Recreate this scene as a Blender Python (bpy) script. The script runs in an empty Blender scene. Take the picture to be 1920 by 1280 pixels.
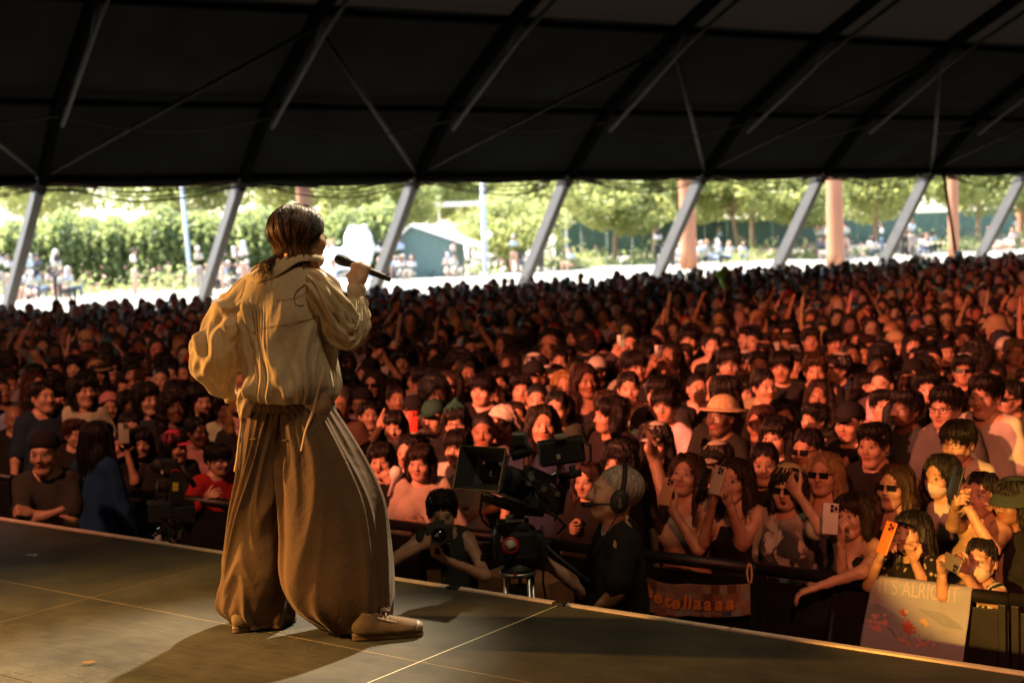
import bpy, bmesh, math, random
import numpy as np
from mathutils import Vector, Matrix

random.seed(7); rng = np.random.default_rng(11)
scene = bpy.context.scene
col = scene.collection
R = math.radians

# ------------------------------------------------------------------ camera
STAGE_Z = 1.35                      # stage deck above the pit floor
CAM = Vector((0.0, 0.0, 2.93))      # eye level of a photographer standing on the stage
LENS, SENSOR = 50.0, 36.0
cam_data = bpy.data.cameras.new('camera'); cam_data.lens = LENS; cam_data.sensor_width = SENSOR
cam_data.clip_start = 0.1; cam_data.clip_end = 3000
cam = bpy.data.objects.new('camera', cam_data); col.objects.link(cam)
cam.matrix_world = (Matrix.Translation(CAM) @ Matrix.Rotation(R(90 - 4.29), 4, 'X') @ Matrix.Rotation(R(-2.0), 4, 'Z'))
cam_data.dof.use_dof = True; cam_data.dof.focus_distance = 5.62; cam_data.dof.aperture_fstop = 2.8
scene.camera = cam

# ------------------------------------------------------------------ sky and sun
SUN_EL, SUN_AZ = 60.0, -68.0        # the sun stands high on the tent's open side
world = bpy.data.worlds.new('World'); scene.world = world; world.use_nodes = True
wn = world.node_tree.nodes; wl = world.node_tree.links
sky = wn.new('ShaderNodeTexSky'); sky.sky_type = 'NISHITA'; sky.sun_disc = False
sky.sun_elevation = R(SUN_EL); sky.sun_rotation = R(SUN_AZ)
sky.air_density = 1.2; sky.dust_density = 1.5
wl.new(sky.outputs[0], wn['Background'].inputs[0]); wn['Background'].inputs[1].default_value = 0.15
sun_dir = Vector((math.sin(R(SUN_AZ)) * math.cos(R(SUN_EL)), math.cos(R(SUN_AZ)) * math.cos(R(SUN_EL)), math.sin(R(SUN_EL))))
sd = bpy.data.lights.new('sun', 'SUN'); sd.energy = 5.0; sd.angle = R(0.53); sd.color = (1.0, 0.93, 0.82)
sun = bpy.data.objects.new('sun', sd); col.objects.link(sun)
sun.rotation_euler = (-sun_dir).to_track_quat('-Z', 'Y').to_euler()

# ------------------------------------------------------------------ stage lamps (the stage lighting the photograph shows at work)
def spot(name, loc, target, energy, color, cone, blend=0.4, size=0.12):
    d = bpy.data.lights.new(name, 'SPOT'); d.energy = energy; d.color = color
    d.spot_size = R(cone); d.spot_blend = blend; d.shadow_soft_size = size
    o = bpy.data.objects.new(name, d); col.objects.link(o); o.location = loc
    o.rotation_euler = (Vector(target) - Vector(loc)).to_track_quat('-Z', 'Y').to_euler()
    return o
LAMPS = [
    ('house_spot',   (4.4, 14.8, 13.0), (-0.95, 5.6, 2.1), 4500, (1.0, 0.80, 0.52), 7.8, 0.4, 0.22),
    ('deck_wash',    (1.6, 2.2, 10.2), (-1.0, 4.4, 1.35), 170, (1.0, 0.74, 0.42), 56, 1.0, 0.6),
    ('amber_side',   (-6.3, 6.7, 3.2), (-1.15, 5.5, 2.2), 580, (1.0, 0.46, 0.11), 20, 0.5, 0.10),
    ('amber_floor',  (-5.4, 3.2, 5.6), (-2.5, 5.2, 1.35), 900, (1.0, 0.52, 0.14), 34, 1.0, 0.2),
    ('amber_back',   (-5.6, 0.9, 3.55), (-0.95, 5.7, 2.35), 44, (1.0, 0.50, 0.19), 17, 0.6, 0.2),
    ('amber_front',  (-3.2, -1.6, 3.55), (2.55, 6.95, 1.5), 1500, (1.0, 0.46, 0.07), 9.0, 0.35, 0.05),
    ('red_wash',     (-5.6, 4.2, 5.0), (8.0, 17.5, 1.7), 2300, (1.0, 0.235, 0.11), 44, 0.8, 0.15),
    ('red_wash',     (0.6, -0.4, 5.4), (4.0, 9.6, 1.5), 360, (1.0, 0.235, 0.10), 44, 1.0, 0.12),
    ('red_wash',     (-5.4, 4.6, 7.6), (-4.6, 12.5, 1.6), 470, (1.0, 0.32, 0.16), 74, 1.0, 0.20),
]
LAMP_OBJS = [spot(*a) for a in LAMPS]

# ------------------------------------------------------------------ exposure and render settings
vs = scene.view_settings; vs.view_transform = 'Standard'; vs.look = 'None'; vs.gamma = 1.0; vs.exposure = 2.5
vs.use_curve_mapping = False
cy = scene.cycles
cy.max_bounces = 4; cy.diffuse_bounces = 2; cy.glossy_bounces = 2; cy.transmission_bounces = 3; cy.transparent_max_bounces = 6
cy.caustics_reflective = False; cy.caustics_refractive = False; cy.use_denoising = True
cy.sample_clamp_indirect = 4.0

# ------------------------------------------------------------------ places: a picture point at a real distance, height or row
FPX = LENS / SENSOR * 1920
CM = cam.matrix_world.to_3x3()
def ray(px, py):
    return CM @ Vector(((px - 960) / FPX, (640 - py) / FPX, -1.0))
def at(px, py, Y):
    d = ray(px, py); return CAM + d * (Y / d.y)
def at_z(px, py, z):
    d = ray(px, py); return CAM + d * ((z - CAM.z) / d.z)
EU = Vector((0.806, -0.592, 0)).normalized()          # along the stage edge
EN = Vector((0.592, 0.806, 0)).normalized()           # from the stage out to the crowd
def at_row(px, py, N):
    d = ray(px, py); return CAM + d * (N / d.dot(EN))
def un(u, n, z=0.0):
    p = EU * u + EN * n; p.z = z; return p
CMI = CM.inverted()
def proj(p):
    q = CMI @ (Vector(p) - CAM)
    return (960 + FPX * q.x / -q.z, 640 - FPX * q.y / -q.z, -q.z)

# ------------------------------------------------------------------ mesh helpers
def new_mesh(name, V, F, mats=(), smooth=True, feat=None, fmat=None):
    me = bpy.data.meshes.new(name)
    V = np.asarray(V, dtype=np.float32)
    if isinstance(F, np.ndarray):
        n, k = F.shape
        me.vertices.add(len(V)); me.vertices.foreach_set('co', V.ravel())
        me.loops.add(n * k); me.loops.foreach_set('vertex_index', F.astype(np.int32).ravel())
        me.polygons.add(n); me.polygons.foreach_set('loop_start', np.arange(0, n * k, k, dtype=np.int32))
        me.polygons.foreach_set('loop_total', np.full(n, k, dtype=np.int32))
    else:
        me.from_pydata([tuple(v) for v in V], [], F)
    me.update(calc_edges=True)
    if smooth: me.polygons.foreach_set('use_smooth', np.ones(len(me.polygons), dtype=bool))
    if feat is not None:
        a = me.color_attributes.new('feat', 'FLOAT_COLOR', 'POINT'); a.data.foreach_set('color', np.asarray(feat, dtype=np.float32).ravel())
    for m in mats: me.materials.append(m)
    if fmat is not None: me.polygons.foreach_set('material_index', np.asarray(fmat, dtype=np.int32))
    me.validate()
    return me
def obj(name, me, parent=None, color=None, mat=None):
    o = bpy.data.objects.new(name, me); col.objects.link(o)
    if parent is not None: o.parent = parent
    if color is not None: o.color = (*color[:3], 1.0)
    if mat is not None: me.materials.append(mat)
    return o
def empty(name, loc=(0, 0, 0), rz=0.0, s=1.0):
    o = bpy.data.objects.new(name, None); col.objects.link(o)
    o.location = loc; o.rotation_euler = (0, 0, rz); o.scale = (s, s, s); o.empty_display_size = 0.2
    return o
def tag(o, label, cat, group=None):
    o['label'] = label; o['category'] = cat
    if group: o['group'] = group
    return o
def struct(o): o['kind'] = 'structure'; return o

class MB:
    """Collects boxes, tubes, lathes and sheets into one mesh."""
    def __init__(s): s.V = []; s.F = []; s.n = 0
    def add(s, V, F):
        s.V.append(np.asarray(V, dtype=float)); s.F += [tuple(i + s.n for i in f) for f in F]; s.n += len(V); return s
    def box(s, c, size, M=None, bev=0.0):
        x, y, z = (v / 2 for v in size)
        if bev <= 0:
            V = np.array([(a, b, d) for a in (-x, x) for b in (-y, y) for d in (-z, z)])
            F = [(0, 1, 3, 2), (4, 6, 7, 5), (0, 4, 5, 1), (2, 3, 7, 6), (0, 2, 6, 4), (1, 5, 7, 3)]
        else:
            bm = bmesh.new(); bmesh.ops.create_cube(bm, size=1.0)
            for v in bm.verts: v.co = Vector((v.co.x * 2 * x, v.co.y * 2 * y, v.co.z * 2 * z))
            bmesh.ops.bevel(bm, geom=bm.edges[:], offset=bev, segments=2, affect='EDGES', profile=0.6)
            bm.verts.index_update(); V = np.array([v.co for v in bm.verts]); F = [tuple(v.index for v in f.verts) for f in bm.faces]; bm.free()
        if M is not None: V = V @ np.array(M.to_3x3()).T
        return s.add(V + np.array(c), F)
    def tube(s, pts, r, sides=8, cap=True, flat=1.0):
        pts = [Vector(p) for p in pts]; n = len(pts)
        rr = r if hasattr(r, '__len__') else [r] * n
        V = []; up = None
        for i, p in enumerate(pts):
            t = (pts[min(i + 1, n - 1)] - pts[max(i - 1, 0)]).normalized()
            if up is None:
                up = Vector((0, 0, 1)) if abs(t.z) < 0.9 else Vector((1, 0, 0))
            a = t.cross(up).normalized(); b = a.cross(t).normalized(); up = b
            for k in range(sides):
                q = 2 * math.pi * k / sides
                V.append(p + a * (rr[i] * math.cos(q)) + b * (rr[i] * flat * math.sin(q)))
        F = [(i * sides + k, i * sides + (k + 1) % sides, (i + 1) * sides + (k + 1) % sides, (i + 1) * sides + k) for i in range(n - 1) for k in range(sides)]
        if cap: F += [tuple(range(sides))[::-1], tuple(range((n - 1) * sides, n * sides))]
        return s.add(V, F)
    def lathe(s, prof, M=Matrix.Identity(4), sides=24, cap=True):
        V = []; n = len(prof)
        for (r, z) in prof:
            for k in range(sides):
                q = 2 * math.pi * k / sides; V.append(M @ Vector((r * math.cos(q), r * math.sin(q), z)))
        F = [(i * sides + k, i * sides + (k + 1) % sides, (i + 1) * sides + (k + 1) % sides, (i + 1) * sides + k) for i in range(n - 1) for k in range(sides)]
        if cap: F += [tuple(range(sides))[::-1], tuple(range((n - 1) * sides, n * sides))]
        return s.add(V, F)
    def build(s, name, mat, parent=None, smooth=False, color=None):
        me = new_mesh(name, np.concatenate(s.V), s.F, [mat], smooth)
        return obj(name, me, parent, color)
def grid_faces(nu, nv, wrap=False):
    F = []
    for i in range(nv - 1):
        for k in range(nu if wrap else nu - 1):
            F.append((i * nu + k, i * nu + (k + 1) % nu, (i + 1) * nu + (k + 1) % nu, (i + 1) * nu + k))
    return F
def auto_smooth(o, ang=40):
    me = o.data
    me.polygons.foreach_set('use_smooth', np.ones(len(me.polygons), dtype=bool))
    try: me.set_sharp_from_angle(angle=R(ang))
    except Exception: pass
    return o

# ------------------------------------------------------------------ smooth implicit surfaces (bodies, cloth, hair) meshed with surface nets
class SDF:
    def __init__(s, lo, hi, h):
        s.lo = np.array(lo, float); s.h = h
        s.n = np.ceil((np.array(hi, float) - s.lo) / h).astype(int) + 1
        s.F = np.full(s.n, 9.0, dtype=np.float32)
    def _block(s, lo, hi):
        a = np.clip(np.floor((np.array(lo) - s.lo) / s.h).astype(int), 0, s.n); b = np.clip(np.ceil((np.array(hi) - s.lo) / s.h).astype(int) + 1, 0, s.n)
        if (b <= a).any(): return None
        sl = tuple(slice(i, j) for i, j in zip(a, b))
        g = [ (s.lo[i] + s.h * np.arange(a[i], b[i])).astype(np.float32) for i in range(3)]
        return sl, g[0][:, None, None], g[1][None, :, None], g[2][None, None, :]
    def _op(s, sl, d, op, k):
        f = s.F[sl]
        if op == 'u':
            h = np.clip(k - np.abs(f - d), 0, None) / k if k > 0 else 0
            s.F[sl] = np.minimum(f, d) - h * h * k * 0.25
        elif op == 's':
            d = -d; h = np.clip(k - np.abs(f - d), 0, None) / k if k > 0 else 0
            s.F[sl] = np.maximum(f, d) + h * h * k * 0.25
    def cap(s, a, b, ra, rb=None, k=0.02, op='u', sy=1.0):
        rb = ra if rb is None else rb
        a = np.array(a, float); b = np.array(b, float); m = max(ra, rb) * max(1, 1 / sy if sy < 1 else 1) + k + 2 * s.h
        B = s._block(np.minimum(a, b) - m, np.maximum(a, b) + m)
        if B is None: return s
        sl, x, y, z = B
        ab = b - a; L = max((ab * ab).sum(), 1e-9)
        t = np.clip(((x - a[0]) * ab[0] + (y - a[1]) * ab[1] + (z - a[2]) * ab[2]) / L, 0, 1)
        d = np.sqrt((x - a[0] - t * ab[0]) ** 2 + ((y - a[1] - t * ab[1]) * sy) ** 2 + (z - a[2] - t * ab[2]) ** 2) - (ra + (rb - ra) * t)
        s._op(sl, d, op, k); return s
    def ell(s, c, r, k=0.02, op='u', M=None):
        c = np.array(c, float); r = np.array(r, float); m = r.max() + k + 2 * s.h if M is not None else r + k + 2 * s.h
        B = s._block(c - m, c + m)
        if B is None: return s
        sl, x, y, z = B
        x = x - c[0]; y = y - c[1]; z = z - c[2]
        if M is not None:
            M = np.array(M.to_3x3()).T
            x, y, z = (M[0, 0] * x + M[0, 1] * y + M[0, 2] * z, M[1, 0] * x + M[1, 1] * y + M[1, 2] * z, M[2, 0] * x + M[2, 1] * y + M[2, 2] * z)
        k0 = np.sqrt((x / r[0]) ** 2 + (y / r[1]) ** 2 + (z / r[2]) ** 2); k1 = np.sqrt((x / r[0] ** 2) ** 2 + (y / r[1] ** 2) ** 2 + (z / r[2] ** 2) ** 2) + 1e-6
        s._op(sl, k0 * (k0 - 1) / k1, op, k); return s
    def half(s, p, nrm, k=0.01):
        """cut away everything on the side the normal points to"""
        B = s._block(s.lo, s.lo + s.h * (s.n - 1)); sl, x, y, z = B
        n = np.array(nrm, float); n /= np.linalg.norm(n)
        d = -((x - p[0]) * n[0] + (y - p[1]) * n[1] + (z - p[2]) * n[2])
        s._op(sl, d, 's', k); return s
    def mesh(s):
        F = s.F; F[0] = F[-1] = 1; F[:, 0] = F[:, -1] = 1; F[:, :, 0] = F[:, :, -1] = 1
        ins = F < 0
        c = np.zeros(tuple(n - 1 for n in F.shape), dtype=np.int8)
        sl = lambda i, j, k: (slice(i, F.shape[0] - 1 + i), slice(j, F.shape[1] - 1 + j), slice(k, F.shape[2] - 1 + k))
        for i in (0, 1):
            for j in (0, 1):
                for k in (0, 1): c += ins[sl(i, j, k)]
        mask = (c > 0) & (c < 8)
        ci = np.argwhere(mask); N = len(ci)
        idx = np.full(c.shape, -1, dtype=np.int64); idx[mask] = np.arange(N)
        P = np.zeros((N, 3)); W = np.zeros(N)
        corners = [(i, j, k) for i in (0, 1) for j in (0, 1) for k in (0, 1)]
        val = {q: F[ci[:, 0] + q[0], ci[:, 1] + q[1], ci[:, 2] + q[2]] for q in corners}
        for q in corners:
            for ax in range(3):
                if q[ax] == 0:
                    p = list(q); p[ax] = 1; p = tuple(p)
                    a, b = val[q], val[p]; m = (a < 0) != (b < 0)
                    t = a[m] / (a[m] - b[m]); pt = np.tile(np.array(q, float), (m.sum(), 1)); pt[:, ax] = t
                    P[m] += pt; W[m] += 1
        V = s.lo + s.h * (ci + P / np.maximum(W, 1)[:, None])
        Q = []
        for ax in range(3):
            b, cx = [a for a in range(3) if a != ax]
            s0 = [slice(1, -1)] * 3; s0[ax] = slice(0, -1); s1 = list(s0); s1[ax] = slice(1, None)
            A, Bv = ins[tuple(s0)], ins[tuple(s1)]
            e = np.argwhere(A != Bv); off = np.array([1, 1, 1]); off[ax] = 0; e = e + off
            flip = ins[e[:, 0], e[:, 1], e[:, 2]]
            def cell(db, dc):
                q = e.copy(); q[:, b] += db; q[:, cx] += dc; return idx[q[:, 0], q[:, 1], q[:, 2]]
            f = np.stack([cell(-1, -1), cell(0, -1), cell(0, 0), cell(-1, 0)], axis=1)
            if ax == 1: flip = ~flip
            f[~flip] = f[~flip][:, ::-1]
            Q.append(f)
        Q = np.concatenate(Q); Q = Q[(Q >= 0).all(axis=1)]
        return V, Q
def relax(V, Q, it=1, w=0.5):
    for _ in range(it):
        A = np.zeros_like(V); C = np.zeros(len(V))
        for i in range(4):
            np.add.at(A, Q[:, i], V[Q[:, (i + 1) % 4]] + V[Q[:, i - 1]]); np.add.at(C, Q[:, i], 2)
        V = V + w * (A / np.maximum(C, 1)[:, None] - V)
    return V
def normals(V, Q):
    n = np.cross(V[Q[:, 2]] - V[Q[:, 0]], V[Q[:, 3]] - V[Q[:, 1]]); N = np.zeros_like(V)
    for i in range(4): np.add.at(N, Q[:, i], n)
    return N / (np.linalg.norm(N, axis=1)[:, None] + 1e-12)
def xf(V, M):
    M = np.array(M); return V @ M[:3, :3].T + M[:3, 3]
def vnoise(P, seed=0):
    """cheap smooth noise from summed sines, about -1..1"""
    r = np.random.default_rng(seed); out = np.zeros(len(P))
    for _ in range(6):
        k = r.normal(size=3); k *= (0.6 + r.random()) / np.linalg.norm(k); out += np.sin(P @ k * 6.28 + r.random() * 6.28)
    return out / 3.2
# ------------------------------------------------------------------ materials
def nmat(name):
    m = bpy.data.materials.new(name); m.use_nodes = True
    nt = m.node_tree; return m, nt, nt.nodes['Principled BSDF'], nt.nodes, nt.links
def pmat(name, color, rough=0.6, metal=0.0, noise=0.0, nscale=8.0, bump=0.0, bscale=60.0, spec=0.5, stretch=(1, 1, 1), coat=0.0, emit=None, estr=0.0):
    m, nt, b, N, L = nmat(name)
    b.inputs['Base Color'].default_value = (*color, 1); b.inputs['Roughness'].default_value = rough
    b.inputs['Metallic'].default_value = metal; b.inputs['Specular IOR Level'].default_value = spec
    if coat: b.inputs['Coat Weight'].default_value = coat; b.inputs['Coat Roughness'].default_value = 0.1
    if emit: b.inputs['Emission Color'].default_value = (*emit, 1); b.inputs['Emission Strength'].default_value = estr
    if noise or bump:
        tc = N.new('ShaderNodeTexCoord'); mp = N.new('ShaderNodeMapping'); mp.inputs['Scale'].default_value = stretch
        L.new(tc.outputs['Object'], mp.inputs[0])
    if noise:
        t = N.new('ShaderNodeTexNoise'); t.inputs['Scale'].default_value = nscale; t.inputs['Detail'].default_value = 5; L.new(mp.outputs[0], t.inputs[0])
        r = N.new('ShaderNodeMapRange'); r.inputs[1].default_value = 0.3; r.inputs[2].default_value = 0.7
        r.inputs[3].default_value = 1 - noise; r.inputs[4].default_value = 1 + noise; L.new(t.outputs[0], r.inputs[0])
        x = N.new('ShaderNodeVectorMath'); x.operation = 'SCALE'; x.inputs[0].default_value = color; L.new(r.outputs[0], x.inputs['Scale'])
        L.new(x.outputs[0], b.inputs['Base Color'])
    if bump:
        t = N.new('ShaderNodeTexNoise'); t.inputs['Scale'].default_value = bscale; t.inputs['Detail'].default_value = 4; L.new(mp.outputs[0], t.inputs[0])
        u = N.new('ShaderNodeBump'); u.inputs['Strength'].default_value = bump; u.inputs['Distance'].default_value = 0.01
        L.new(t.outputs[0], u.inputs['Height']); L.new(u.outputs[0], b.inputs['Normal'])
    return m
def objcol_mat(name, rough, noise, nscale, stretch=(1, 1, 1), bump=0.0, bscale=80, feat=False, sheen=0.0, spec=0.5, sss=0.0):
    """colour comes from the object's own colour (and, on bodies, the painted lips, eyes and brows)"""
    m, nt, b, N, L = nmat(name)
    b.inputs['Roughness'].default_value = rough; b.inputs['Specular IOR Level'].default_value = spec
    if sheen: b.inputs['Sheen Weight'].default_value = sheen
    oi = N.new('ShaderNodeObjectInfo'); tc = N.new('ShaderNodeTexCoord'); mp = N.new('ShaderNodeMapping'); mp.inputs['Scale'].default_value = stretch
    L.new(tc.outputs['Object'], mp.inputs[0])
    off = N.new('ShaderNodeVectorMath'); off.operation = 'ADD'; L.new(mp.outputs[0], off.inputs[0])
    cmb = N.new('ShaderNodeCombineXYZ'); mul = N.new('ShaderNodeMath'); mul.operation = 'MULTIPLY'; mul.inputs[1].default_value = 37.0
    L.new(oi.outputs['Random'], mul.inputs[0]); L.new(mul.outputs[0], cmb.inputs[0]); L.new(cmb.outputs[0], off.inputs[1])
    t = N.new('ShaderNodeTexNoise'); t.inputs['Scale'].default_value = nscale; t.inputs['Detail'].default_value = 4; L.new(off.outputs[0], t.inputs[0])
    r = N.new('ShaderNodeMapRange'); r.inputs[1].default_value = 0.3; r.inputs[2].default_value = 0.7; r.inputs[3].default_value = 1 - noise; r.inputs[4].default_value = 1 + noise
    L.new(t.outputs[0], r.inputs[0])
    x = N.new('ShaderNodeVectorMath'); x.operation = 'SCALE'; L.new(oi.outputs['Color'], x.inputs[0]); L.new(r.outputs[0], x.inputs['Scale'])
    out = x.outputs[0]
    if feat:
        a = N.new('ShaderNodeVertexColor'); a.layer_name = 'feat'
        mx = N.new('ShaderNodeMix'); mx.data_type = 'RGBA'; L.new(a.outputs['Alpha'], mx.inputs[0]); L.new(out, mx.inputs[6]); L.new(a.outputs['Color'], mx.inputs[7]); out = mx.outputs[2]
    L.new(out, b.inputs['Base Color'])
    if sss: b.inputs['Subsurface Weight'].default_value = sss; b.inputs['Subsurface Radius'].default_value = (0.012, 0.005, 0.003); b.inputs['Subsurface Scale'].default_value = 1.0
    if bump:
        t2 = N.new('ShaderNodeTexNoise'); t2.inputs['Scale'].default_value = bscale; t2.inputs['Detail'].default_value = 3; L.new(off.outputs[0], t2.inputs[0])
        u = N.new('ShaderNodeBump'); u.inputs['Strength'].default_value = bump; u.inputs['Distance'].default_value = 0.01
        L.new(t2.outputs[0], u.inputs['Height']); L.new(u.outputs[0], b.inputs['Normal'])
    return m
M_SKIN = objcol_mat('skin', 0.44, 0.16, 22, feat=True, spec=0.45, bump=0.25, bscale=90)
M_CLOTH = objcol_mat('cloth', 0.92, 0.14, 6, bump=0.35, bscale=22, spec=0.2)
M_KNIT = objcol_mat('knit', 0.95, 0.22, 45, bump=0.5, bscale=60, spec=0.1)
M_HAIR = objcol_mat('hair', 0.42, 0.55, 9, stretch=(9, 9, 1.2), bump=0.8, bscale=14, spec=0.35)
M_PLAST = objcol_mat('coloured_plastic', 0.35, 0.04, 10)
M_BLACKGLOSS = pmat('black_gloss', (0.012, 0.012, 0.014), 0.08)
M_BLACK = pmat('black_matt', (0.016, 0.016, 0.017), 0.6, noise=0.3, nscale=30)
M_RUBBER = pmat('black_rubber', (0.012, 0.012, 0.012), 0.75)
M_STEEL = pmat('steel', (0.55, 0.55, 0.56), 0.3, 1.0, noise=0.1)
M_ALU = pmat('aluminium_tube', (0.50, 0.50, 0.50), 0.38, 0.85, noise=0.12, nscale=12)
M_GLASS = pmat('lens_glass', (0.01, 0.01, 0.02), 0.03, spec=0.8, coat=1.0)
M_WHITEP = pmat('white_plastic', (0.75, 0.74, 0.72), 0.45)
M_REDP = pmat('red_plastic', (0.55, 0.02, 0.015), 0.35)
M_DENIM = pmat('dark_denim', (0.02, 0.024, 0.035), 0.9, noise=0.3, nscale=40)

def print_mat(name, base, ink, scale, lo, hi, zr=None, ink2=None, kind='noise', stretch=(1, 1, 1)):
    """printed cloth: base colour with ink where a noise or cell pattern crosses a threshold"""
    m, nt, b, N, L = nmat(name); b.inputs['Roughness'].default_value = 0.9; b.inputs['Specular IOR Level'].default_value = 0.15
    tc = N.new('ShaderNodeTexCoord'); mp = N.new('ShaderNodeMapping'); mp.inputs['Scale'].default_value = stretch; L.new(tc.outputs['Object'], mp.inputs[0])
    if kind == 'noise': t = N.new('ShaderNodeTexNoise'); t.inputs['Scale'].default_value = scale; t.inputs['Detail'].default_value = 6; t.inputs['Distortion'].default_value = 0.8; o = t.outputs[0]
    elif kind == 'cell': t = N.new('ShaderNodeTexVoronoi'); t.inputs['Scale'].default_value = scale; o = t.outputs['Distance']
    else: t = N.new('ShaderNodeTexWave'); t.inputs['Scale'].default_value = scale; t.inputs['Distortion'].default_value = 1.5; o = t.outputs[1]
    L.new(mp.outputs[0], t.inputs[0])
    r = N.new('ShaderNodeMapRange'); r.inputs[1].default_value = lo; r.inputs[2].default_value = hi; L.new(o, r.inputs[0]); f = r.outputs[0]
    if zr:
        g = N.new('ShaderNodeTexGradient'); g.gradient_type = 'SPHERICAL'; m2 = N.new('ShaderNodeMapping'); m2.vector_type = 'TEXTURE'; m2.inputs['Location'].default_value = zr[0]; m2.inputs['Scale'].default_value = zr[1]; L.new(tc.outputs['Object'], m2.inputs[0]); L.new(m2.outputs[0], g.inputs[0])
        r2 = N.new('ShaderNodeMapRange'); r2.inputs[1].default_value = 0.05; r2.inputs[2].default_value = 0.35; L.new(g.outputs[1], r2.inputs[0]); mm = N.new('ShaderNodeMath'); mm.operation = 'MULTIPLY'; L.new(f, mm.inputs[0]); L.new(r2.outputs[0], mm.inputs[1]); f = mm.outputs[0]
    mx = N.new('ShaderNodeMix'); mx.data_type = 'RGBA'; L.new(f, mx.inputs[0]); mx.inputs[6].default_value = (*base, 1); mx.inputs[7].default_value = (*ink, 1); L.new(mx.outputs[2], b.inputs['Base Color'])
    return m
M_SPLASH = print_mat('splash_print_tee', (0.46, 0.44, 0.41), (0.05, 0.055, 0.06), 9, 0.43, 0.48, ((0.0, -0.1, 1.16), (0.26, 0.4, 0.30)))
M_FLORAL = print_mat('floral_print', (0.30, 0.24, 0.15), (0.012, 0.011, 0.010), 26, 0.22, 0.3, kind='cell')
M_STRIPE = print_mat('striped_scarf_print', (0.45, 0.42, 0.34), (0.012, 0.03, 0.02), 9, 0.4, 0.5, kind='wave', stretch=(1, 0.3, 0.3))
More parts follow.
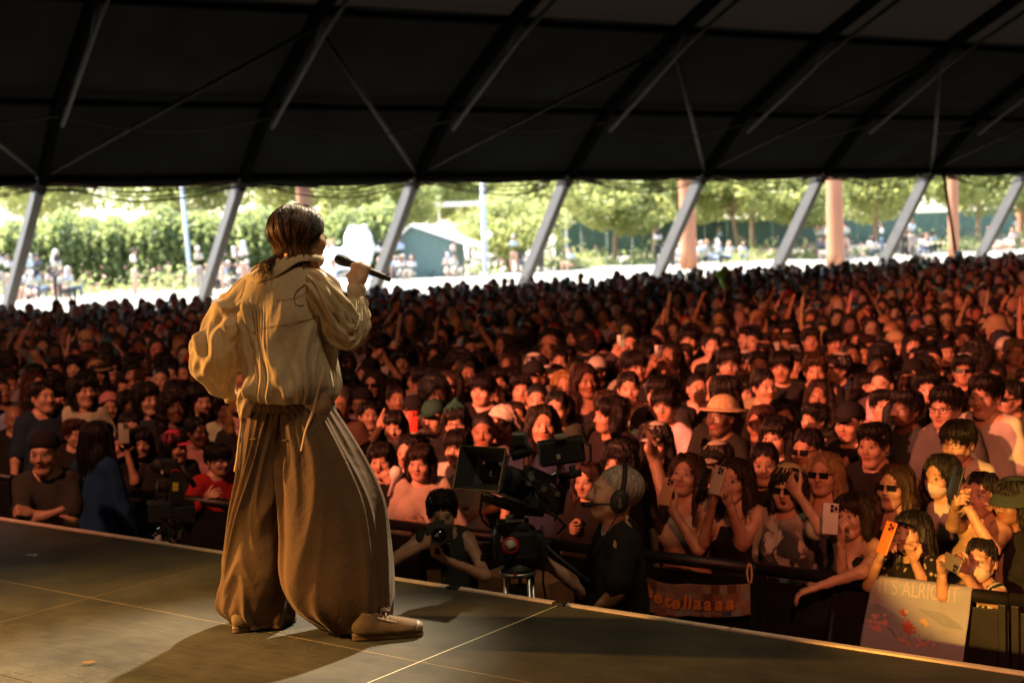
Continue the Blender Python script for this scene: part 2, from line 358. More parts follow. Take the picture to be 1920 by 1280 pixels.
# ------------------------------------------------------------------ people: heads, hands, bodies, clothes, hair
# a person faces -Y in its own frame, stands on z = 0, is 1.68 tall; its own right hand is on -X
def head_mesh(v=0, h=0.0056, smile=0.0, open_mouth=0.0, neck=True, ears=True):
    r = np.random.default_rng(100 + v)
    fw = 1 + 0.05 * r.normal(); jl = 0.006 * r.normal(); nz = 1 + 0.12 * r.normal(); ck = 1 + 0.1 * r.normal()
    s = SDF((-0.1, -0.14, -0.23), (0.1, 0.125, 0.14), h)
    s.ell((0, 0.016, 0.036), (0.075, 0.094, 0.084), 0.01)
    s.ell((0, -0.024, -0.030), (0.059 * fw, 0.066, 0.082), 0.035)
    s.ell((0, -0.058, -0.094 + jl), (0.026 * fw, 0.026, 0.021), 0.035)
    for q in (-1, 1): s.cap((q * 0.055 * fw, 0.0, -0.05), (q * 0.026, -0.055, -0.092 + jl), 0.014, 0.012, 0.03)
    s.cap((-0.034, -0.078, 0.022), (0.034, -0.078, 0.022), 0.011, k=0.022)
    for q in (-1, 1):
        s.ell((q * 0.041 * fw, -0.060, -0.030), (0.024 * ck, 0.022, 0.022), 0.03)
        s.ell((q * 0.032, -0.103, 0.001), (0.019, 0.017, 0.014), 0.012, 's')
        s.ell((q * 0.031, -0.0755, 0.000), (0.0155, 0.0125, 0.0105), 0.006)
    s.cap((0, -0.084, 0.014), (0, -0.104 * (0.97 + 0.03 * nz), -0.030), 0.0065, 0.0105 * nz, 0.014)
    for q in (-1, 1): s.ell((q * 0.0115 * nz, -0.092, -0.034), (0.0085, 0.0095, 0.0075), 0.007)
    mz = -0.060
    lw = 0.018 + 0.008 * smile
    s.cap((-lw, -0.080 + 0.004 * smile, mz + 0.003 + 0.006 * smile), (0, -0.0905, mz + 0.004), 0.005, 0.0062, 0.006); s.cap((lw, -0.080 + 0.004 * smile, mz + 0.003 + 0.006 * smile), (0, -0.0905, mz + 0.004), 0.005, 0.0062, 0.006)
    s.cap((-0.014, -0.0815, mz - 0.008), (0.014, -0.0815, mz - 0.008), 0.0072, k=0.006)
    gw = lw * (0.75 + 0.25 * smile); s.cap((-gw, -0.094, mz - 0.002 + 0.005 * smile), (gw, -0.094, mz - 0.002 + 0.005 * smile), 0.0018 + 0.005 * smile, k=0.004, op='s')
    if open_mouth: s.ell((0, -0.094, mz - 0.010), (0.014, 0.02, 0.006 + 0.010 * open_mouth), 0.005, 's')
    for q in ((-1, 1) if ears else ()):
        s.ell((q * 0.079, 0.012, -0.008), (0.009, 0.019, 0.031), 0.008)
        s.ell((q * 0.088, 0.004, -0.006), (0.006, 0.010, 0.017), 0.005, 's')
    if neck: s.cap((0, 0.022, -0.05), (0, 0.040, -0.21), 0.050, 0.056, 0.03)
    V, Q = s.mesh()
    f = np.zeros((len(V), 4), dtype=np.float32)
    x, y, z = V.T; ax = np.abs(x); front = y < -0.045
    lip = front & (y < -0.078) & (((x / (lw + 0.004)) ** 2 + ((z - mz + 0.002) / (0.0145 + 0.01 * open_mouth)) ** 2) < 1)
    f[lip] = (0.30, 0.07, 0.06, 0.75)
    tooth = front & (y > -0.087) & (ax < lw * 0.9) & (np.abs(z - mz + 0.001 - 0.004 * smile) < 0.0045 + 0.003 * smile)
    if smile > 0.4: f[tooth & lip] = (0.62, 0.58, 0.52, 1.0)
    if open_mouth: f[front & (ax < 0.012) & (np.abs(z - mz + 0.010) < 0.005 + 0.009 * open_mouth) & (y > -0.086)] = (0.04, 0.01, 0.01, 1)
    eo = 0.0054 - 0.0014 * smile
    ex = (ax - 0.0315) / 0.0155
    eye = front & (ex ** 2 + (z / eo) ** 2 < 1); f[eye] = (0.34, 0.31, 0.29, 1)
    f[front & (((ax - 0.0315) / 0.0062) ** 2 + (z / (eo + 0.0005)) ** 2 < 1)] = (0.012, 0.008, 0.006, 1)
    lash = front & (ex ** 2 + (z / (eo + 0.0048)) ** 2 < 1.0) & (ex ** 2 + (z / eo) ** 2 >= 1) & (z > 0); f[lash] = (0.03, 0.018, 0.014, 0.75)
    brow = front & (ax > 0.013) & (ax < 0.052) & (np.abs(z - 0.0265 + 0.25 * np.clip(ax - 0.034, 0, 1)) < 0.0040); f[brow] = (0.03, 0.02, 0.014, 0.6)
    return V, Q, f
HEADS = {}
HEAD_H = [0.0062]
def head_of(v, smile=0.0, om=0.0):
    k = (v, smile, om) if om == 0.001 else (v, smile, om, HEAD_H[0])
    if k not in HEADS: HEADS[k] = head_mesh(v, HEAD_H[0], smile=smile, open_mouth=om)
    return HEADS[k]

def hand_mesh(kind, h=0.0078):
    """right hand: wrist at the origin, fingers along +Z, palm towards -Y, thumb towards +X"""
    s = SDF((-0.09, -0.14, -0.04), (0.12, 0.05, 0.24), h)
    s.ell((0, 0, 0.052), (0.040, 0.0165, 0.056), 0.01)
    s.cap((0, 0.0, -0.035), (0, 0, 0.02), 0.025, 0.026, 0.02, sy=1.25)
    s.cap((-0.028, 0, 0.082), (0.028, 0, 0.088), 0.0115, k=0.012)
    curl = {'open': (8, 10, 8), 'relaxed': (25, 30, 20), 'grip': (48, 62, 35), 'fist': (82, 95, 60), 'wrap': (62, 80, 50)}.get(kind, (15, 20, 15))
    for i, (bx, L, sp) in enumerate([(0.030, 0.072, 9), (0.010, 0.080, 2), (-0.011, 0.074, -5), (-0.030, 0.058, -13)]):
        c = curl
        if kind == 'point' : c = (5, 6, 5) if i == 0 else (82, 95, 60)
        if kind == 'horns': c = (5, 6, 5) if i in (0, 3) else (82, 95, 60)
        p = Vector((bx, 0, 0.088)); a = 0.0; seg = [0.45 * L, 0.31 * L, 0.27 * L]; rr = [0.0092, 0.0084, 0.0076, 0.0066]
        spread = sp * (1.3 if kind == 'open' else 0.5)
        for j in range(3):
            a += R(c[j]); q = p + Vector((math.sin(R(spread)) * math.cos(a), -math.sin(a), math.cos(a) * math.cos(R(spread)))) * seg[j] * 1.12
            s.cap(p, q, rr[j], rr[j + 1], 0.004); p = q
    if kind in ('fist', 'wrap', 'point', 'horns'): tp = [(0.026, -0.010, 0.022), (0.044, -0.032, 0.052), (0.030, -0.052, 0.076), (0.008, -0.056, 0.084)]
    elif kind == 'grip': tp = [(0.026, -0.006, 0.022), (0.050, -0.026, 0.050), (0.054, -0.050, 0.078), (0.046, -0.066, 0.100)]
    else: tp = [(0.026, -0.004, 0.022), (0.054, -0.014, 0.050), (0.070, -0.022, 0.076), (0.078, -0.026, 0.098)]
    for a, b, r0, r1 in zip(tp, tp[1:], (0.014, 0.0115, 0.0095), (0.0115, 0.0095, 0.0075)): s.cap(a, b, r0, r1, 0.008)
    return s.mesh()
HANDS = {}
def hand_of(kind):
    if kind not in HANDS: HANDS[kind] = hand_mesh(kind)
    return HANDS[kind]

SH = Vector((0.150, 0.018, 1.385))
def arm_ik(side, wrist, hint=None, L1=0.285, L2=0.255):
    """shoulder, elbow, wrist of one arm; side -1 is the person's right"""
    S = Vector((side * SH.x, SH.y, SH.z)); Wr = Vector(wrist); d = Wr - S; D = d.length
    up = max(0.0, Wr.z - 1.5)
    S = S + Vector((-side * 0.02 * min(up * 2, 1), 0, 0.05 * min(up * 2, 1)))
    d = Wr - S; D = d.length
    if D > (L1 + L2) * 0.995: Wr = S + d * ((L1 + L2) * 0.995 / D); d = Wr - S; D = d.length
    a = (L1 * L1 - L2 * L2 + D * D) / (2 * D); hgt = math.sqrt(max(L1 * L1 - a * a, 0))
    hint = Vector(hint) if hint is not None else Vector((side * 0.6, 0.25, -0.8))
    u = d / D; o = hint - u * hint.dot(u); o.normalize()
    return S, S + u * a + o * hgt, Wr
def pose_arms(P):
    out = []
    for side, key in ((-1, 'R'), (1, 'L')):
        w, hint = P.get(key, (Vector((side * 0.27, -0.06, 0.86)), None)) if not isinstance(P.get(key), (Vector,)) else (P[key], None)
        S, E, Wr = arm_ik(side, w, hint)
        if 'elbow' + key in P: E = P['elbow' + key]; Wr = Vector(w)
        out.append((side, S, E, Wr))
    return out
def torso(s, P, g=0.0, arms=True, sleeve=1.0, female=False, loose=0.0):
    s.ell((0, 0.012, 1.25), (0.145 + g, 0.100 + g, 0.185 + g), 0.02)
    s.cap((-0.118, 0.018, 1.385), (0.118, 0.018, 1.385), 0.052 + g, k=0.04)
    s.ell((0, 0.002, 1.04), (0.142 + g + loose, 0.096 + g + loose, 0.20), 0.08)
    s.ell((0, 0.012, 0.93), (0.168 + g + loose * 0.6, 0.115 + g + loose * 0.6, 0.15), 0.06)
    for q in (-1, 1):
        s.cap((q * 0.02, 0.022, 1.45), (q * 0.12, 0.02, 1.405), 0.036 + g * 0.6, 0.045 + g * 0.6, 0.05)
        if female: s.ell((q * 0.074, -0.076, 1.235), (0.058 + g, 0.05 + g, 0.055 + g), 0.045)
    for side, S, E, Wr in pose_arms(P):
        if sleeve <= 0: continue
        if sleeve >= 1.0:
            s.cap(S, E, 0.044 + g, 0.037 + g, 0.035)
            t = min(sleeve - 1.0, 1.0)
            if t > 0: s.cap(E, E.lerp(Wr, t), 0.039 + g, (0.039 + (0.027 - 0.039) * t) + g * 1.1, 0.02)
        else:
            s.cap(S, S.lerp(E, sleeve), 0.046 + g, 0.045 + g * 1.5, 0.03)
    return s
def bounds(P):
    pts = [Vector((-0.26, -0.2, 0.8)), Vector((0.26, 0.2, 1.5))]
    for side, S, E, Wr in pose_arms(P): pts += [S, E, Wr]
    a = np.array([list(p) for p in pts]); return a.min(0) - 0.11, a.max(0) + 0.11
def head_matrix(P):
    t = R(P.get('tilt', 0)); y = R(P.get('yaw', 0)); ro = R(P.get('roll', 0)); lean = P.get('lean', 0.0)
    return (Matrix.Translation((0, 0.008, 1.44)) @ Matrix.Rotation(y, 4, 'Z') @ Matrix.Rotation(t, 4, 'X') @ Matrix.Rotation(ro, 4, 'Y') @ Matrix.Translation((0, -0.035 - lean, 0.130)) @ Matrix.Scale(1.02, 4))
def hand_matrix(side, E, Wr, palm):
    z = (Wr - E).normalized(); p = Vector(palm); y = -(p - z * p.dot(z))
    if y.length < 1e-3: y = Vector((0, 1, 0)) - z * z.y
    y.normalize(); x = y.cross(z).normalized()
    return Matrix.Translation(Wr) @ Matrix(((x.x, y.x, z.x), (x.y, y.y, z.y), (x.z, y.z, z.z))).to_4x4()
def body_mesh(P, hv=0, female=False, h=0.0255, smile=0.0, om=0.0):
    lo, hi = bounds(P); s = SDF(lo, hi, h); torso(s, P, P.get('thin', 0.0), True, 2.0, female)
    s.cap((0, 0.02, 1.36), (0, 0.008, 1.455), 0.058, 0.052, 0.05)
    V, Q = s.mesh(); Vs = [V]; Qs = [Q]; Fs = [np.zeros((len(V), 4), dtype=np.float32)]; n = len(V)
    hV, hQ, hF = head_of(hv, smile, om)
    Vs.append(xf(hV, head_matrix(P))); Qs.append(hQ + n); Fs.append(hF); n += len(hV)
    for (side, S, E, Wr), key in zip(pose_arms(P), ('R', 'L')):
        kind = P.get('hand' + key, 'relaxed')
        if kind == 'none': continue
        gV, gQ = hand_of(kind); gV = gV.copy()
        if side > 0: gV[:, 0] *= -1; gQ = gQ[:, ::-1]
        palm = P.get('palm' + key, Vector((0, -1, 0)) if Wr.z > 1.3 else Vector((-side, 0.2, 0)))
        Vs.append(xf(gV, hand_matrix(side, E, Wr, palm))); Qs.append(gQ + n); Fs.append(np.zeros((len(gV), 4), dtype=np.float32)); n += len(gV)
    return new_mesh('body', np.concatenate(Vs), np.concatenate(Qs), [M_SKIN], True, np.concatenate(Fs))
def shirt_mesh(P, kind='tee', female=False, h=0.0255, seed=0, mat=None):
    lo, hi = bounds(P); s = SDF(lo - 0.03, hi + 0.03, h)
    sl = {'tee': 0.78, 'tank': 0.0, 'long': 1.93, 'vest': 0.0, 'bra': 0.0}[kind]
    g = {'tee': 0.014, 'tank': 0.006, 'long': 0.016, 'vest': 0.012, 'bra': 0.007}[kind]
    torso(s, P, g, True, sl, female, 0.0 if kind in ('tank', 'bra') else 0.02)
    if kind == 'tank' or kind == 'bra':
        s.ell((0, -0.06, 1.46), (0.085, 0.13, 0.13), 0.02, 's')
        for q in (-1, 1): s.ell((q * 0.20, 0.01, 1.40), (0.085, 0.2, 0.15), 0.02, 's')
    elif kind == 'vest':
        s.ell((0, -0.06, 1.46), (0.075, 0.12, 0.085), 0.02, 's')
        for q in (-1, 1): s.ell((q * 0.215, 0.01, 1.39), (0.060, 0.2, 0.10), 0.02, 's')
    else:
        s.ell((0, -0.035, 1.475), (0.078, 0.085, 0.06), 0.015, 's')
    if kind == 'bra': s.half((0, 0, 1.16), (0, 0, -1))
    else: s.half((0, 0, 0.86), (0, 0, -1))
    V, Q = s.mesh(); N = normals(V, Q)
    w = 0.0045 if kind in ('tank', 'bra') else 0.015
    fold = vnoise(V * np.array([7, 7, 3.0]), seed) * 0.6 + vnoise(V * np.array([13, 13, 8.0]) + 3, seed + 1) * 0.4
    V = V + N * (fold * w)[:, None]
    return new_mesh('shirt', V, Q, [mat or M_CLOTH], True)
def trousers_mesh():
    s = SDF((-0.27, -0.24, -0.07), (0.27, 0.24, 1.1), 0.022)
    s.ell((0, 0.012, 0.92), (0.18, 0.125, 0.12), 0.03)
    for q in (-1, 1):
        s.cap((q * 0.09, 0.01, 0.86), (q * 0.10, 0.0, 0.48), 0.088, 0.066, 0.04); s.cap((q * 0.10, 0.0, 0.48), (q * 0.105, 0.03, 0.05), 0.066, 0.055, 0.03)
        s.ell((q * 0.105, -0.04, 0.035), (0.045, 0.12, 0.04), 0.03)
    V, Q = s.mesh(); return new_mesh('trousers', V, Q, [M_CLOTH], True)

def strand_groove(V, Q, amp=0.004, freq=26, seed=0, c=(0, 0.02, 0.03)):
    N = normals(V, Q); th = np.arctan2(V[:, 0] - c[0], V[:, 1] - c[1])
    w = vnoise(np.stack([th * 1.2, V[:, 2] * 6, np.zeros(len(V))], 1), seed)
    g = np.sin(th * freq + w * 3.5) * 0.6 + np.sin(th * freq * 2.3 + w * 5 + 1) * 0.4
    return V + N * (g * amp)[:, None]
def hair_mesh(kind, h=0.0075, seed=0):
    s = SDF((-0.17, -0.16, -0.42), (0.17, 0.21, 0.18), h)
    amp, freq = 0.0035, 26
    if kind == 'crop':
        s.ell((0, 0.021, 0.040), (0.0795, 0.098, 0.088), 0.01); s.ell((0, -0.085, -0.028), (0.066, 0.075, 0.092), 0.012, 's')
        s.half((0, 0.0, -0.035), (0, -0.75, -1), 0.02); amp = 0.001
    elif kind == 'short':
        s.ell((0, 0.022, 0.045), (0.088, 0.104, 0.092), 0.01); s.cap((-0.04, -0.062, 0.085), (0.045, -0.062, 0.088), 0.027, k=0.03)
        s.ell((0, -0.092, -0.035), (0.068, 0.070, 0.092), 0.012, 's'); s.half((0, 0.0, -0.045), (0, -0.6, -1), 0.02); amp = 0.005
    elif kind == 'fringe':
        s.ell((0, 0.022, 0.042), (0.088, 0.104, 0.092), 0.01); s.ell((0, -0.052, 0.055), (0.074, 0.056, 0.05), 0.02)
        s.ell((0, -0.095, -0.05), (0.072, 0.068, 0.082), 0.010, 's'); s.half((0, 0.0, -0.055), (0, -0.5, -1), 0.02); amp = 0.005
    elif kind == 'bob':
        s.ell((0, 0.024, 0.040), (0.092, 0.106, 0.096), 0.01); s.ell((0, -0.05, 0.06), (0.072, 0.05, 0.045), 0.02)
        for q in (-1, 1): s.cap((q * 0.074, 0.01, 0.0), (q * 0.080, 0.0, -0.115), 0.034, 0.024, 0.03)
        s.ell((0, 0.055, -0.07), (0.09, 0.062, 0.075), 0.03); s.ell((0, -0.095, -0.035), (0.060, 0.078, 0.085), 0.010, 's'); s.ell((0, -0.03, -0.13), (0.05, 0.06, 0.05), 0.01, 's')
    elif kind == 'long' or kind == 'parted':
        s.ell((0, 0.024, 0.040), (0.091, 0.106, 0.094), 0.01)
        for q in (-1, 1):
            s.cap((q * 0.072, 0.0, 0.01), (q * 0.086, 0.01, -0.14), 0.036, 0.036, 0.03); s.cap((q * 0.086, 0.01, -0.14), (q * 0.098, -0.02, -0.33), 0.036, 0.022, 0.03)
        s.ell((0, 0.075, -0.12), (0.105, 0.06, 0.20), 0.04)
        if kind == 'parted': s.ell((0, -0.098, 0.0), (0.052, 0.075, 0.092), 0.012, 's')
        else: s.ell((0, -0.05, 0.062), (0.072, 0.05, 0.042), 0.02); s.ell((0, -0.098, -0.035), (0.056, 0.078, 0.078), 0.010, 's')
        s.ell((0, -0.02, -0.17), (0.052, 0.075, 0.09), 0.01, 's'); freq = 30
    elif kind == 'tied':
        s.ell((0, 0.022, 0.040), (0.0815, 0.100, 0.090), 0.01); s.ell((0, -0.088, -0.030), (0.066, 0.076, 0.094), 0.012, 's')
        s.half((0, 0.0, -0.045), (0, -0.75, -1), 0.02); s.cap((0, 0.10, 0.0), (0, 0.155, -0.04), 0.022, 0.03, 0.02); s.cap((0, 0.155, -0.04), (0, 0.145, -0.2), 0.03, 0.012, 0.02); amp = 0.0018
    elif kind == 'curly':
        s.ell((0, 0.026, 0.050), (0.120, 0.130, 0.118), 0.01)
        for q in (-1, 1): s.cap((q * 0.09, 0.01, 0.0), (q * 0.105, 0.01, -0.16), 0.045, 0.04, 0.03)
        s.ell((0, 0.08, -0.07), (0.11, 0.07, 0.15), 0.03); s.ell((0, -0.105, -0.025), (0.058, 0.09, 0.085), 0.012, 's'); s.ell((0, -0.03, -0.15), (0.06, 0.08, 0.06), 0.01, 's')
    V, Q = s.mesh()
    if kind in ('short', 'fringe', 'bob', 'long', 'parted'):
        N = normals(V, Q); low = np.clip((0.06 - V[:, 2]) / 0.08, 0.25, 1)
        V = V + N * (vnoise(V * np.array([16, 16, 7.0]), 3) * 0.0065 * low)[:, None]
    if kind == 'curly': N = normals(V, Q); V = V + N * (vnoise(V * 26, seed) * 0.008)[:, None]
    else: V = strand_groove(V, Q, amp, freq, seed)
    if kind == 'crop': return new_mesh('hair', V, Q, [M_HAIR], True)
    # loose strands over the shell: they follow its outer profile and hang a little past its rim
    r = np.random.default_rng(len(kind) * 7 + 1); th = np.arctan2(V[:, 0], V[:, 1] - 0.02); rad = np.hypot(V[:, 0], V[:, 1] - 0.02)
    zl = np.linspace(0.125, V[:, 2].min(), 16); SV, SQ, n = [V], [Q], len(V)
    for k in range(170):
        a = r.random() * 6.283 - 3.1416; d = np.abs((th - a + np.pi) % (2 * np.pi) - np.pi) < 0.12
        Va, Ra = V[d], rad[d]; path = []
        off = 0.001 + 0.006 * r.random() ** 2; ph_ = r.random() * 6; z_end = Va[:, 2].min() if len(Va) else 0
        for z in zl:
            if z < z_end: break
            m = np.abs(Va[:, 2] - z) < 0.014
            if not m.any(): break
            q = Ra[m].max() + off * (0.3 + (0.125 - z) * 4); aa = a + 0.06 * math.sin(ph_ + z * 30)
            path.append((q * math.sin(aa), 0.02 + q * math.cos(aa), z))
        if len(path) < 3: continue
        l = path[-1]; e = 0.008 + 0.022 * r.random(); path += [(l[0] * 1.01, l[1] * 1.0, l[2] - e * 0.5), (l[0] * (1.0 + 0.05 * r.normal()), l[1], l[2] - e)]
        P = np.array(path); c = len(P); w = (0.0014 + 0.0016 * r.random()) * np.minimum(1, np.linspace(1.6, 0.15, c)); tg = np.array([math.cos(a), -math.sin(a), 0]); ou = np.array([math.sin(a), math.cos(a), 0])
        for q in (tg, -0.5 * tg + 0.8 * ou, -0.5 * tg - 0.8 * ou): SV.append(P + q[None] * w[:, None])
        for i in range(c - 1):
            for j in range(3): j2 = (j + 1) % 3; SQ.append(np.array([[n + j * c + i, n + j2 * c + i, n + j2 * c + i + 1, n + j * c + i + 1]]))
        n += 3 * c
    return new_mesh('hair', np.concatenate(SV), np.concatenate(SQ), [M_HAIR], True)
def cap_mesh(kind):
    h = 0.0085
    s = SDF((-0.24, -0.26, -0.12), (0.24, 0.24, 0.20), h)
    if kind in ('cap', 'cap_back'):
        s.ell((0, 0.018, 0.052), (0.091, 0.108, 0.092), 0.01); s.half((0, 0, 0.038), (0, -0.12, -1), 0.006)
        d = -1 if kind == 'cap' else 1
        s.ell((0, 0.018 + d * 0.125, 0.036), (0.072, 0.075, 0.008), 0.008)
    elif kind == 'beanie':
        s.ell((0, 0.020, 0.055), (0.094, 0.110, 0.102), 0.01); s.half((0, 0, 0.030), (0, -0.15, -1), 0.01); s.cap((0, 0.0, 0.16), (0, 0.01, 0.165), 0.02, k=0.02)
    elif kind == 'bucket':
        s.ell((0, 0.018, 0.060), (0.095, 0.110, 0.078), 0.01); s.half((0, 0, 0.035), (0, 0, -1), 0.004)
        for i in range(60):
            a = i / 60 * 6.283; s.cap((0.092 * math.cos(a), 0.018 + 0.108 * math.sin(a), 0.042), (0.125 * math.cos(a), 0.018 + 0.142 * math.sin(a), 0.002), 0.008, 0.007, 0.02)
    elif kind == 'straw':
        s.ell((0, 0.018, 0.062), (0.094, 0.108, 0.085), 0.01); s.half((0, 0, 0.045), (0, 0, -1), 0.004)
        s.ell((0, 0.018, 0.045), (0.155, 0.165, 0.014), 0.02)
    elif kind == 'band':
        s.ell((0, 0.018, 0.046), (0.090, 0.1065, 0.086), 0.004); s.half((0, 0, 0.078), (0, 0.25, 1), 0.004); s.half((0, 0, 0.040), (0, -0.25, -1), 0.004)
    elif kind == 'scarf':
        s.ell((0, 0.020, 0.052), (0.094, 0.112, 0.096), 0.01); s.half((0, 0, 0.030), (0, -0.45, -1), 0.01)
        s.cap((0.05, 0.09, 0.03), (0.085, 0.13, -0.09), 0.032, 0.016, 0.04); s.cap((0.0, 0.10, 0.02), (0.02, 0.13, -0.11), 0.034, 0.014, 0.03)
    V, Q = s.mesh()
    if kind in ('scarf', 'beanie'): V = V + normals(V, Q) * (vnoise(V * np.array([18, 18, 30.0]), 5) * 0.004)[:, None]
    return new_mesh('hat', V, Q, [M_KNIT if kind in ('beanie', 'straw') else M_CLOTH], True)
def eyewear_mesh(dark=True):
    m = MB()
    for q in (-1, 1):
        c = Vector((q * 0.034, -0.099, 0.0))
        if dark: m.box(c, (0.052, 0.004, 0.034), Matrix.Rotation(q * 0.2, 3, 'Z'), 0.0018)
        else:
            ring = [c + Vector((0.026 * math.cos(a), 0.005 * q * math.cos(a), 0.0185 * math.sin(a))) for a in np.linspace(0, 2 * math.pi, 17)]
            m.tube(ring, 0.0016, 5)
        m.box((q * 0.066, -0.050, 0.008), (0.004, 0.10, 0.006), Matrix.Rotation(-q * 0.12, 3, 'Z'))
    m.tube([(-0.010, -0.100, 0.006), (0, -0.103, 0.009), (0.010, -0.100, 0.006)], 0.0022, 5)
    return new_mesh('sunglasses', np.concatenate(m.V), m.F, [M_BLACKGLOSS], False)
def mask_mesh():
    s = SDF((-0.09, -0.15, -0.13), (0.09, 0.06, 0.02), 0.005)
    s.ell((0, -0.022, -0.05), (0.066, 0.088, 0.062), 0.01); s.ell((0, -0.106, -0.04), (0.012, 0.014, 0.03), 0.02); s.half((0, -0.03, 0), (0, 1, 0), 0.004); s.half((0, -0.1, -0.022), (0, 0.45, 1), 0.006)
    V, Q = s.mesh(); return new_mesh('face_mask', V, Q, [M_CLOTH], True)

SHARED = {}
def shared(key, fn, *a):
    if key not in SHARED: SHARED[key] = fn(*a)
    return SHARED[key]
HAIR_PART = {'cap': 'cap', 'cap_back': 'cap', 'beanie': 'beanie', 'bucket': 'bucket_hat', 'straw': 'straw_hat', 'band': 'headband', 'scarf': 'headscarf'}
def person(loc, yaw, s, P, skin, hair, hair_c, top, top_c, label, hv=0, female=False, hat=None, hat_c=None, eyes=None, mask=None, body=None, shirt=None,
           group=None, smile=0.0, om=0.0, legs=(0.02, 0.022, 0.03), name='person', cat='person', shirt_mat=None):
    root = empty(name, loc, yaw, s); tag(root, label, cat, group)
    obj('body', body or body_mesh(P, hv, female, smile=smile, om=om), root, skin)
    if top: obj('shirt', shirt or shirt_mesh(P, top, female, seed=hv, mat=shirt_mat), root, top_c)
    obj('trousers', shared('trousers', trousers_mesh), root, legs)
    H = head_matrix(P)
    def on_head(nm, me, c):
        o = obj(nm, me, root, c); o.matrix_local = H; return o
    if hair: on_head('hair', shared(('hair', hair), hair_mesh, hair), hair_c)
    if hat: on_head(HAIR_PART[hat], shared(('hat', hat), cap_mesh, hat), hat_c)
    if eyes: on_head('sunglasses' if eyes == 'dark' else 'glasses', shared(('eyes', eyes), eyewear_mesh, eyes == 'dark'), (0.02, 0.02, 0.02))
    if mask: on_head('face_mask', shared('mask', mask_mesh), mask)
    return root
# ------------------------------------------------------------------ ground, sunny slope, stage
def ground_mat():
    m, nt, b, N, L = nmat('trodden_ground')
    tc = N.new('ShaderNodeTexCoord'); t = N.new('ShaderNodeTexNoise'); t.inputs['Scale'].default_value = 0.35; t.inputs['Detail'].default_value = 9; L.new(tc.outputs['Object'], t.inputs[0])
    r = N.new('ShaderNodeValToRGB'); e = r.color_ramp.elements
    e[0].position = 0.35; e[0].color = (0.30, 0.27, 0.21, 1); e[1].position = 0.7; e[1].color = (0.42, 0.40, 0.35, 1)
    L.new(t.outputs[0], r.inputs[0]); L.new(r.outputs[0], b.inputs['Base Color']); b.inputs['Roughness'].default_value = 0.95
    u = N.new('ShaderNodeBump'); u.inputs['Strength'].default_value = 0.3; L.new(t.outputs[0], u.inputs['Height']); L.new(u.outputs[0], b.inputs['Normal'])
    return m
M_GROUND = ground_mat()
TE = Vector((0.856, 0.517, 0)).normalized()            # along the tent's open side
TI = Vector((0.517, -0.856, 0)).normalized()           # from that side into the tent
T0 = Vector((-11.05, 34.0, 0))                          # eave above the first visible leg
def tent(sv, k, z): p = T0 + TE * sv + TI * k; p.z = z; return p
def tent_k(p): return (Vector((p[0], p[1], 0)) - T0).dot(TI)
def ground_h(x, y):
    k = (Vector((x, y, 0)) - T0).dot(TI); sv = (Vector((x, y, 0)) - T0).dot(TE)
    t = min(max((-k - 6.5) / 8.5, 0), 1); return 1.22 * t * t * (3 - 2 * t)
gx = np.concatenate([np.linspace(-1500, -80, 12), np.linspace(-70, 110, 91), np.linspace(120, 1500, 12)])
gy = np.concatenate([np.linspace(-900, -40, 8), np.linspace(-30, 150, 91), np.linspace(160, 2200, 12)])
V = [(x, y, ground_h(x, y)) for y in gy for x in gx]
ground = struct(obj('ground', new_mesh('ground', V, grid_faces(len(gx), len(gy)), [M_GROUND])))

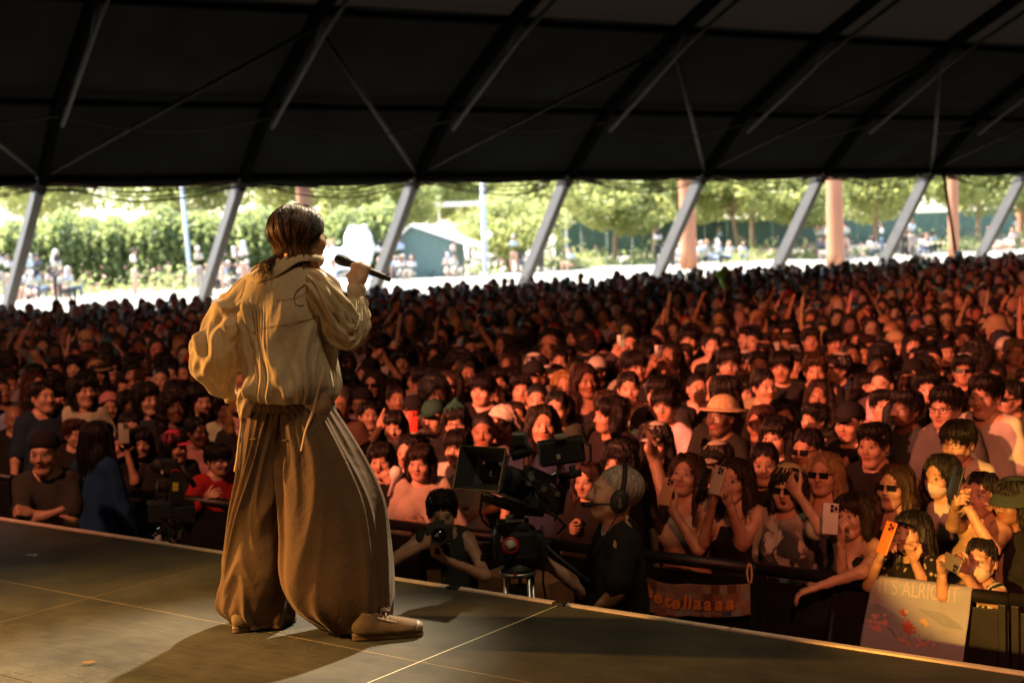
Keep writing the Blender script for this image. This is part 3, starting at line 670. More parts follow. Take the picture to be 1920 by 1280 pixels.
def deck_mat():
    m, nt, b, N, L = nmat('worn_stage_deck')
    tc = N.new('ShaderNodeTexCoord'); oi = N.new('ShaderNodeObjectInfo')
    geo = N.new('ShaderNodeNewGeometry')
    mp = N.new('ShaderNodeMapping'); mp.inputs['Rotation'].default_value = (0, 0, R(36.3)); L.new(geo.outputs['Position'], mp.inputs[0])
    big = N.new('ShaderNodeTexNoise'); big.inputs['Scale'].default_value = 2.2; big.inputs['Detail'].default_value = 8; big.inputs['Roughness'].default_value = 0.65; L.new(mp.outputs[0], big.inputs[0])
    st = N.new('ShaderNodeMapping'); st.inputs['Scale'].default_value = (3, 26, 3); L.new(mp.outputs[0], st.inputs[0])
    gr = N.new('ShaderNodeTexNoise'); gr.inputs['Scale'].default_value = 2.0; gr.inputs['Detail'].default_value = 6; L.new(st.outputs[0], gr.inputs[0])
    ramp = N.new('ShaderNodeValToRGB'); e = ramp.color_ramp.elements
    e[0].position = 0.33; e[0].color = (0.030, 0.028, 0.021, 1); e[1].position = 0.68; e[1].color = (0.085, 0.077, 0.056, 1); L.new(big.outputs[0], ramp.inputs[0])
    rg = N.new('ShaderNodeMapRange'); rg.inputs[1].default_value = 0.35; rg.inputs[2].default_value = 0.65; rg.inputs[3].default_value = 0.88; rg.inputs[4].default_value = 1.10; L.new(gr.outputs[0], rg.inputs[0])
    sc = N.new('ShaderNodeVectorMath'); sc.operation = 'SCALE'; L.new(ramp.outputs[0], sc.inputs[0]); L.new(rg.outputs[0], sc.inputs['Scale'])
    # pale scuffs and dark heel marks
    wv = N.new('ShaderNodeTexNoise'); wv.inputs['Scale'].default_value = 7.0; wv.inputs['Detail'].default_value = 3; wv.inputs['Distortion'].default_value = 2.2; L.new(mp.outputs[0], wv.inputs[0])
    ab = N.new('ShaderNodeMapRange'); ab.inputs[1].default_value = 0.495; ab.inputs[2].default_value = 0.5; ab.inputs[3].default_value = 0; ab.inputs[4].default_value = 1; L.new(wv.outputs[0], ab.inputs[0])
    ab2 = N.new('ShaderNodeMapRange'); ab2.inputs[1].default_value = 0.5; ab2.inputs[2].default_value = 0.505; ab2.inputs[3].default_value = 1; ab2.inputs[4].default_value = 0; L.new(wv.outputs[0], ab2.inputs[0])
    mm = N.new('ShaderNodeMath'); mm.operation = 'MULTIPLY'; L.new(ab.outputs[0], mm.inputs[0]); L.new(ab2.outputs[0], mm.inputs[1])
    pt = N.new('ShaderNodeTexNoise'); pt.inputs['Scale'].default_value = 1.3; L.new(mp.outputs[0], pt.inputs[0])
    pr = N.new('ShaderNodeMapRange'); pr.inputs[1].default_value = 0.52; pr.inputs[2].default_value = 0.66; L.new(pt.outputs[0], pr.inputs[0])
    m2 = N.new('ShaderNodeMath'); m2.operation = 'MULTIPLY'; L.new(mm.outputs[0], m2.inputs[0]); L.new(pr.outputs[0], m2.inputs[1])
    m3 = N.new('ShaderNodeMath'); m3.operation = 'MULTIPLY'; m3.inputs[1].default_value = 0.9; L.new(m2.outputs[0], m3.inputs[0])
    mx = N.new('ShaderNodeMix'); mx.data_type = 'RGBA'; L.new(m3.outputs[0], mx.inputs[0]); L.new(sc.outputs[0], mx.inputs[6]); mx.inputs[7].default_value = (0.20, 0.185, 0.15, 1)
    sp = N.new('ShaderNodeTexVoronoi'); sp.inputs['Scale'].default_value = 2.6; L.new(mp.outputs[0], sp.inputs[0])
    dk = N.new('ShaderNodeMapRange'); dk.inputs[1].default_value = 0.04; dk.inputs[2].default_value = 0.14; dk.inputs[3].default_value = 0.55; dk.inputs[4].default_value = 0.0; L.new(sp.outputs['Distance'], dk.inputs[0])
    mx2 = N.new('ShaderNodeMix'); mx2.data_type = 'RGBA'; L.new(dk.outputs[0], mx2.inputs[0]); L.new(mx.outputs[2], mx2.inputs[6]); mx2.inputs[7].default_value = (0.022, 0.022, 0.02, 1)
    L.new(mx2.outputs[2], b.inputs['Base Color'])
    rr = N.new('ShaderNodeMapRange'); rr.inputs[3].default_value = 0.55; rr.inputs[4].default_value = 0.8; L.new(gr.outputs[0], rr.inputs[0]); L.new(rr.outputs[0], b.inputs['Roughness'])
    u = N.new('ShaderNodeBump'); u.inputs['Strength'].default_value = 0.12; u.inputs['Distance'].default_value = 0.01; L.new(gr.outputs[0], u.inputs['Height']); L.new(u.outputs[0], b.inputs['Normal'])
    return m
M_DECK = deck_mat()
M_TRIM = pmat('edge_trim', (0.78, 0.62, 0.50), 0.6, noise=0.12, nscale=20)
EDGE_N = 4.938
stage = struct(empty('stage_floor'))
mb = MB()
rot = Matrix(((EU.x, EN.x, 0), (EU.y, EN.y, 0), (0, 0, 1)))
def ubox(u0, u1, n0, n1, z0, z1): return un((u0 + u1) / 2, (n0 + n1) / 2, (z0 + z1) / 2), (u1 - u0, n1 - n0, z1 - z0), rot
mb.box(*ubox(-16, 10, -8, EDGE_N - 0.01, 0.15, STAGE_Z - 0.03))
mb.build('stage_deck', M_BLACK, stage)
PU, PN = 1.96, 0.92
for j in range(-5, 6):
    for i in range(9):
        u0 = -3.40 + PU * j; n1 = EDGE_N - 0.035 - PN * i
        g = 0.0028
        c = un(u0 + PU / 2, n1 - PN / 2, STAGE_Z - 0.014); q = proj(c)
        p = MB(); p.box(c, (PU - 2 * g, PN - 2 * g, 0.028), rot @ Matrix.Rotation(R(random.uniform(-.03, .03)), 3, 'X'), 0.0018)
        p.build('deck_panel', M_DECK, stage)
# pale strip along the edge, in lengths
ub = [-15.5, -11.2, -7.6, -5.955, -2.6, 0.4, 3.2, 7.5]
for a, b_ in zip(ub, ub[1:]):
    p = MB(); p.box(*ubox(a + 0.004, b_ - 0.004, EDGE_N - 0.032, EDGE_N + (0.012 if a < -6 else 0.0), STAGE_Z - 0.04, STAGE_Z + 0.006), 0.003)
    p.build('edge_strip', M_TRIM, stage)
# pale seam tape, small screws and hinges at the edge
p = MB(); p.box(*ubox(-3.4045, -3.3975, EDGE_N - 1.6, EDGE_N - 0.045, STAGE_Z - 0.001, STAGE_Z + 0.0012)); p.build('seam_line', pmat('seam_tape', (0.60, 0.56, 0.42), 0.6), stage)
M_SEAM = pmat('seam_edge', (0.30, 0.22, 0.12), 0.6)
p = MB(); p.box(*ubox(-15, 7, EDGE_N - 0.035 - PN - 0.0026, EDGE_N - 0.035 - PN + 0.0026, STAGE_Z - 0.02, STAGE_Z - 0.001)); p.build('seam_line', M_SEAM, stage)
p = MB(); p.box(*ubox(-5.3626, -5.3574, -3, EDGE_N - 0.045, STAGE_Z - 0.02, STAGE_Z - 0.001)); p.build('seam_line', M_SEAM, stage)
for u in (-3.40, -3.98):
    p = MB(); p.box(*ubox(u - 0.03, u + 0.03, EDGE_N - 0.05, EDGE_N - 0.015, STAGE_Z, STAGE_Z + 0.012), 0.004); p.build('edge_latch', M_RUBBER, stage)
# unseen black drapes, added behind the photographer to keep the tent dark
M_DRAPE = pmat('black_drape', (0.012, 0.012, 0.012), 0.9)
bd = MB()
pts = [un(-15, -7.5), un(10, -7.5)]
for a, b_ in ((un(-15.5, 3.5), un(-15.5, -7.5)), (un(-15.5, -7.5), un(9.5, -7.5)), (un(9.5, -7.5), un(9.5, 2.0))):
    L_ = (b_ - a); n_ = 60; V = []; side = Vector((-L_.y, L_.x, 0)).normalized()
    for i in range(n_ + 1):
        q = a + L_ * (i / n_) + side * 0.12 * math.sin(i * 1.9)
        V += [q + Vector((0, 0, 0.0)), q + Vector((0, 0, 9.5))]
    bd.add(V, [(2 * i, 2 * i + 2, 2 * i + 3, 2 * i + 1) for i in range(n_)])
drape = bd.build('backdrop_light_block', M_DRAPE, None, True); struct(drape)

# ------------------------------------------------------------------ the tent
M_CANVAS = None
def canvas_mat(tw=0.0005):
    m = bpy.data.materials.new('dark_tent_fabric'); m.use_nodes = True; N = m.node_tree.nodes; L = m.node_tree.links; N.remove(N['Principled BSDF'])
    tc = N.new('ShaderNodeTexCoord'); mp = N.new('ShaderNodeMapping'); mp.inputs['Scale'].default_value = (0.5, 0.5, 0.2); L.new(tc.outputs['Object'], mp.inputs[0])
    t = N.new('ShaderNodeTexNoise'); t.inputs['Scale'].default_value = 1.5; t.inputs['Detail'].default_value = 6; L.new(mp.outputs[0], t.inputs[0])
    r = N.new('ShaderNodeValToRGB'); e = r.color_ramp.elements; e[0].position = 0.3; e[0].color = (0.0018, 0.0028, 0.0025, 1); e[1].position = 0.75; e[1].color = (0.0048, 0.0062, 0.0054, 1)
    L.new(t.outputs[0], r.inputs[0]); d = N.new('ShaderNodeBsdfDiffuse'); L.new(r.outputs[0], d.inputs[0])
    tr = N.new('ShaderNodeBsdfTranslucent'); tr.inputs[0].default_value = (0.50, 0.36, 0.26, 1)
    mx = N.new('ShaderNodeMixShader'); mx.inputs[0].default_value = tw
    L.new(d.outputs[0], mx.inputs[1]); L.new(tr.outputs[0], mx.inputs[2]); L.new(mx.outputs[0], N['Material Output'].inputs[0])
    return m
M_CANVAS = canvas_mat(); M_CANVAS_THIN = canvas_mat(0.0020)
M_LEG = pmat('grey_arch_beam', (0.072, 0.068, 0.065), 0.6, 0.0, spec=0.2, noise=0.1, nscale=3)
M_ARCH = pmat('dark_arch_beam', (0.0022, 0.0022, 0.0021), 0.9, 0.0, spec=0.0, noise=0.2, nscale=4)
M_BRACE = pmat('brace_tube', (0.010, 0.0085, 0.007), 0.7, 0.0, spec=0.05, noise=0.15)
M_CABLE = pmat('cable', (0.014, 0.012, 0.011), 0.8, spec=0.1)
M_CABLE2 = pmat('reddish_cable', (0.05, 0.02, 0.015), 0.7, spec=0.1)
PROF = [(-2.75, 0.0), (0.0, 4.60), (2.0, 6.36), (5.3, 8.13), (12.0, 10.9), (21.0, 13.6), (30.0, 15.6), (39.0, 13.6), (48.0, 10.9), (54.7, 8.13), (58.0, 6.36), (60.0, 4.60), (62.75, 0.0)]
BAY = 5.0
tent_root = empty('festival_tent', T0); tag(tent_root, 'large dark festival tent with leaning grey legs and open sides', 'tent')
def child(o): o.parent = tent_root; o.matrix_parent_inverse = Matrix.Translation(T0).inverted(); return o
I0, I1 = -10, 11
for i in range(I0, I1 + 1):
    sv = BAY * i
    for leg in (0, 1):      # the grey legs below the eaves
        (k0, z0), (k1, z1) = (PROF[0], PROF[1]) if leg == 0 else (PROF[-1], PROF[-2])
        m = MB(); a = tent(sv - 0.95, k0 + (0.45 if leg == 0 else -0.45), z0); b_ = tent(sv, k1, z1); d = (b_ - a); ax = d.normalized(); sd_ = TE; nn = ax.cross(sd_).normalized()
        Mx = Matrix(((sd_.x, nn.x, ax.x), (sd_.y, nn.y, ax.y), (sd_.z, nn.z, ax.z)))
        m.box((a + b_) / 2, (0.22, 0.38, d.length + 0.1), Mx, 0.012)
        m.box(a + ax * 0.05, (0.5, 0.6, 0.06), None, 0.01)
        child(m.build('leg', M_LEG))
    # the dark arch above
    m = MB()
    for (k0, z0), (k1, z1) in zip(PROF[1:-2], PROF[2:-1]):
        a = tent(sv, k0, z0 - 0.16); b_ = tent(sv, k1, z1 - 0.16); d = b_ - a; ax = d.normalized(); nn = ax.cross(TE).normalized()
        m.box((a + b_) / 2, (0.17, 0.32, d.length + 0.16), Matrix(((TE.x, nn.x, ax.x), (TE.y, nn.y, ax.y), (TE.z, nn.z, ax.z))))
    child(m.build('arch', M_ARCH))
    # pale tie tube hanging under the arch on the open side
    if -4 <= i <= 9:
        m = MB(); m.tube([tent(sv + 0.05, 2.1, 5.72), tent(sv + 0.05, 5.6, 7.60), tent(sv + 0.05, 9.5, 9.2)], 0.055, 8); child(m.build('tie_tube', M_BRACE, None, True))
        m = MB(); m.tube([tent(sv + 0.02, 5.1, 7.35), tent(sv + 0.02, 5.9, 8.2)], 0.05, 6); child(m.build('hanger', M_BRACE, None, True))
for i in range(I0, I1):
    for q, ((k0, z0), (k1, z1)) in enumerate(zip(PROF[1:-2], PROF[2:-1])):
        nu, nv = 22, 8; V = []
        for b_ in range(nv + 1):
            for a in range(nu + 1):
                ta, tb = a / nu, b_ / nv
                sag = -0.16 * math.sin(math.pi * ta) * math.sin(math.pi * tb) - (0.018 * math.sin(ta * 19 + i) + 0.014 * math.sin(ta * 43 + tb * 5 + i * 2.1) + 0.012 * math.sin(ta * 31 - tb * 7 + i)) * math.sin(math.pi * tb) * math.sin(math.pi * ta)
                V.append(tent(BAY * (i + ta), k0 + (k1 - k0) * tb, z0 + (z1 - z0) * tb + sag + 0.06))
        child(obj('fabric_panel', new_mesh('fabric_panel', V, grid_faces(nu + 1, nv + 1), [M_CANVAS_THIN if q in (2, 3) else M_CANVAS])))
for (k, z, r) in ((0.05, 4.62, 0.10), (2.05, 6.24, 0.085), (5.35, 8.02, 0.10), (12, 10.75, 0.10), (48, 10.75, 0.1), (54.65, 8.02, 0.1), (59.95, 4.52, 0.11)):
    for i in range(I0, I1):
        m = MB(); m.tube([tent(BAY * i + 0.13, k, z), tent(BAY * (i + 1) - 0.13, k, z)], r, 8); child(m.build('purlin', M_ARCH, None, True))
# unseen walls added to shut out daylight: other side, both ends, behind the stage
for i in range(I0, I1):
    for far in (0, 1):
        if not far and i > -3: continue
        V = []
        for tb in np.linspace(0, 1, 5):
            for ta in np.linspace(0, 1, 9): V.append(tent(BAY * (i + ta), (60.2 + 2.5 * (1 - tb) if far else -0.2 - 2.5 * (1 - tb)) + 0.1 * math.sin(ta * 20), 4.75 * tb))
        child(obj('side_light_block', new_mesh('side_light_block', V, grid_faces(9, 5), [M_CANVAS])))
for sv in (BAY * I0 - 0.2, BAY * I1 + 0.2):
    V = [tent(sv, k, z + 0.1) for k, z in PROF]
    child(obj('end_light_block', new_mesh('end_light_block', V, [tuple(range(len(V)))], [M_CANVAS], False)))
# fabric valance below the eave, bundled dark
for i in range(I0, I1):
    nu = 14; V = []
    for j, dz in enumerate((0.20, 0.10, 0.0)):
        for a in range(nu + 1):
            ta = a / nu; V.append(tent(BAY * (i + ta), -0.10 - 0.02 * j + 0.03 * math.sin(ta * 23 + i + j), 4.46 + dz - 0.05 * math.sin(ta * math.pi) * j * (0.6 + 0.4 * math.sin(i * 1.7))))
    child(obj('valance', new_mesh('valance', V, grid_faces(nu + 1, 3), [M_CANVAS])))
# braces zigzag between eave and the third purlin, every second leg
for i in range(-4, 10):
    a, b_ = ((0.12, 4.66), (5.15, 7.72)) if i % 2 == 0 else ((5.15, 7.72), (0.12, 4.66))
    m = MB(); m.tube([tent(BAY * i, *a), tent(BAY * (i + 1), *b_)], 0.06 if i % 2 == 1 else 0.045, 8); child(m.build('brace', M_BRACE, None, True))
# slack cables: a garland along the second purlin and a bundle along the eave
for i in range(-4, 10):
    m = MB(); m.tube([tent(BAY * (i + t / 12), 1.95, 5.95 - 0.42 * math.sin(math.pi * t / 12) * (0.8 + 0.2 * math.sin(i * 2.3))) for t in range(13)], 0.022, 5); child(m.build('cable', M_CABLE, None, True))
    for c in range(4):
        m = MB(); r0 = random.random() * 6
        m.tube([tent(BAY * (i + t / 12), 0.25 + 0.08 * c, 4.50 - 0.05 * c - (0.10 + 0.07 * c) * math.sin(math.pi * t / 12) ** 2 + 0.02 * math.sin(t * 1.3 + r0)) for t in range(13)], 0.020 + 0.006 * (c % 2), 5)
        child(m.build('cable', M_CABLE2 if (c + i) % 4 == 0 else M_CABLE, None, True))
# thin dark pole hanging from the eave, leaning
m = MB(); a = at(1768, 318, 46.8); b_ = at(1806, 470, 47.6); b_.z = 0; m.tube([a, b_], 0.055, 8); child(m.build('stay_pole', M_ARCH, None, True))

# ------------------------------------------------------------------ beyond the tent: hedge, trees, pillars, booth, statue
def leaf_mat(name, dark, light, trans, tw=0.45):
    m, nt, b, N, L = nmat(name)
    geo = N.new('ShaderNodeNewGeometry'); mr = N.new('ShaderNodeMix'); mr.data_type = 'RGBA'; L.new(geo.outputs['Random Per Island'], mr.inputs[0])
    mr.inputs[6].default_value = (*dark, 1); mr.inputs[7].default_value = (*light, 1); L.new(mr.outputs[2], b.inputs['Base Color']); b.inputs['Roughness'].default_value = 0.5
    tr = N.new('ShaderNodeBsdfTranslucent'); tr.inputs[0].default_value = (*trans, 1)
    mx = N.new('ShaderNodeMixShader'); mx.inputs[0].default_value = tw; L.new(b.outputs[0], mx.inputs[1]); L.new(tr.outputs[0], mx.inputs[2]); L.new(mx.outputs[0], N['Material Output'].inputs[0])
    return m
M_HEDGE = leaf_mat('hedge_leaf', (0.085, 0.12, 0.040), (0.19, 0.23, 0.085), (0.42, 0.48, 0.17), 0.45)
M_TREE = leaf_mat('tree_leaf', (0.10, 0.14, 0.040), (0.23, 0.26, 0.085), (0.50, 0.52, 0.18), 0.5)
M_BARK = pmat('tan_bark', (0.36, 0.24, 0.15), 0.9, noise=0.3, nscale=3, bump=0.5, bscale=8, stretch=(3, 3, 0.5))
M_PILLAR = pmat('tan_pillar', (0.36, 0.15, 0.075), 0.85, noise=0.14, nscale=1.5, stretch=(1, 1, 0.3))
def leaves(P, size, seed, up=0.4):
    r = np.random.default_rng(seed); n = len(P)
    d = r.normal(size=(n, 3)); d[:, 2] += up; d /= np.linalg.norm(d, axis=1)[:, None]
    a = np.cross(d, r.normal(size=(n, 3))); a /= np.linalg.norm(a, axis=1)[:, None]; b = np.cross(d, a)
    s = size * (0.6 + 0.8 * r.random((n, 1)))
    V = np.stack([P - a * s, P + b * s * 0.55, P + a * s, P - b * s * 0.55], axis=1).reshape(-1, 3)
    return V, np.arange(4 * n).reshape(n, 4)
def hedge_thing():
    r = np.random.default_rng(3); a = at(-330, 480, 60); b = at(742, 480, 63); a.z = b.z = 1.2
    n = 64000; t = r.random(n); L_ = (b - a)
    ang = r.random(n) * 6.283
    bump = 0.5 * np.sin(t * 34) + 0.35 * np.sin(t * 77 + 1) + 0.2 * np.sin(t * 141)
    top = 3.35 + 0.42 * bump; dep = 2.2 + 0.25 * bump
    rad = np.clip(1 - np.abs(r.normal(size=n)) * 0.12, 0.3, 1.05)
    w = np.sign(np.cos(ang)) * np.abs(np.cos(ang)) ** 0.8 * dep * rad; z = 1.25 + (0.5 + 0.5 * np.sign(np.sin(ang)) * np.abs(np.sin(ang)) ** 0.8 * rad) * (top - 0.3)
    clump = 0.22 * np.sin(t * 420 + z * 3) * np.sin(z * 4.1 + t * 90)
    P = np.array(a)[None] + t[:, None] * np.array(L_)[None]
    nrm = np.array(Vector((-L_.y, L_.x, 0)).normalized())
    P = P + (w + clump)[:, None] * nrm[None]; P[:, 2] = z + clump * 0.5
    V, F = leaves(P, 0.13, 4)
    root = empty('hedge', (a.x, a.y, 1.2)); tag(root, 'tall dense green hedge with a sunlit top beyond the tent', 'hedge')
    o = obj('foliage', new_mesh('foliage', V - np.array([a.x, a.y, 1.2]), F, [M_HEDGE], False), root)
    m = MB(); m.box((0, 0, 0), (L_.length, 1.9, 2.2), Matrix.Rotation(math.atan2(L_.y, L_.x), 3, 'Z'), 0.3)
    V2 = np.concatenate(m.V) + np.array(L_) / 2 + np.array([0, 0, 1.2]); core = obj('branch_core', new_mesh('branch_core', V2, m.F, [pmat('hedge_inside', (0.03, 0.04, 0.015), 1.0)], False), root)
hedge_thing()
CROWNS = {}
def crown_mesh(seed, n=10400):
    r = np.random.default_rng(seed); P = []
    for c in range(26):
        d = r.normal(size=3); d /= np.linalg.norm(d); c0 = d * np.array([1.0, 1.0, 0.72]) * (0.35 + 0.6 * r.random())
        q = r.normal(size=(n // 26, 3)); q /= np.linalg.norm(q, axis=1)[:, None]; q *= (0.30 + 0.16 * r.random()) * (1 - 0.35 * r.random((n // 26, 1)) ** 2)
        P.append(c0 + q * np.array([1, 1, 0.8]))
    V, F = leaves(np.concatenate(P), 0.042, seed + 1); return new_mesh('crown', V, F, [M_TREE], False)
def tree(px, Y, h_trunk, R_, label, seed, top=None, lean=0.0):
    g = at(px, 440, Y); base = Vector((g.x, g.y, ground_h(g.x, g.y)))
    root = empty('tree', base, seed * 1.3); tag(root, label, 'tree', 'trees beyond the tent')
    m = MB(); r0 = 0.17
    m.tube([(0, 0, -0.1), (lean * 0.3, 0, h_trunk * 0.4), (lean, 0.05, h_trunk), (lean * 1.2, 0, h_trunk + R_ * 0.7)], [r0, r0 * 0.8, r0 * 0.62, 0.05], 9)
    for k in range(5):
        a = k * 1.26 + seed; m.tube([(lean, 0.05, h_trunk * (0.9 + 0.05 * k)), (lean + math.cos(a) * R_ * 0.35, math.sin(a) * R_ * 0.35, h_trunk + R_ * 0.45), (lean + math.cos(a) * R_ * 0.6, math.sin(a) * R_ * 0.6, h_trunk + R_ * 0.8)], [0.08, 0.05, 0.02], 6)
    m.build('trunk', M_BARK, root, True)
    me = CROWNS.setdefault(seed % 4, None) or CROWNS.__setitem__(seed % 4, crown_mesh(seed % 4)) or CROWNS[seed % 4]
    o = obj('crown', me, root); o.location = (lean, 0, h_trunk + R_ * 0.72); o.scale = (R_ * 1.3, R_ * 1.3, R_ * 1.05); o.rotation_euler = (0, 0, seed)
TREES = [
    (1000, 82, 2.9, 2.3, 'grey-green bushy tree beside the white lamp post', 0), (1150, 74, 1.9, 3.0, 'yellow-green tree with a tan trunk behind the strolling people', 1),
    (1225, 88, 2.3, 3.2, 'light green tree just before the orange-tan pillar', 2), (1385, 76, 2.4, 2.9, 'slim tree with a straight tan trunk, one of two close trunks', 3),
    (1410, 84, 2.5, 3.2, 'slim tree with a slightly leaning tan trunk, other of two close trunks', 0), (1478, 72, 2.0, 2.7, 'low leafy tree in front of the widest tan pillar', 1),
    (1640, 78, 2.4, 3.1, 'pale green tree between the two tan pillars', 2), (1705, 90, 2.2, 3.6, 'broad sunlit tree behind the leaning grey leg', 3),
    (1835, 80, 2.3, 3.0, 'bright green tree by the hanging dark pole', 0), (1915, 88, 2.2, 3.4, 'leafy tree at the edge of the picture beyond the tent', 1),
    (1300, 98, 2.2, 3.6, 'far green tree standing behind the dark green fence', 2), (1550, 100, 2.4, 3.8, 'far hazy tree rising behind the tan pillar', 3)]
for i, (px, Y, ht, R_, lab, sd_) in enumerate(TREES): tree(px, Y, ht, R_, lab, sd_ + 4 * (i % 2) + 0, lean=[0, .2, -.15, .3][i % 4])
TH = [(80, 74, 3.6, 3.2, 'dark leafy tree rising behind the hedge by the first leg', 2), (330, 72, 3.4, 3.0, 'dark leafy tree rising behind the hedge beside the thin pole', 0), (560, 78, 3.8, 3.4, 'broad tree rising behind the hedge above the singer', 1), (700, 70, 2.2, 2.4, 'rounded tree at the end of the hedge by the statue', 3)]
TH += [(950, 66, 0.7, 2.0, 'rounded grey-green shrub-like tree beside the lamp post', 2), (790, 100, 3.0, 4.2, 'pale far tree above the green booth', 1), (880, 112, 3.0, 4.6, 'pale far tree above the long white roof', 0), (1010, 104, 2.6, 4.4, 'pale far tree behind the fourth grey leg', 3)]
for (px, Y, ht, R_, lab, sd_) in TH: tree(px, Y, ht, R_, lab, sd_)
def pillar(px, Y, w, label, top=10.0):
    g = at(px, 440, Y); z = ground_h(g.x, g.y); root = MB(); n = 10
    root.lathe([(w * 0.56, -0.1), (w * 0.5, 0.8), (w * 0.47, 4.0), (w * 0.45, top)], Matrix.Translation((0, 0, 0)), 14)
    o = root.build('pillar', M_PILLAR, None, True); o.location = (g.x, g.y, z); tag(o, label, 'pillar', 'tan pillars beyond the tent'); return o
pillar(573, 66, 0.74, 'orange-tan pillar rising behind the hedge above the singer'); pillar(1290, 62, 0.72, 'orange-tan pillar partly behind the fifth grey tent leg')
pillar(1566, 63, 0.78, 'widest tan pillar standing clear between two tent legs'); pillar(1788, 68, 0.52, 'slim tan pillar right behind the hanging dark pole')
pillar(1915, 96, 0.7, 'tan pillar at the picture edge past the last leg')
# dark green fence in boards
M_FENCE = pmat('dark_green_fence', (0.020, 0.055, 0.036), 0.7, noise=0.25, nscale=2)
fence = empty('fence', at(1080, 470, 100)); tag(fence, 'long dark green fence behind the trees', 'fence')
fa, fb = at(1040, 440, 94), at(1990, 440, 118); fa.z = ground_h(fa.x, fa.y); fb.z = fa.z; FL = fb - fa
nb = 24; fence.location = fa
for i in range(nb):
    m = MB(); m.box(FL * ((i + 0.5) / nb) + Vector((0, 0, 1.15)), (FL.length / nb - 0.05, 0.06, 2.3), Matrix.Rotation(math.atan2(FL.y, FL.x), 3, 'Z')); m.build('fence_panel', M_FENCE, fence)
# gabled green booth, long white roof and white lamp post
M_BOOTH = pmat('green_booth_wall', (0.10, 0.16, 0.14), 0.7, noise=0.1); M_WROOF = pmat('white_roof', (0.72, 0.71, 0.68), 0.6, noise=0.06)
g = at(806, 470, 62); booth = empty('booth', (g.x, g.y, 1.2), R(-12), 0.8); tag(booth, 'dark green gabled booth beside the hedge', 'booth')
m = MB(); m.box((0, 0, 0.95), (3.2, 2.6, 1.9)); m.build('wall', M_BOOTH, booth)
m = MB(); m.add([(-1.6, -1.3, 1.9), (1.6, -1.3, 1.9), (-0.6, -1.3, 2.75), (-1.6, 1.3, 1.9), (1.6, 1.3, 1.9), (-0.6, 1.3, 2.75)], [(0, 1, 2), (3, 5, 4), (0, 3, 4, 1)]); m.build('gable', M_BOOTH, booth)
m = MB(); V_ = [(-1.9, -1.6, 1.78), (-0.6, -1.6, 2.9), (2.6, -1.6, 1.72), (-1.9, 1.6, 1.78), (-0.6, 1.6, 2.9), (2.6, 1.6, 1.72)]
V_ += [(x, y, z - 0.1) for x, y, z in V_]; m.add(V_, [(0, 1, 4, 3), (1, 2, 5, 4), (6, 9, 10, 7), (7, 10, 11, 8), (0, 6, 7, 1), (1, 7, 8, 2), (3, 4, 10, 9), (4, 5, 11, 10), (0, 3, 9, 6), (2, 8, 11, 5)]); m.build('roof', M_WROOF, booth)
g = at(885, 470, 90); wr = empty('canopy_roof', (g.x, g.y, 1.2), R(4)); tag(wr, 'long low white canopy roof behind the lamp post', 'canopy')
m = MB(); m.box((0, 0, 3.75), (13.5, 3.0, 0.22), None, 0.03); m.build('roof', M_WROOF, wr)
for x in (-6, -2, 2, 6):
    m = MB(); m.box((x, 0, 1.8), (0.16, 0.16, 3.7)); m.build('post', M_WROOF, wr)
g = at(909, 470, 58); lp = empty('lamp_post', (g.x, g.y, 1.2)); tag(lp, 'white lamp post standing between two grey tent legs', 'lamp post')
m = MB(); m.lathe([(0.16, 0), (0.12, 0.3), (0.10, 6.0)], Matrix.Identity(4), 12); m.build('pole', M_ALU, lp, True)
m = MB(); m.lathe([(0.02, -0.15), (0.14, -0.05), (0.16, 0.08), (0.04, 0.16)], Matrix.Translation((0.18, -0.1, 1.75)), 12); m.build('lamp_head', M_WHITEP, lp, True)
g = at(357, 500, 57); lp = empty('pole', (g.x, g.y, 1.2), 0); lp.rotation_euler = (0, R(-2.6), 0); tag(lp, 'thin grey pole standing before the hedge', 'pole')
m = MB(); m.lathe([(0.13, 0), (0.09, 0.4), (0.075, 6.0)], Matrix.Identity(4), 10); m.build('shaft', M_ALU, lp, True)
m = MB(); m.lathe([(0.2, 0), (0.2, 0.04), (0.13, 0.05)], Matrix.Identity(4), 10); m.build('base_plate', M_STEEL, lp, True)
# pale statue of a seated beast
g = at(672, 505, 57); s_ = SDF((-2.2, -1.1, -0.1), (1.2, 1.1, 2.6), 0.06)
s_.ell((0.05, -0.05, 1.35), (0.62, 0.6, 0.80), 0.1); s_.ell((0.25, -0.35, 1.55), (0.36, 0.4, 0.36), 0.15); s_.ell((0.36, -0.65, 1.42), (0.2, 0.22, 0.18), 0.1)
s_.cap((-0.1, 0, 0.9), (-1.2, 0.1, 0.75), 0.55, 0.48, 0.2); s_.cap((0.15, -0.2, 0.9), (0.2, -0.3, 0.1), 0.32, 0.24, 0.15); s_.cap((-1.4, 0.1, 0.6), (-1.1, -0.2, 0.12), 0.42, 0.25, 0.15); s_.cap((-0.2, -0.2, 2.05), (-0.15, -0.2, 2.15), 0.13, 0.1, 0.1); s_.cap((0.3, -0.2, 2.05), (0.3, -0.2, 2.15), 0.13, 0.1, 0.1)
Vs_, Qs_ = s_.mesh(); Vs_ = Vs_ + normals(Vs_, Qs_) * (vnoise(Vs_ * 1.6, 8) * 0.05)[:, None]
st = empty('statue', (g.x, g.y, 1.3), R(8)); tag(st, 'pale blue-white seated animal statue at the end of the hedge', 'statue')
obj('figure', new_mesh('figure', Vs_, Qs_, [pmat('statue_white', (0.62, 0.68, 0.68), 0.7, noise=0.08, nscale=2)]), st)
m = MB(); m.box((-0.5, 0, -0.02), (3.0, 1.8, 0.3), None, 0.04); m.build('plinth', M_WHITEP, st)

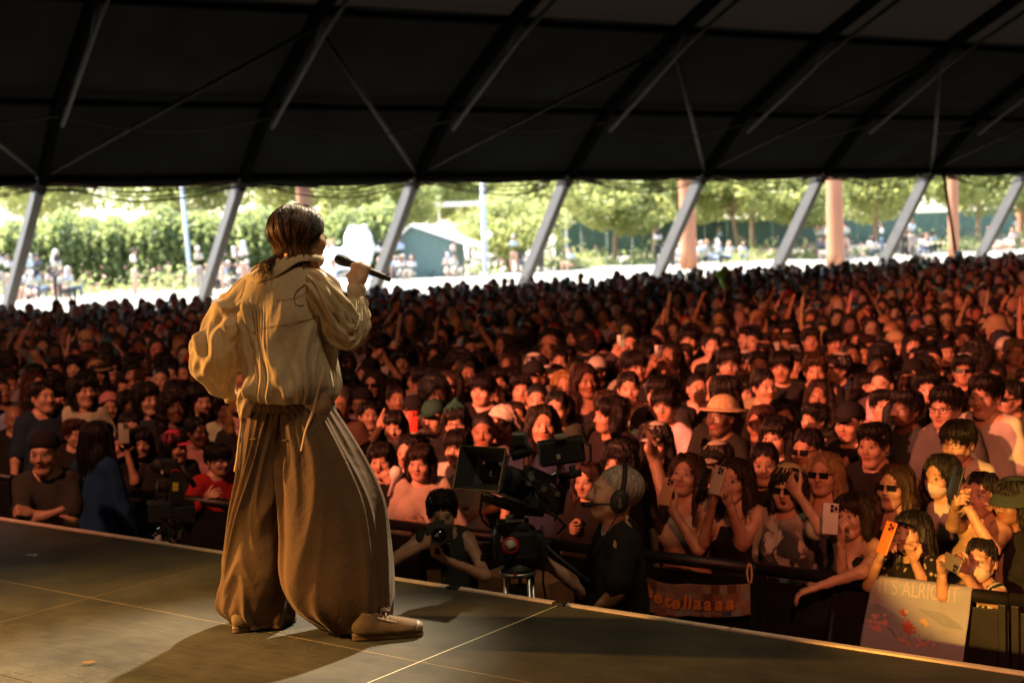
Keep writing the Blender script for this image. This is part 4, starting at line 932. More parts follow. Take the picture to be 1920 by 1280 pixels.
# low flowering plants along the sunny slope
M_PLANT = leaf_mat('bed_leaf', (0.10, 0.14, 0.05), (0.24, 0.27, 0.10), (0.4, 0.45, 0.15), 0.4); M_BLOOM = pmat('pink_bloom', (0.62, 0.30, 0.28), 0.7)
rb = np.random.default_rng(41); PL, PB = [], []
for i in range(120):
    px = rb.random() * 1960 - 20; g = at(px, 470, 50 + 24 * px / 1900 + rb.random() * 12)
    if tent_k(g) > -10: continue
    hgt = 0.5 + 0.8 * rb.random(); n = 90; q = rb.normal(size=(n, 3)) * np.array([0.5, 0.5, hgt * 0.35]); q[:, 2] = np.abs(q[:, 2]); base = np.array([g.x, g.y, ground_h(g.x, g.y)]); PL.append(q + base)
    if rb.random() < 0.6: PB.append(q[:25] * 1.1 + base + np.array([0, 0, 0.15]))
v_, f_ = leaves(np.concatenate(PL), 0.11, 9); v2, f2 = leaves(np.concatenate(PB), 0.07, 10)
o = obj('undergrowth', new_mesh('undergrowth', np.concatenate([v_, v2]), np.concatenate([f_, f2 + len(v_)]), [M_PLANT, M_BLOOM], False, None, [0] * len(f_) + [1] * len(f2))); o['kind'] = 'stuff'; o['label'] = 'low flowering plants along the sunny slope'
# ------------------------------------------------------------------ barricade, phones, people of the front rows
SINGER = Vector((-0.8, 5.75, 0))
RAIL_N, RAIL_Z = 6.62, 1.15
def face_yaw(loc, target, turn=0.0):
    d = Vector(target) - Vector(loc); return math.atan2(d.x, -d.y) + R(turn)
M_PHONEC = M_PLAST
def phone_at(pos, facing, roll, color, label, s=1.0, lens=3):
    """facing: where the phone's back looks; roll 0 upright, 90 sideways"""
    f = Vector(facing).normalized(); z = Vector((0, 0, 1)); x = z.cross(f)
    x = (Vector((0, 1, 0)).cross(f) if x.length < 1e-3 else x).normalized(); z = f.cross(x).normalized()
    M = Matrix(((x.x, -f.x, z.x), (x.y, -f.y, z.y), (x.z, -f.z, z.z))).to_4x4() @ Matrix.Rotation(R(roll), 4, 'Y')
    root = empty('phone', (0, 0, 0)); root.matrix_world = Matrix.Translation(pos) @ M @ Matrix.Scale(s, 4); tag(root, label, 'phone', 'phones held up in the crowd')
    m = MB(); m.box((0, 0, 0), (0.076, 0.009, 0.154), None, 0.0035); obj('case', shared('phone_case', lambda: new_mesh('case', np.concatenate(m.V), m.F, [M_PLAST], True)), root, color)
    m2 = MB(); m2.box((0.016, -0.006, 0.052), (0.038, 0.004, 0.040), None, 0.0015)
    m3 = MB()
    for (a, b_) in ((0.007, 0.062), (0.007, 0.042), (0.026, 0.052)): m3.lathe([(0.0075, -0.002), (0.0075, 0.002), (0.005, 0.0022)], Matrix.Translation((a, -0.0095, b_)) @ Matrix.Rotation(R(90), 4, 'X'), 10)
    obj('camera_bump', shared('phone_bump', lambda: new_mesh('camera_bump', np.concatenate(m2.V), m2.F, [M_PLAST], False)), root, tuple(c * 0.55 for c in color))
    obj('lenses', shared('phone_lens', lambda: new_mesh('lenses', np.concatenate(m3.V), m3.F, [M_GLASS], False)), root)
    m4 = MB(); m4.box((0, 0.0048, 0), (0.070, 0.0012, 0.147)); obj('screen', shared('phone_screen', lambda: new_mesh('screen', np.concatenate(m4.V), m4.F, [M_BLACKGLOSS], False)), root)
    return root
PLACED = []
BLK = (0.012, 0.011, 0.011); BRN = (0.045, 0.022, 0.012); DBR = (0.022, 0.013, 0.009); BLD = (0.28, 0.17, 0.08); GRY = (0.30, 0.28, 0.26)
SK1 = (0.50, 0.29, 0.20); SK2 = (0.42, 0.23, 0.15); SK3 = (0.28, 0.14, 0.085); SK4 = (0.12, 0.06, 0.035)
WH = (0.48, 0.46, 0.44); CRM = (0.50, 0.42, 0.33); BK = (0.014, 0.014, 0.015); GY = (0.10, 0.10, 0.10); NV = (0.02, 0.03, 0.06); OLV = (0.07, 0.07, 0.04); RED = (0.30, 0.02, 0.02)
def hero(px, py, N, label, hair='long', hc=BLK, top='tee', tc=BK, skin=SK1, turn=0, target=None, tilt=0, yaw=0, roll=0, female=True, hands=None, s=None, smile=0.0, om=0.0, **kw):
    hp = at_row(px, py, N)
    s = hp.z / 1.572 if s is None else s
    if not 0.86 < s < 1.19: print('SIZE', label, round(s, 2))
    loc = Vector((hp.x, hp.y, hp.z - 1.572 * s)); ya = face_yaw(loc, target or SINGER, turn)
    P = {'tilt': tilt, 'yaw': yaw, 'roll': roll}
    inv = (Matrix.Translation(loc) @ Matrix.Rotation(ya, 4, 'Z') @ Matrix.Scale(s, 4)).inverted()
    for key, spec in (hands or {}).items():
        w = inv @ at(spec[0], spec[1], hp.y + spec[2])
        P[key] = (w, spec[4] if len(spec) > 4 else None); P['hand' + key] = spec[3] if len(spec) > 3 else 'relaxed'
        if len(spec) > 5: P['palm' + key] = Vector(spec[5])
        if len(spec) > 6: P['elbow' + key] = inv @ at(spec[6][0], spec[6][1], hp.y + spec[6][2])
    hv = len(PLACED) % 9
    o = person(loc, ya, s, P, skin, hair, hc, top, tc, label, hv=hv, female=female, smile=smile, om=om, **kw)
    PLACED.append((loc.x, loc.y)); o['px'] = px; return o
def ph(px, py, Y, color, label, roll=0, facing=None, s=1.0):
    p = at(px, py, Y); return phone_at(p, facing if facing is not None else (SINGER + Vector((0, 0, 2.6)) - p), roll, color, label, s)
def rowY(px, py, N): return at_row(px, py, N).y
UP = Vector((0, 0, 1))

y1 = rowY(1280, 890, 6.95)
hero(1282, 892, 6.95, 'woman in a beige bra top waving one arm high, phone in her other hand', 'parted', BRN, 'bra', CRM, SK1, turn=0, yaw=12, tilt=-14, roll=6, smile=0.6, hands={'R': (1222, 822, -0.02, 'open', (-0.3, 0.3, 0.2)), 'L': (1262, 958, -0.24, 'grip', (0.5, -0.1, -1), (0, 1, 0))})
ph(1250, 921, y1 - 0.34, (0.62, 0.36, 0.20), 'gold phone held by the waving woman in the beige top', 2, s=1.0)
y2 = rowY(1375, 900, 7.0)
hero(1378, 902, 7.0, 'long-haired woman in a black top filming with both hands on a pale phone', 'parted', DBR, 'tank', BK, SK1, yaw=10, tilt=-8, hands={'R': (1336, 946, -0.26, 'grip', None, (0.8, 0.3, 0), (1318, 1018, -0.14)), 'L': (1366, 942, -0.24, 'grip', None, (-0.8, 0.3, 0), (1392, 1014, -0.14))})
ph(1345, 900, y2 - 0.34, (0.46, 0.42, 0.36), 'pale phone held upright by the woman in the black top', 3)
ph(1322, 897, y2 - 0.22, (0.02, 0.02, 0.02), 'black phone seen edge to edge with the pale upright phone', 4, s=0.8)
y3 = rowY(1480, 915, 6.95)
hero(1478, 917, 6.95, 'person in a cream headscarf, sunglasses and printed white tee raising a fist', 'bob', BLK, 'tee', WH, SK1, yaw=22, tilt=-6, om=0.5, hat='scarf', hat_c=(0.45, 0.36, 0.18), eyes='dark', shirt_mat=M_SPLASH, hands={'L': (1497, 928, -0.20, 'relaxed', (0.7, 0, -0.8), (0, 1, 0))})
y4 = rowY(1605, 965, 6.85)
hero(1606, 966, 6.85, 'woman with a brown bob, dark strap top and pendant leaning on the rail', 'bob', DBR, 'tank', BK, SK1, yaw=14, tilt=-4, roll=-6, smile=0.5, hands={'R': (1577, 1012, -0.22, 'grip', None, (0.3, 1, 0), (1580, 1092, -0.16)), 'L': (1532, 1100, -0.28, 'relaxed', (1, 0, 0.2), (0, 0, -1))})
ph(1557, 972, y4 - 0.26, (0.55, 0.50, 0.50), 'silver phone held beside her face by the woman with the bob', 3, facing=(-0.3, -1, 0.15))
y5 = rowY(1713, 1000, 6.8)
hero(1713, 1000, 6.8, 'smiling woman with a dark fringe, black floral blouse and orange phone', 'long', BLK, 'tee', (0.03, 0.026, 0.02), SK1, shirt_mat=M_FLORAL, yaw=18, tilt=-10, roll=-5, smile=1.0, hands={'R': (1650, 1046, -0.16, 'grip', None, (0.6, 0.8, 0), (1628, 1098, -0.06)), 'L': (1714, 1050, -0.16, 'fist', None, (0, 1, 0), (1738, 1108, -0.12))})
ph(1663, 1008, y5 - 0.24, (0.85, 0.20, 0.05), 'orange phone held up by the smiling woman', 2, s=1.05)
y6 = rowY(1840, 1055, 6.78)
hero(1838, 1052, 6.78, 'woman in a white face mask holding a grey phone sideways at the rail', 'tied', BLK, 'vest', (0.04, 0.07, 0.05), SK1, shirt_mat=M_STRIPE, yaw=38, tilt=-10, s=0.87, mask=(0.62, 0.55, 0.46), hands={'R': (1766, 1072, -0.12, 'grip', None, (0.8, 0.2, 0.2), (1768, 1116, -0.08)), 'L': (1810, 1078, -0.14, 'grip', None, (-0.6, 0.3, 0.3), (1838, 1120, -0.1))})
ph(1785, 1055, y6 - 0.24, (0.17, 0.15, 0.13), 'grey phone held sideways by the masked woman at the rail', 94, s=0.95)
y7 = rowY(1838, 930, 7.15)
hero(1838, 930, 7.15, 'woman with tied-back dark hair and tan strap top lifting a black phone', 'tied', BLK, 'tank', (0.30, 0.22, 0.14), SK1, yaw=24, tilt=-10, smile=0.5, hands={'R': (1792, 948, -0.30, 'grip', (-0.6, 0, -1), (0.5, 0.6, 0)), 'L': (1812, 946, -0.28, 'grip', (0.8, -0.1, -1), (-0.6, 0.4, 0))})
ph(1792, 905, y7 - 0.34, (0.02, 0.022, 0.028), 'tall black phone lifted by the woman in the tan top', 2, s=1.05)
hero(1678, 912, 7.35, 'woman with straight brown hair and narrow dark sunglasses', 'parted', BRN, 'tank', BK, SK1, yaw=14, tilt=-6, eyes='dark')
hero(1546, 890, 7.4, 'woman with long blonde hair and large square sunglasses', 'parted', BLD, 'tank', GY, SK1, yaw=16, tilt=-8, eyes='dark')
hero(1768, 892, 7.75, 'dark-haired woman in a white cloth face mask behind the black phone', 'parted', BLK, 'tee', WH, SK1, mask=(0.60, 0.52, 0.50), yaw=6)
hero(1642, 833, 8.1, 'man with a cream headband and tousled black hair', 'short', BLK, 'tee', BK, SK1, female=False, hat='band', hat_c=(0.50, 0.40, 0.26), yaw=6)
hero(1458, 818, 8.3, 'woman with a blunt black fringe and dark open jacket', 'long', BLK, 'long', BK, SK1, yaw=4)
hero(1518, 842, 8.0, 'woman with round dark sunglasses and black hair pulled back', 'tied', BLK, 'tee', BK, SK1, eyes='dark')
hero(1234, 828, 8.1, 'young woman in a pale grey cap with long black hair', 'long', BLK, 'long', BK, SK1, hat='cap', hat_c=(0.40, 0.37, 0.35))
hero(1347, 868, 7.5, 'person in a cream cap hidden behind the pale upright phone', 'bob', BLK, 'tee', BK, SK2, hat='cap', hat_c=(0.55, 0.48, 0.40))
hero(1596, 792, 8.9, 'man in a black cap with a white front patch', 'crop', BLK, 'tee', BK, SK2, female=False, hat='cap', hat_c=BK)
hero(1852, 742, 9.4, 'tall young man in an open white shirt above the crowd', 'short', BLK, 'long', WH, SK1, female=False)
hero(1778, 764, 9.1, 'man with clear glasses and neat black hair', 'short', BLK, 'tee', GY, SK1, female=False, eyes='clear')
hero(1800, 828, 8.25, 'man with glasses and a full black fringe in a white collar', 'fringe', BLK, 'tee', WH, SK1, female=False, eyes='clear', yaw=10)
hero(1432, 868, 7.6, 'woman with black hair tucked behind one ear, seen past the filming woman', 'tied', BLK, 'tee', BK, SK1, yaw=30)
hero(1908, 940, 7.2, 'person in a dark green bucket hat at the picture edge', 'bob', BLK, 'tee', BK, SK3, hat='bucket', hat_c=(0.04, 0.06, 0.05))
# the middle of the front row
HEAD_H[0] = 0.0072
hero(716, 862, 7.05, 'woman with a black bob singing into a white fan-shaped hand prop', 'bob', BLK, 'long', BK, SK1, yaw=-6, om=0.3, hands={'L': (734, 908, -0.18, 'wrap', (0.5, -0.1, -1), (0, 1, 0))})
hero(790, 866, 7.0, 'woman with a dark lob and loose cream blouse', 'bob', DBR, 'long', (0.45, 0.37, 0.30), SK1, yaw=-8, hands={'L': (800, 985, -0.12, 'relaxed', (0.6, 0, -1), (0, 1, 0))})
hero(766, 846, 7.45, 'smiling woman with long black hair just behind the cream blouse', 'parted', BLK, 'tee', BK, SK1, yaw=-12, smile=0.8)
hero(862, 838, 7.4, 'young man with a heavy black fringe and white tee with navy collar', 'fringe', BLK, 'tee', (0.55, 0.50, 0.46), SK1, female=False, yaw=-14, hands={'L': (893, 962, -0.1, 'relaxed')})
hero(856, 792, 8.1, 'person in a dark green beanie and thin glasses', 'bob', BLK, 'tee', BK, SK1, hat='beanie', hat_c=(0.02, 0.08, 0.065), eyes='clear')
hero(815, 782, 8.3, 'bearded man in a dark green cap and white tee', 'crop', BRN, 'tee', WH, SK1, female=False, hat='cap', hat_c=(0.02, 0.07, 0.055), yaw=-20)
hero(776, 772, 8.6, 'man in a black cap behind a red phone', 'crop', BLK, 'tee', WH, SK2, female=False, hat='cap', hat_c=BK)
ph(773, 790, rowY(776, 772, 8.6) - 0.3, (0.75, 0.06, 0.03), 'red phone held before the man in the black cap', 2, s=1.05)
hero(738, 800, 7.9, 'woman throwing a horned hand sign from a lifted arm', 'long', BLK, 'tee', BK, SK1, hands={'R': (712, 800, -0.1, 'horns', (-0.4, 0, -1), (0, -1, 0))}, s=None)
hero(1163, 868, 7.7, 'curly dark-haired woman looking over the camera operator', 'curly', BLK, 'tee', BK, SK1, yaw=-10, hands={'R': (1076, 985, -0.3, 'grip')})
hero(946, 795, 8.2, 'person wrapped in a white bandana mask with sunglasses', 'tied', BLK, 'tee', BK, SK2, mask=(0.66, 0.60, 0.52), eyes='dark', hat='scarf', hat_c=(0.60, 0.55, 0.48), yaw=-40)
hero(908, 808, 7.9, 'dark-skinned smiling man with cropped hair beside the bandana mask', 'crop', BLK, 'tee', GY, SK3, female=False, smile=0.6)
hero(1105, 900, 7.35, 'woman with reddish-brown hair behind the camera viewfinder', 'parted', BRN, 'tee', BK, SK1, yaw=-8)
# the left part of the crowd
HEAD_H[0] = 0.0085
hero(405, 862, 6.85, 'young man in a red and white jacket resting his arms on the rail', 'fringe', BLK, 'long', RED, SK1, female=False, yaw=20, turn=10, hands={'R': (385, 938, -0.25, 'relaxed'), 'L': (415, 940, -0.2, 'relaxed')})
hero(322, 838, 6.95, 'person in a bright pink cap turned towards the singer', 'bob', BLK, 'tee', BK, SK2, hat='cap', hat_c=(0.55, 0.05, 0.12), yaw=40)
hero(46, 735, 8.9, 'tall short-haired man staring at the stage beside the phone-holding woman', 'crop', BLK, 'tee', BK, SK2, female=False)
hero(162, 640, 11.4, 'tall broad man in a tan cap and olive tee', 'crop', BLK, 'tee', (0.20, 0.17, 0.11), SK2, female=False, hat='cap', hat_c=(0.42, 0.33, 0.18))
hero(105, 690, 10.2, 'man in glasses and a brown tee with slicked black hair', 'short', BLK, 'tee', (0.13, 0.09, 0.06), SK2, female=False, eyes='clear')
yq = rowY(92, 772, 7.6)
hero(92, 774, 7.6, 'dark-haired woman filming with a pink phone held overhead', 'parted', BLK, 'tee', BK, SK2, hands={'R': (122, 800, -0.2, 'grip')})
ph(113, 762, yq - 0.25, (0.70, 0.33, 0.28), 'pink phone held up near the tall short-haired man', -4)
hero(26, 785, 7.3, 'bald dark-skinned man in black by the picture edge', None, BLK, 'tee', BK, SK3, female=False)
hero(262, 830, 7.0, 'woman aiming a small pale phone from behind the crew member', 'long', BLK, 'tee', BK, SK2, hands={'R': (222, 842, -0.15, 'grip'), 'L': (238, 846, -0.15, 'grip')})
ph(232, 812, rowY(262, 830, 7.0) - 0.2, (0.32, 0.34, 0.26), 'pale green phone above the crew member in blue', 2)
hero(205, 762, 8.2, 'person in a pink headscarf with a camera at the eye', 'tied', BLK, 'tee', BK, SK2, hat='scarf', hat_c=(0.45, 0.20, 0.20))
hero(262, 742, 8.8, 'person with orange-glinting sunglasses and a pale cap worn backwards', 'crop', BLK, 'tee', (0.3, 0.2, 0.18), SK2, female=False, eyes='dark', hat='cap_back', hat_c=(0.50, 0.40, 0.36))
hero(182, 700, 9.6, 'person in a wide straw hat left of the pink-capped fan', 'long', BLK, 'tee', BK, SK2, hat='straw', hat_c=(0.42, 0.32, 0.18))

# ------------------------------------------------------------------ pit crew
HEAD_H[0] = 0.0062
op = at_row(1150, 928, 5.5)
operator = hero(1150, 928, 5.5, 'grey-haired camera operator in a black tee and headset, facing the singer', 'crop', (0.30, 0.27, 0.24), 'tee', BK, SK1, female=False, tilt=-14, yaw=-6, target=Vector((-6, op.y - 0.9, 0)), hands={'L': (1092, 1172, -0.04, 'relaxed', None, (1, 0, 0), (1160, 1108, -0.20)), 'R': (1012, 1045, 0.12, 'wrap', (0, 0.4, -1))}, cat='camera operator')
def headset(root, P):
    H = head_matrix(P)
    def part(name, m, mat, smooth=True, parent=root):
        o = m.build(name, mat, parent, smooth)
        if parent is root: o.matrix_local = H
        return o
    hs = MB(); hs.tube([(0.094 * math.cos(a), 0.015, 0.02 + 0.108 * math.sin(a)) for a in np.linspace(-0.1, math.pi + 0.1, 16)], 0.011, 8); hb = part('headset', hs, M_RUBBER)
    for q in (-1, 1):
        c = MB(); c.lathe([(0.02, -0.018), (0.041, -0.014), (0.043, 0.008), (0.030, 0.020)], Matrix.Translation((q * 0.094, 0.012, -0.008)) @ Matrix.Rotation(q * R(90), 4, 'Y') @ Matrix.Diagonal((1.15, 0.9, 1, 1)), 18); c.build('ear_cup', M_BLACK, hb, True)
        c = MB(); c.box((q * 0.116, 0.012, -0.010), (0.004, 0.014, 0.045), Matrix.Rotation(0.3, 3, 'X'), 0.001); c.build('trim', M_STEEL, hb)
    c = MB(); c.tube([(0.105, 0.0, -0.02), (0.095, -0.06, -0.035), (0.055, -0.112, -0.055)], 0.004, 6); c.build('boom', M_RUBBER, hb, True)
    c = MB(); c.tube([(0.068, -0.100, -0.05), (0.035, -0.125, -0.062)], [0.012, 0.012], 10); c.build('boom_microphone', M_RUBBER, hb, True)
    c = MB(); c.tube([(0.10, 0.02, -0.045), (0.085, 0.0, -0.12), (0.075, -0.03, -0.2), (0.09, -0.06, -0.28)], 0.0025, 5); c.build('cord', M_RUBBER, hb, True)
headset(operator, {'tilt': -14, 'yaw': -6})
yp = rowY(829, 957, 5.95)
hero(829, 957, 5.95, 'photographer with a flat black haircut and charcoal vest aiming a long lens', 'short', BLK, 'vest', (0.035, 0.035, 0.034), SK1, female=False, target=Vector((0, 0, 0)), tilt=8, hands={'R': (795, 1022, -0.20, 'grip', (-1, 0, -0.5), (0.6, 0.3, 0.3)), 'L': (838, 1050, -0.22, 'grip', (1, 0.1, -0.6), (-0.1, 0, 1))})
dc = empty('photo_camera', at(824, 1008, yp - 0.20)); tag(dc, 'black photo camera with a large round lens pointed at the stage', 'camera')
dcd = (CAM - dc.location).normalized(); dc.rotation_euler = dcd.to_track_quat('-Y', 'Z').to_euler()
m = MB(); m.box((0, 0.03, 0.02), (0.145, 0.07, 0.10), None, 0.01); m.box((0, 0.03, 0.078), (0.06, 0.06, 0.04), None, 0.01); m.build('camera_body', M_BLACK, dc)
m = MB(); m.lathe([(0.036, 0), (0.040, 0.03), (0.040, 0.11), (0.046, 0.13), (0.046, 0.17), (0.040, 0.17), (0.034, 0.155)], Matrix.Translation((0, -0.0, 0.01)) @ Matrix.Rotation(R(90), 4, 'X'), 28, False); lens_ = m.build('lens_barrel', M_BLACK, dc, True)
m = MB(); m.lathe([(0.0345, 0.150), (0.025, 0.156), (0.012, 0.160), (0.001, 0.161)], Matrix.Translation((0, 0, 0.01)) @ Matrix.Rotation(R(90), 4, 'X'), 24); m.build('front_glass', M_GLASS, lens_, True)
m = MB(); m.box((-0.05, 0.03, 0.075), (0.02, 0.02, 0.014), None, 0.003); m.build('shutter_dial', M_RUBBER, dc)
pb = at(814, 1085, yp - 0.16); m = MB(); m.box((0, 0, 0), (0.075, 0.004, 0.105), None, 0.001); bdg = m.build('pass_card', pmat('pass_card', (0.42, 0.25, 0.12), 0.5, noise=0.3, nscale=40), None); bdg.location = pb; tag(bdg, 'tan photo pass hanging from the photographer', 'pass card')
hero(86, 848, 5.5, 'bearded guard in a dark cap and charcoal tee with folded arms', 'crop', BLK, 'tee', (0.035, 0.034, 0.030), SK2, female=False, target=Vector((0.5, 0, 0)), yaw=-20, hat='cap_back', hat_c=BK, hands={'R': (118, 955, -0.22, 'none', (-1, 0.2, -0.5)), 'L': (60, 962, -0.24, 'fist', (1, 0.2, -0.5))})
hero(180, 825, 6.15, 'crew member in a dark blue jacket seen from behind, long black hair', 'long', BLK, 'long', (0.008, 0.035, 0.10), SK2, target=Vector((4, 20, 0)), yaw=10)
# ------------------------------------------------------------------ the rest of the crowd: about 250 more people one by one, then a mass
CPOSES = [
    ('', {}), ('', {'yaw': 14, 'tilt': -6}), ('', {'yaw': -16, 'tilt': -4, 'roll': 4}), ('', {'yaw': 28, 'roll': -5}),
    (' holding both hands together', {'R': Vector((-0.05, -0.24, 1.30)), 'L': Vector((0.05, -0.24, 1.30)), 'handR': 'fist', 'handL': 'fist', 'tilt': -6}),
    (' filming with a lifted phone', {'R': Vector((-0.08, -0.30, 1.52)), 'L': Vector((0.08, -0.30, 1.50)), 'handR': 'grip', 'handL': 'grip', 'tilt': -8}),
    (' holding a phone above the heads', {'R': Vector((-0.16, -0.24, 1.80)), 'handR': 'grip'}),
    (' with one arm stretched up', {'R': Vector((-0.22, -0.10, 1.92)), 'handR': 'open', 'tilt': -8, 'yaw': 8}),
    (' pointing up with one hand', {'L': Vector((0.24, -0.22, 1.72)), 'handL': 'point', 'tilt': -6}),
    (' with a hand at the cheek', {'L': Vector((0.09, -0.14, 1.46)), 'handL': 'relaxed', 'palmL': Vector((-1, 0.3, 0)), 'tilt': -4, 'yaw': -8}),
]
CB = {}
HEAD_H[0] = 0.0092
def cbody(pi, fem):
    k = (pi, fem)
    if k not in CB: CB[k] = body_mesh(CPOSES[pi][1], (pi * 2 + fem) % 9, fem, 0.025, smile=0.7 if pi in (4, 7) else 0.0, om=0.7 if pi == 8 else 0.0)
    return CB[k]
CS = {}
def cshirt(pi, kind, fem):
    k = (pi, kind, fem)
    if k not in CS: CS[k] = shirt_mesh(CPOSES[pi][1], kind, fem, 0.025, seed=pi)
    return CS[k]
COLS = [('black', BK, 15), ('white', WH, 3), ('charcoal', (0.045, 0.045, 0.045), 8), ('cream', CRM, 2), ('navy', NV, 3), ('grey', (0.20, 0.20, 0.20), 3), ('olive', OLV, 2), ('brown', (0.09, 0.05, 0.03), 2), ('dusty pink', (0.42, 0.20, 0.19), 2), ('pale blue', (0.30, 0.38, 0.46), 2), ('red', RED, 1), ('dark green', (0.02, 0.06, 0.04), 2), ('tan', (0.32, 0.22, 0.13), 2)]
HAIRS = [('short', 'short black hair', BLK, 5, 0), ('fringe', 'a black fringe', BLK, 2, 0), ('crop', 'cropped hair', BLK, 3, 0), ('bob', 'a black bob', BLK, 4, 1), ('long', 'long fringed black hair', BLK, 5, 1), ('parted', 'long parted dark hair', DBR, 5, 1), ('parted', 'long brown hair', BRN, 2, 1), ('tied', 'tied-back hair', BLK, 4, 1), ('curly', 'curly dark hair', BLK, 2, 1), ('parted', 'long blonde hair', BLD, 1, 1), ('short', 'short brown hair', BRN, 2, 0)]
HATS = [(None, '', None, 62)] + [(k, n, c, w) for k, n, c, w in (('cap', 'black cap', BK, 7), ('cap', 'white cap', WH, 4), ('cap', 'navy cap', NV, 2), ('cap_back', 'backwards black cap', BK, 3), ('bucket', 'tan bucket hat', (0.36, 0.27, 0.16), 2), ('bucket', 'black bucket hat', BK, 2), ('straw', 'straw hat', (0.42, 0.33, 0.19), 1), ('beanie', 'dark beanie', (0.03, 0.03, 0.035), 2), ('band', 'white headband', WH, 1), ('scarf', 'patterned headscarf', (0.35, 0.20, 0.14), 2), ('cap', 'red cap', (0.35, 0.03, 0.03), 1))]
def pick(r, seq, wi): w = np.array([s[wi] for s in seq], float); return seq[r.choice(len(seq), p=w / w.sum())]
def zone(px, py):
    lo = 'far back' if py < 600 else 'mid-crowd' if py < 700 else 'near the front'
    if px < 430: h = 'on the side behind the guard'
    elif px < 740: h = 'beside the singer'
    elif px < 900: h = 'behind the cream blouse'
    elif px < 1120: h = 'above the broadcast camera'
    elif px < 1320: h = 'behind the waving woman'
    elif px < 1500: h = 'above the filming woman'
    elif px < 1680: h = 'behind the headband man'
    else: h = 'behind the tan-top woman'
    return lo + ' ' + h
crng = np.random.default_rng(23)
def hidden(px, py):
    """behind the singer, the camera or the crew in the picture"""
    if 395 < px < 640 and 480 < py < 1180: return not (px < 470 and py > 745)
    if 640 <= px < 690 and 780 < py: return True
    if 855 < px < 1060 and 835 < py: return True
    return False
cand = []
n_ = 7.15
row = 0
while n_ < 75:
    step = 0.45
    u_ = -34.0 + (row % 2) * step / 2
    while u_ < 34:
        jx, jn = crng.normal(size=2) * (0.08, 0.09)
        p = un(u_ + jx, n_ + jn)
        u_ += step
        if p.y < 3 or tent_k(p) < 2.0 + crng.random() * 1.4: continue
        sc = float(np.clip(crng.normal(1.0, 0.052), 0.88, 1.13))
        q = proj(p + UP * 1.57 * sc)
        if not (-320 < q[0] < 2320 and q[1] < 1250): continue
        if not -25 < q[0] < 1945 and p.dot(EN) < 11.5: continue
        if tent_k(p) > 45: continue
        cand.append((p.length, p, sc, q[0], q[1]))
    n_ += 0.43; row += 1
cand.sort(key=lambda c: c[0])
HXY = np.array(PLACED)
singles, mass = [], []
skyline = np.full(2900, 2000.0)
def in_sight(p, sc):
    """does any of the head show above the people in front? rows are taken from the front"""
    x, y, d = proj(p + UP * 1.70 * sc); f = FPX / d; a, b = int(max(0, x + 450 - 0.085 * f)), int(min(2899, x + 450 + 0.085 * f)) + 1
    seen = skyline[a:b].max() > y + 0.045 * f
    skyline[a:b] = np.minimum(skyline[a:b], y); a, b = int(max(0, x + 450 - 0.20 * f)), int(min(2899, x + 450 + 0.20 * f)) + 1
    skyline[a:b] = np.minimum(skyline[a:b], y + 0.30 * f); return seen
budget = 300 - len(PLACED) - 1
for c in cand:
    p = c[1]
    if c[0] < 22 and np.hypot(HXY[:, 0] - p.x, HXY[:, 1] - p.y).min() < 0.40: continue
    # keep sight lines to the front-row people: nobody extra in the first two rows where they stand
    nn = p.dot(EN)
    if nn < 9.4:
        hp = [(h[0], h[1]) for h in PLACED]; d = min(math.hypot(h[0] - p.x, h[1] - p.y) for h in hp)
        if d < 0.46: continue
    if not in_sight(c[1], c[2]): continue
    if hidden(c[3], c[4]) or not (-25 < c[3] < 1945 and c[4] < 1010): mass.append(c); continue
    (singles if len(singles) < budget else mass).append(c)
print('CROWD', len(PLACED), len(singles), len(mass))
SEEN = set()
SKINS = [SK1, SK1, SK1, SK2, SK2, SK3, (0.55, 0.34, 0.25), SK4]
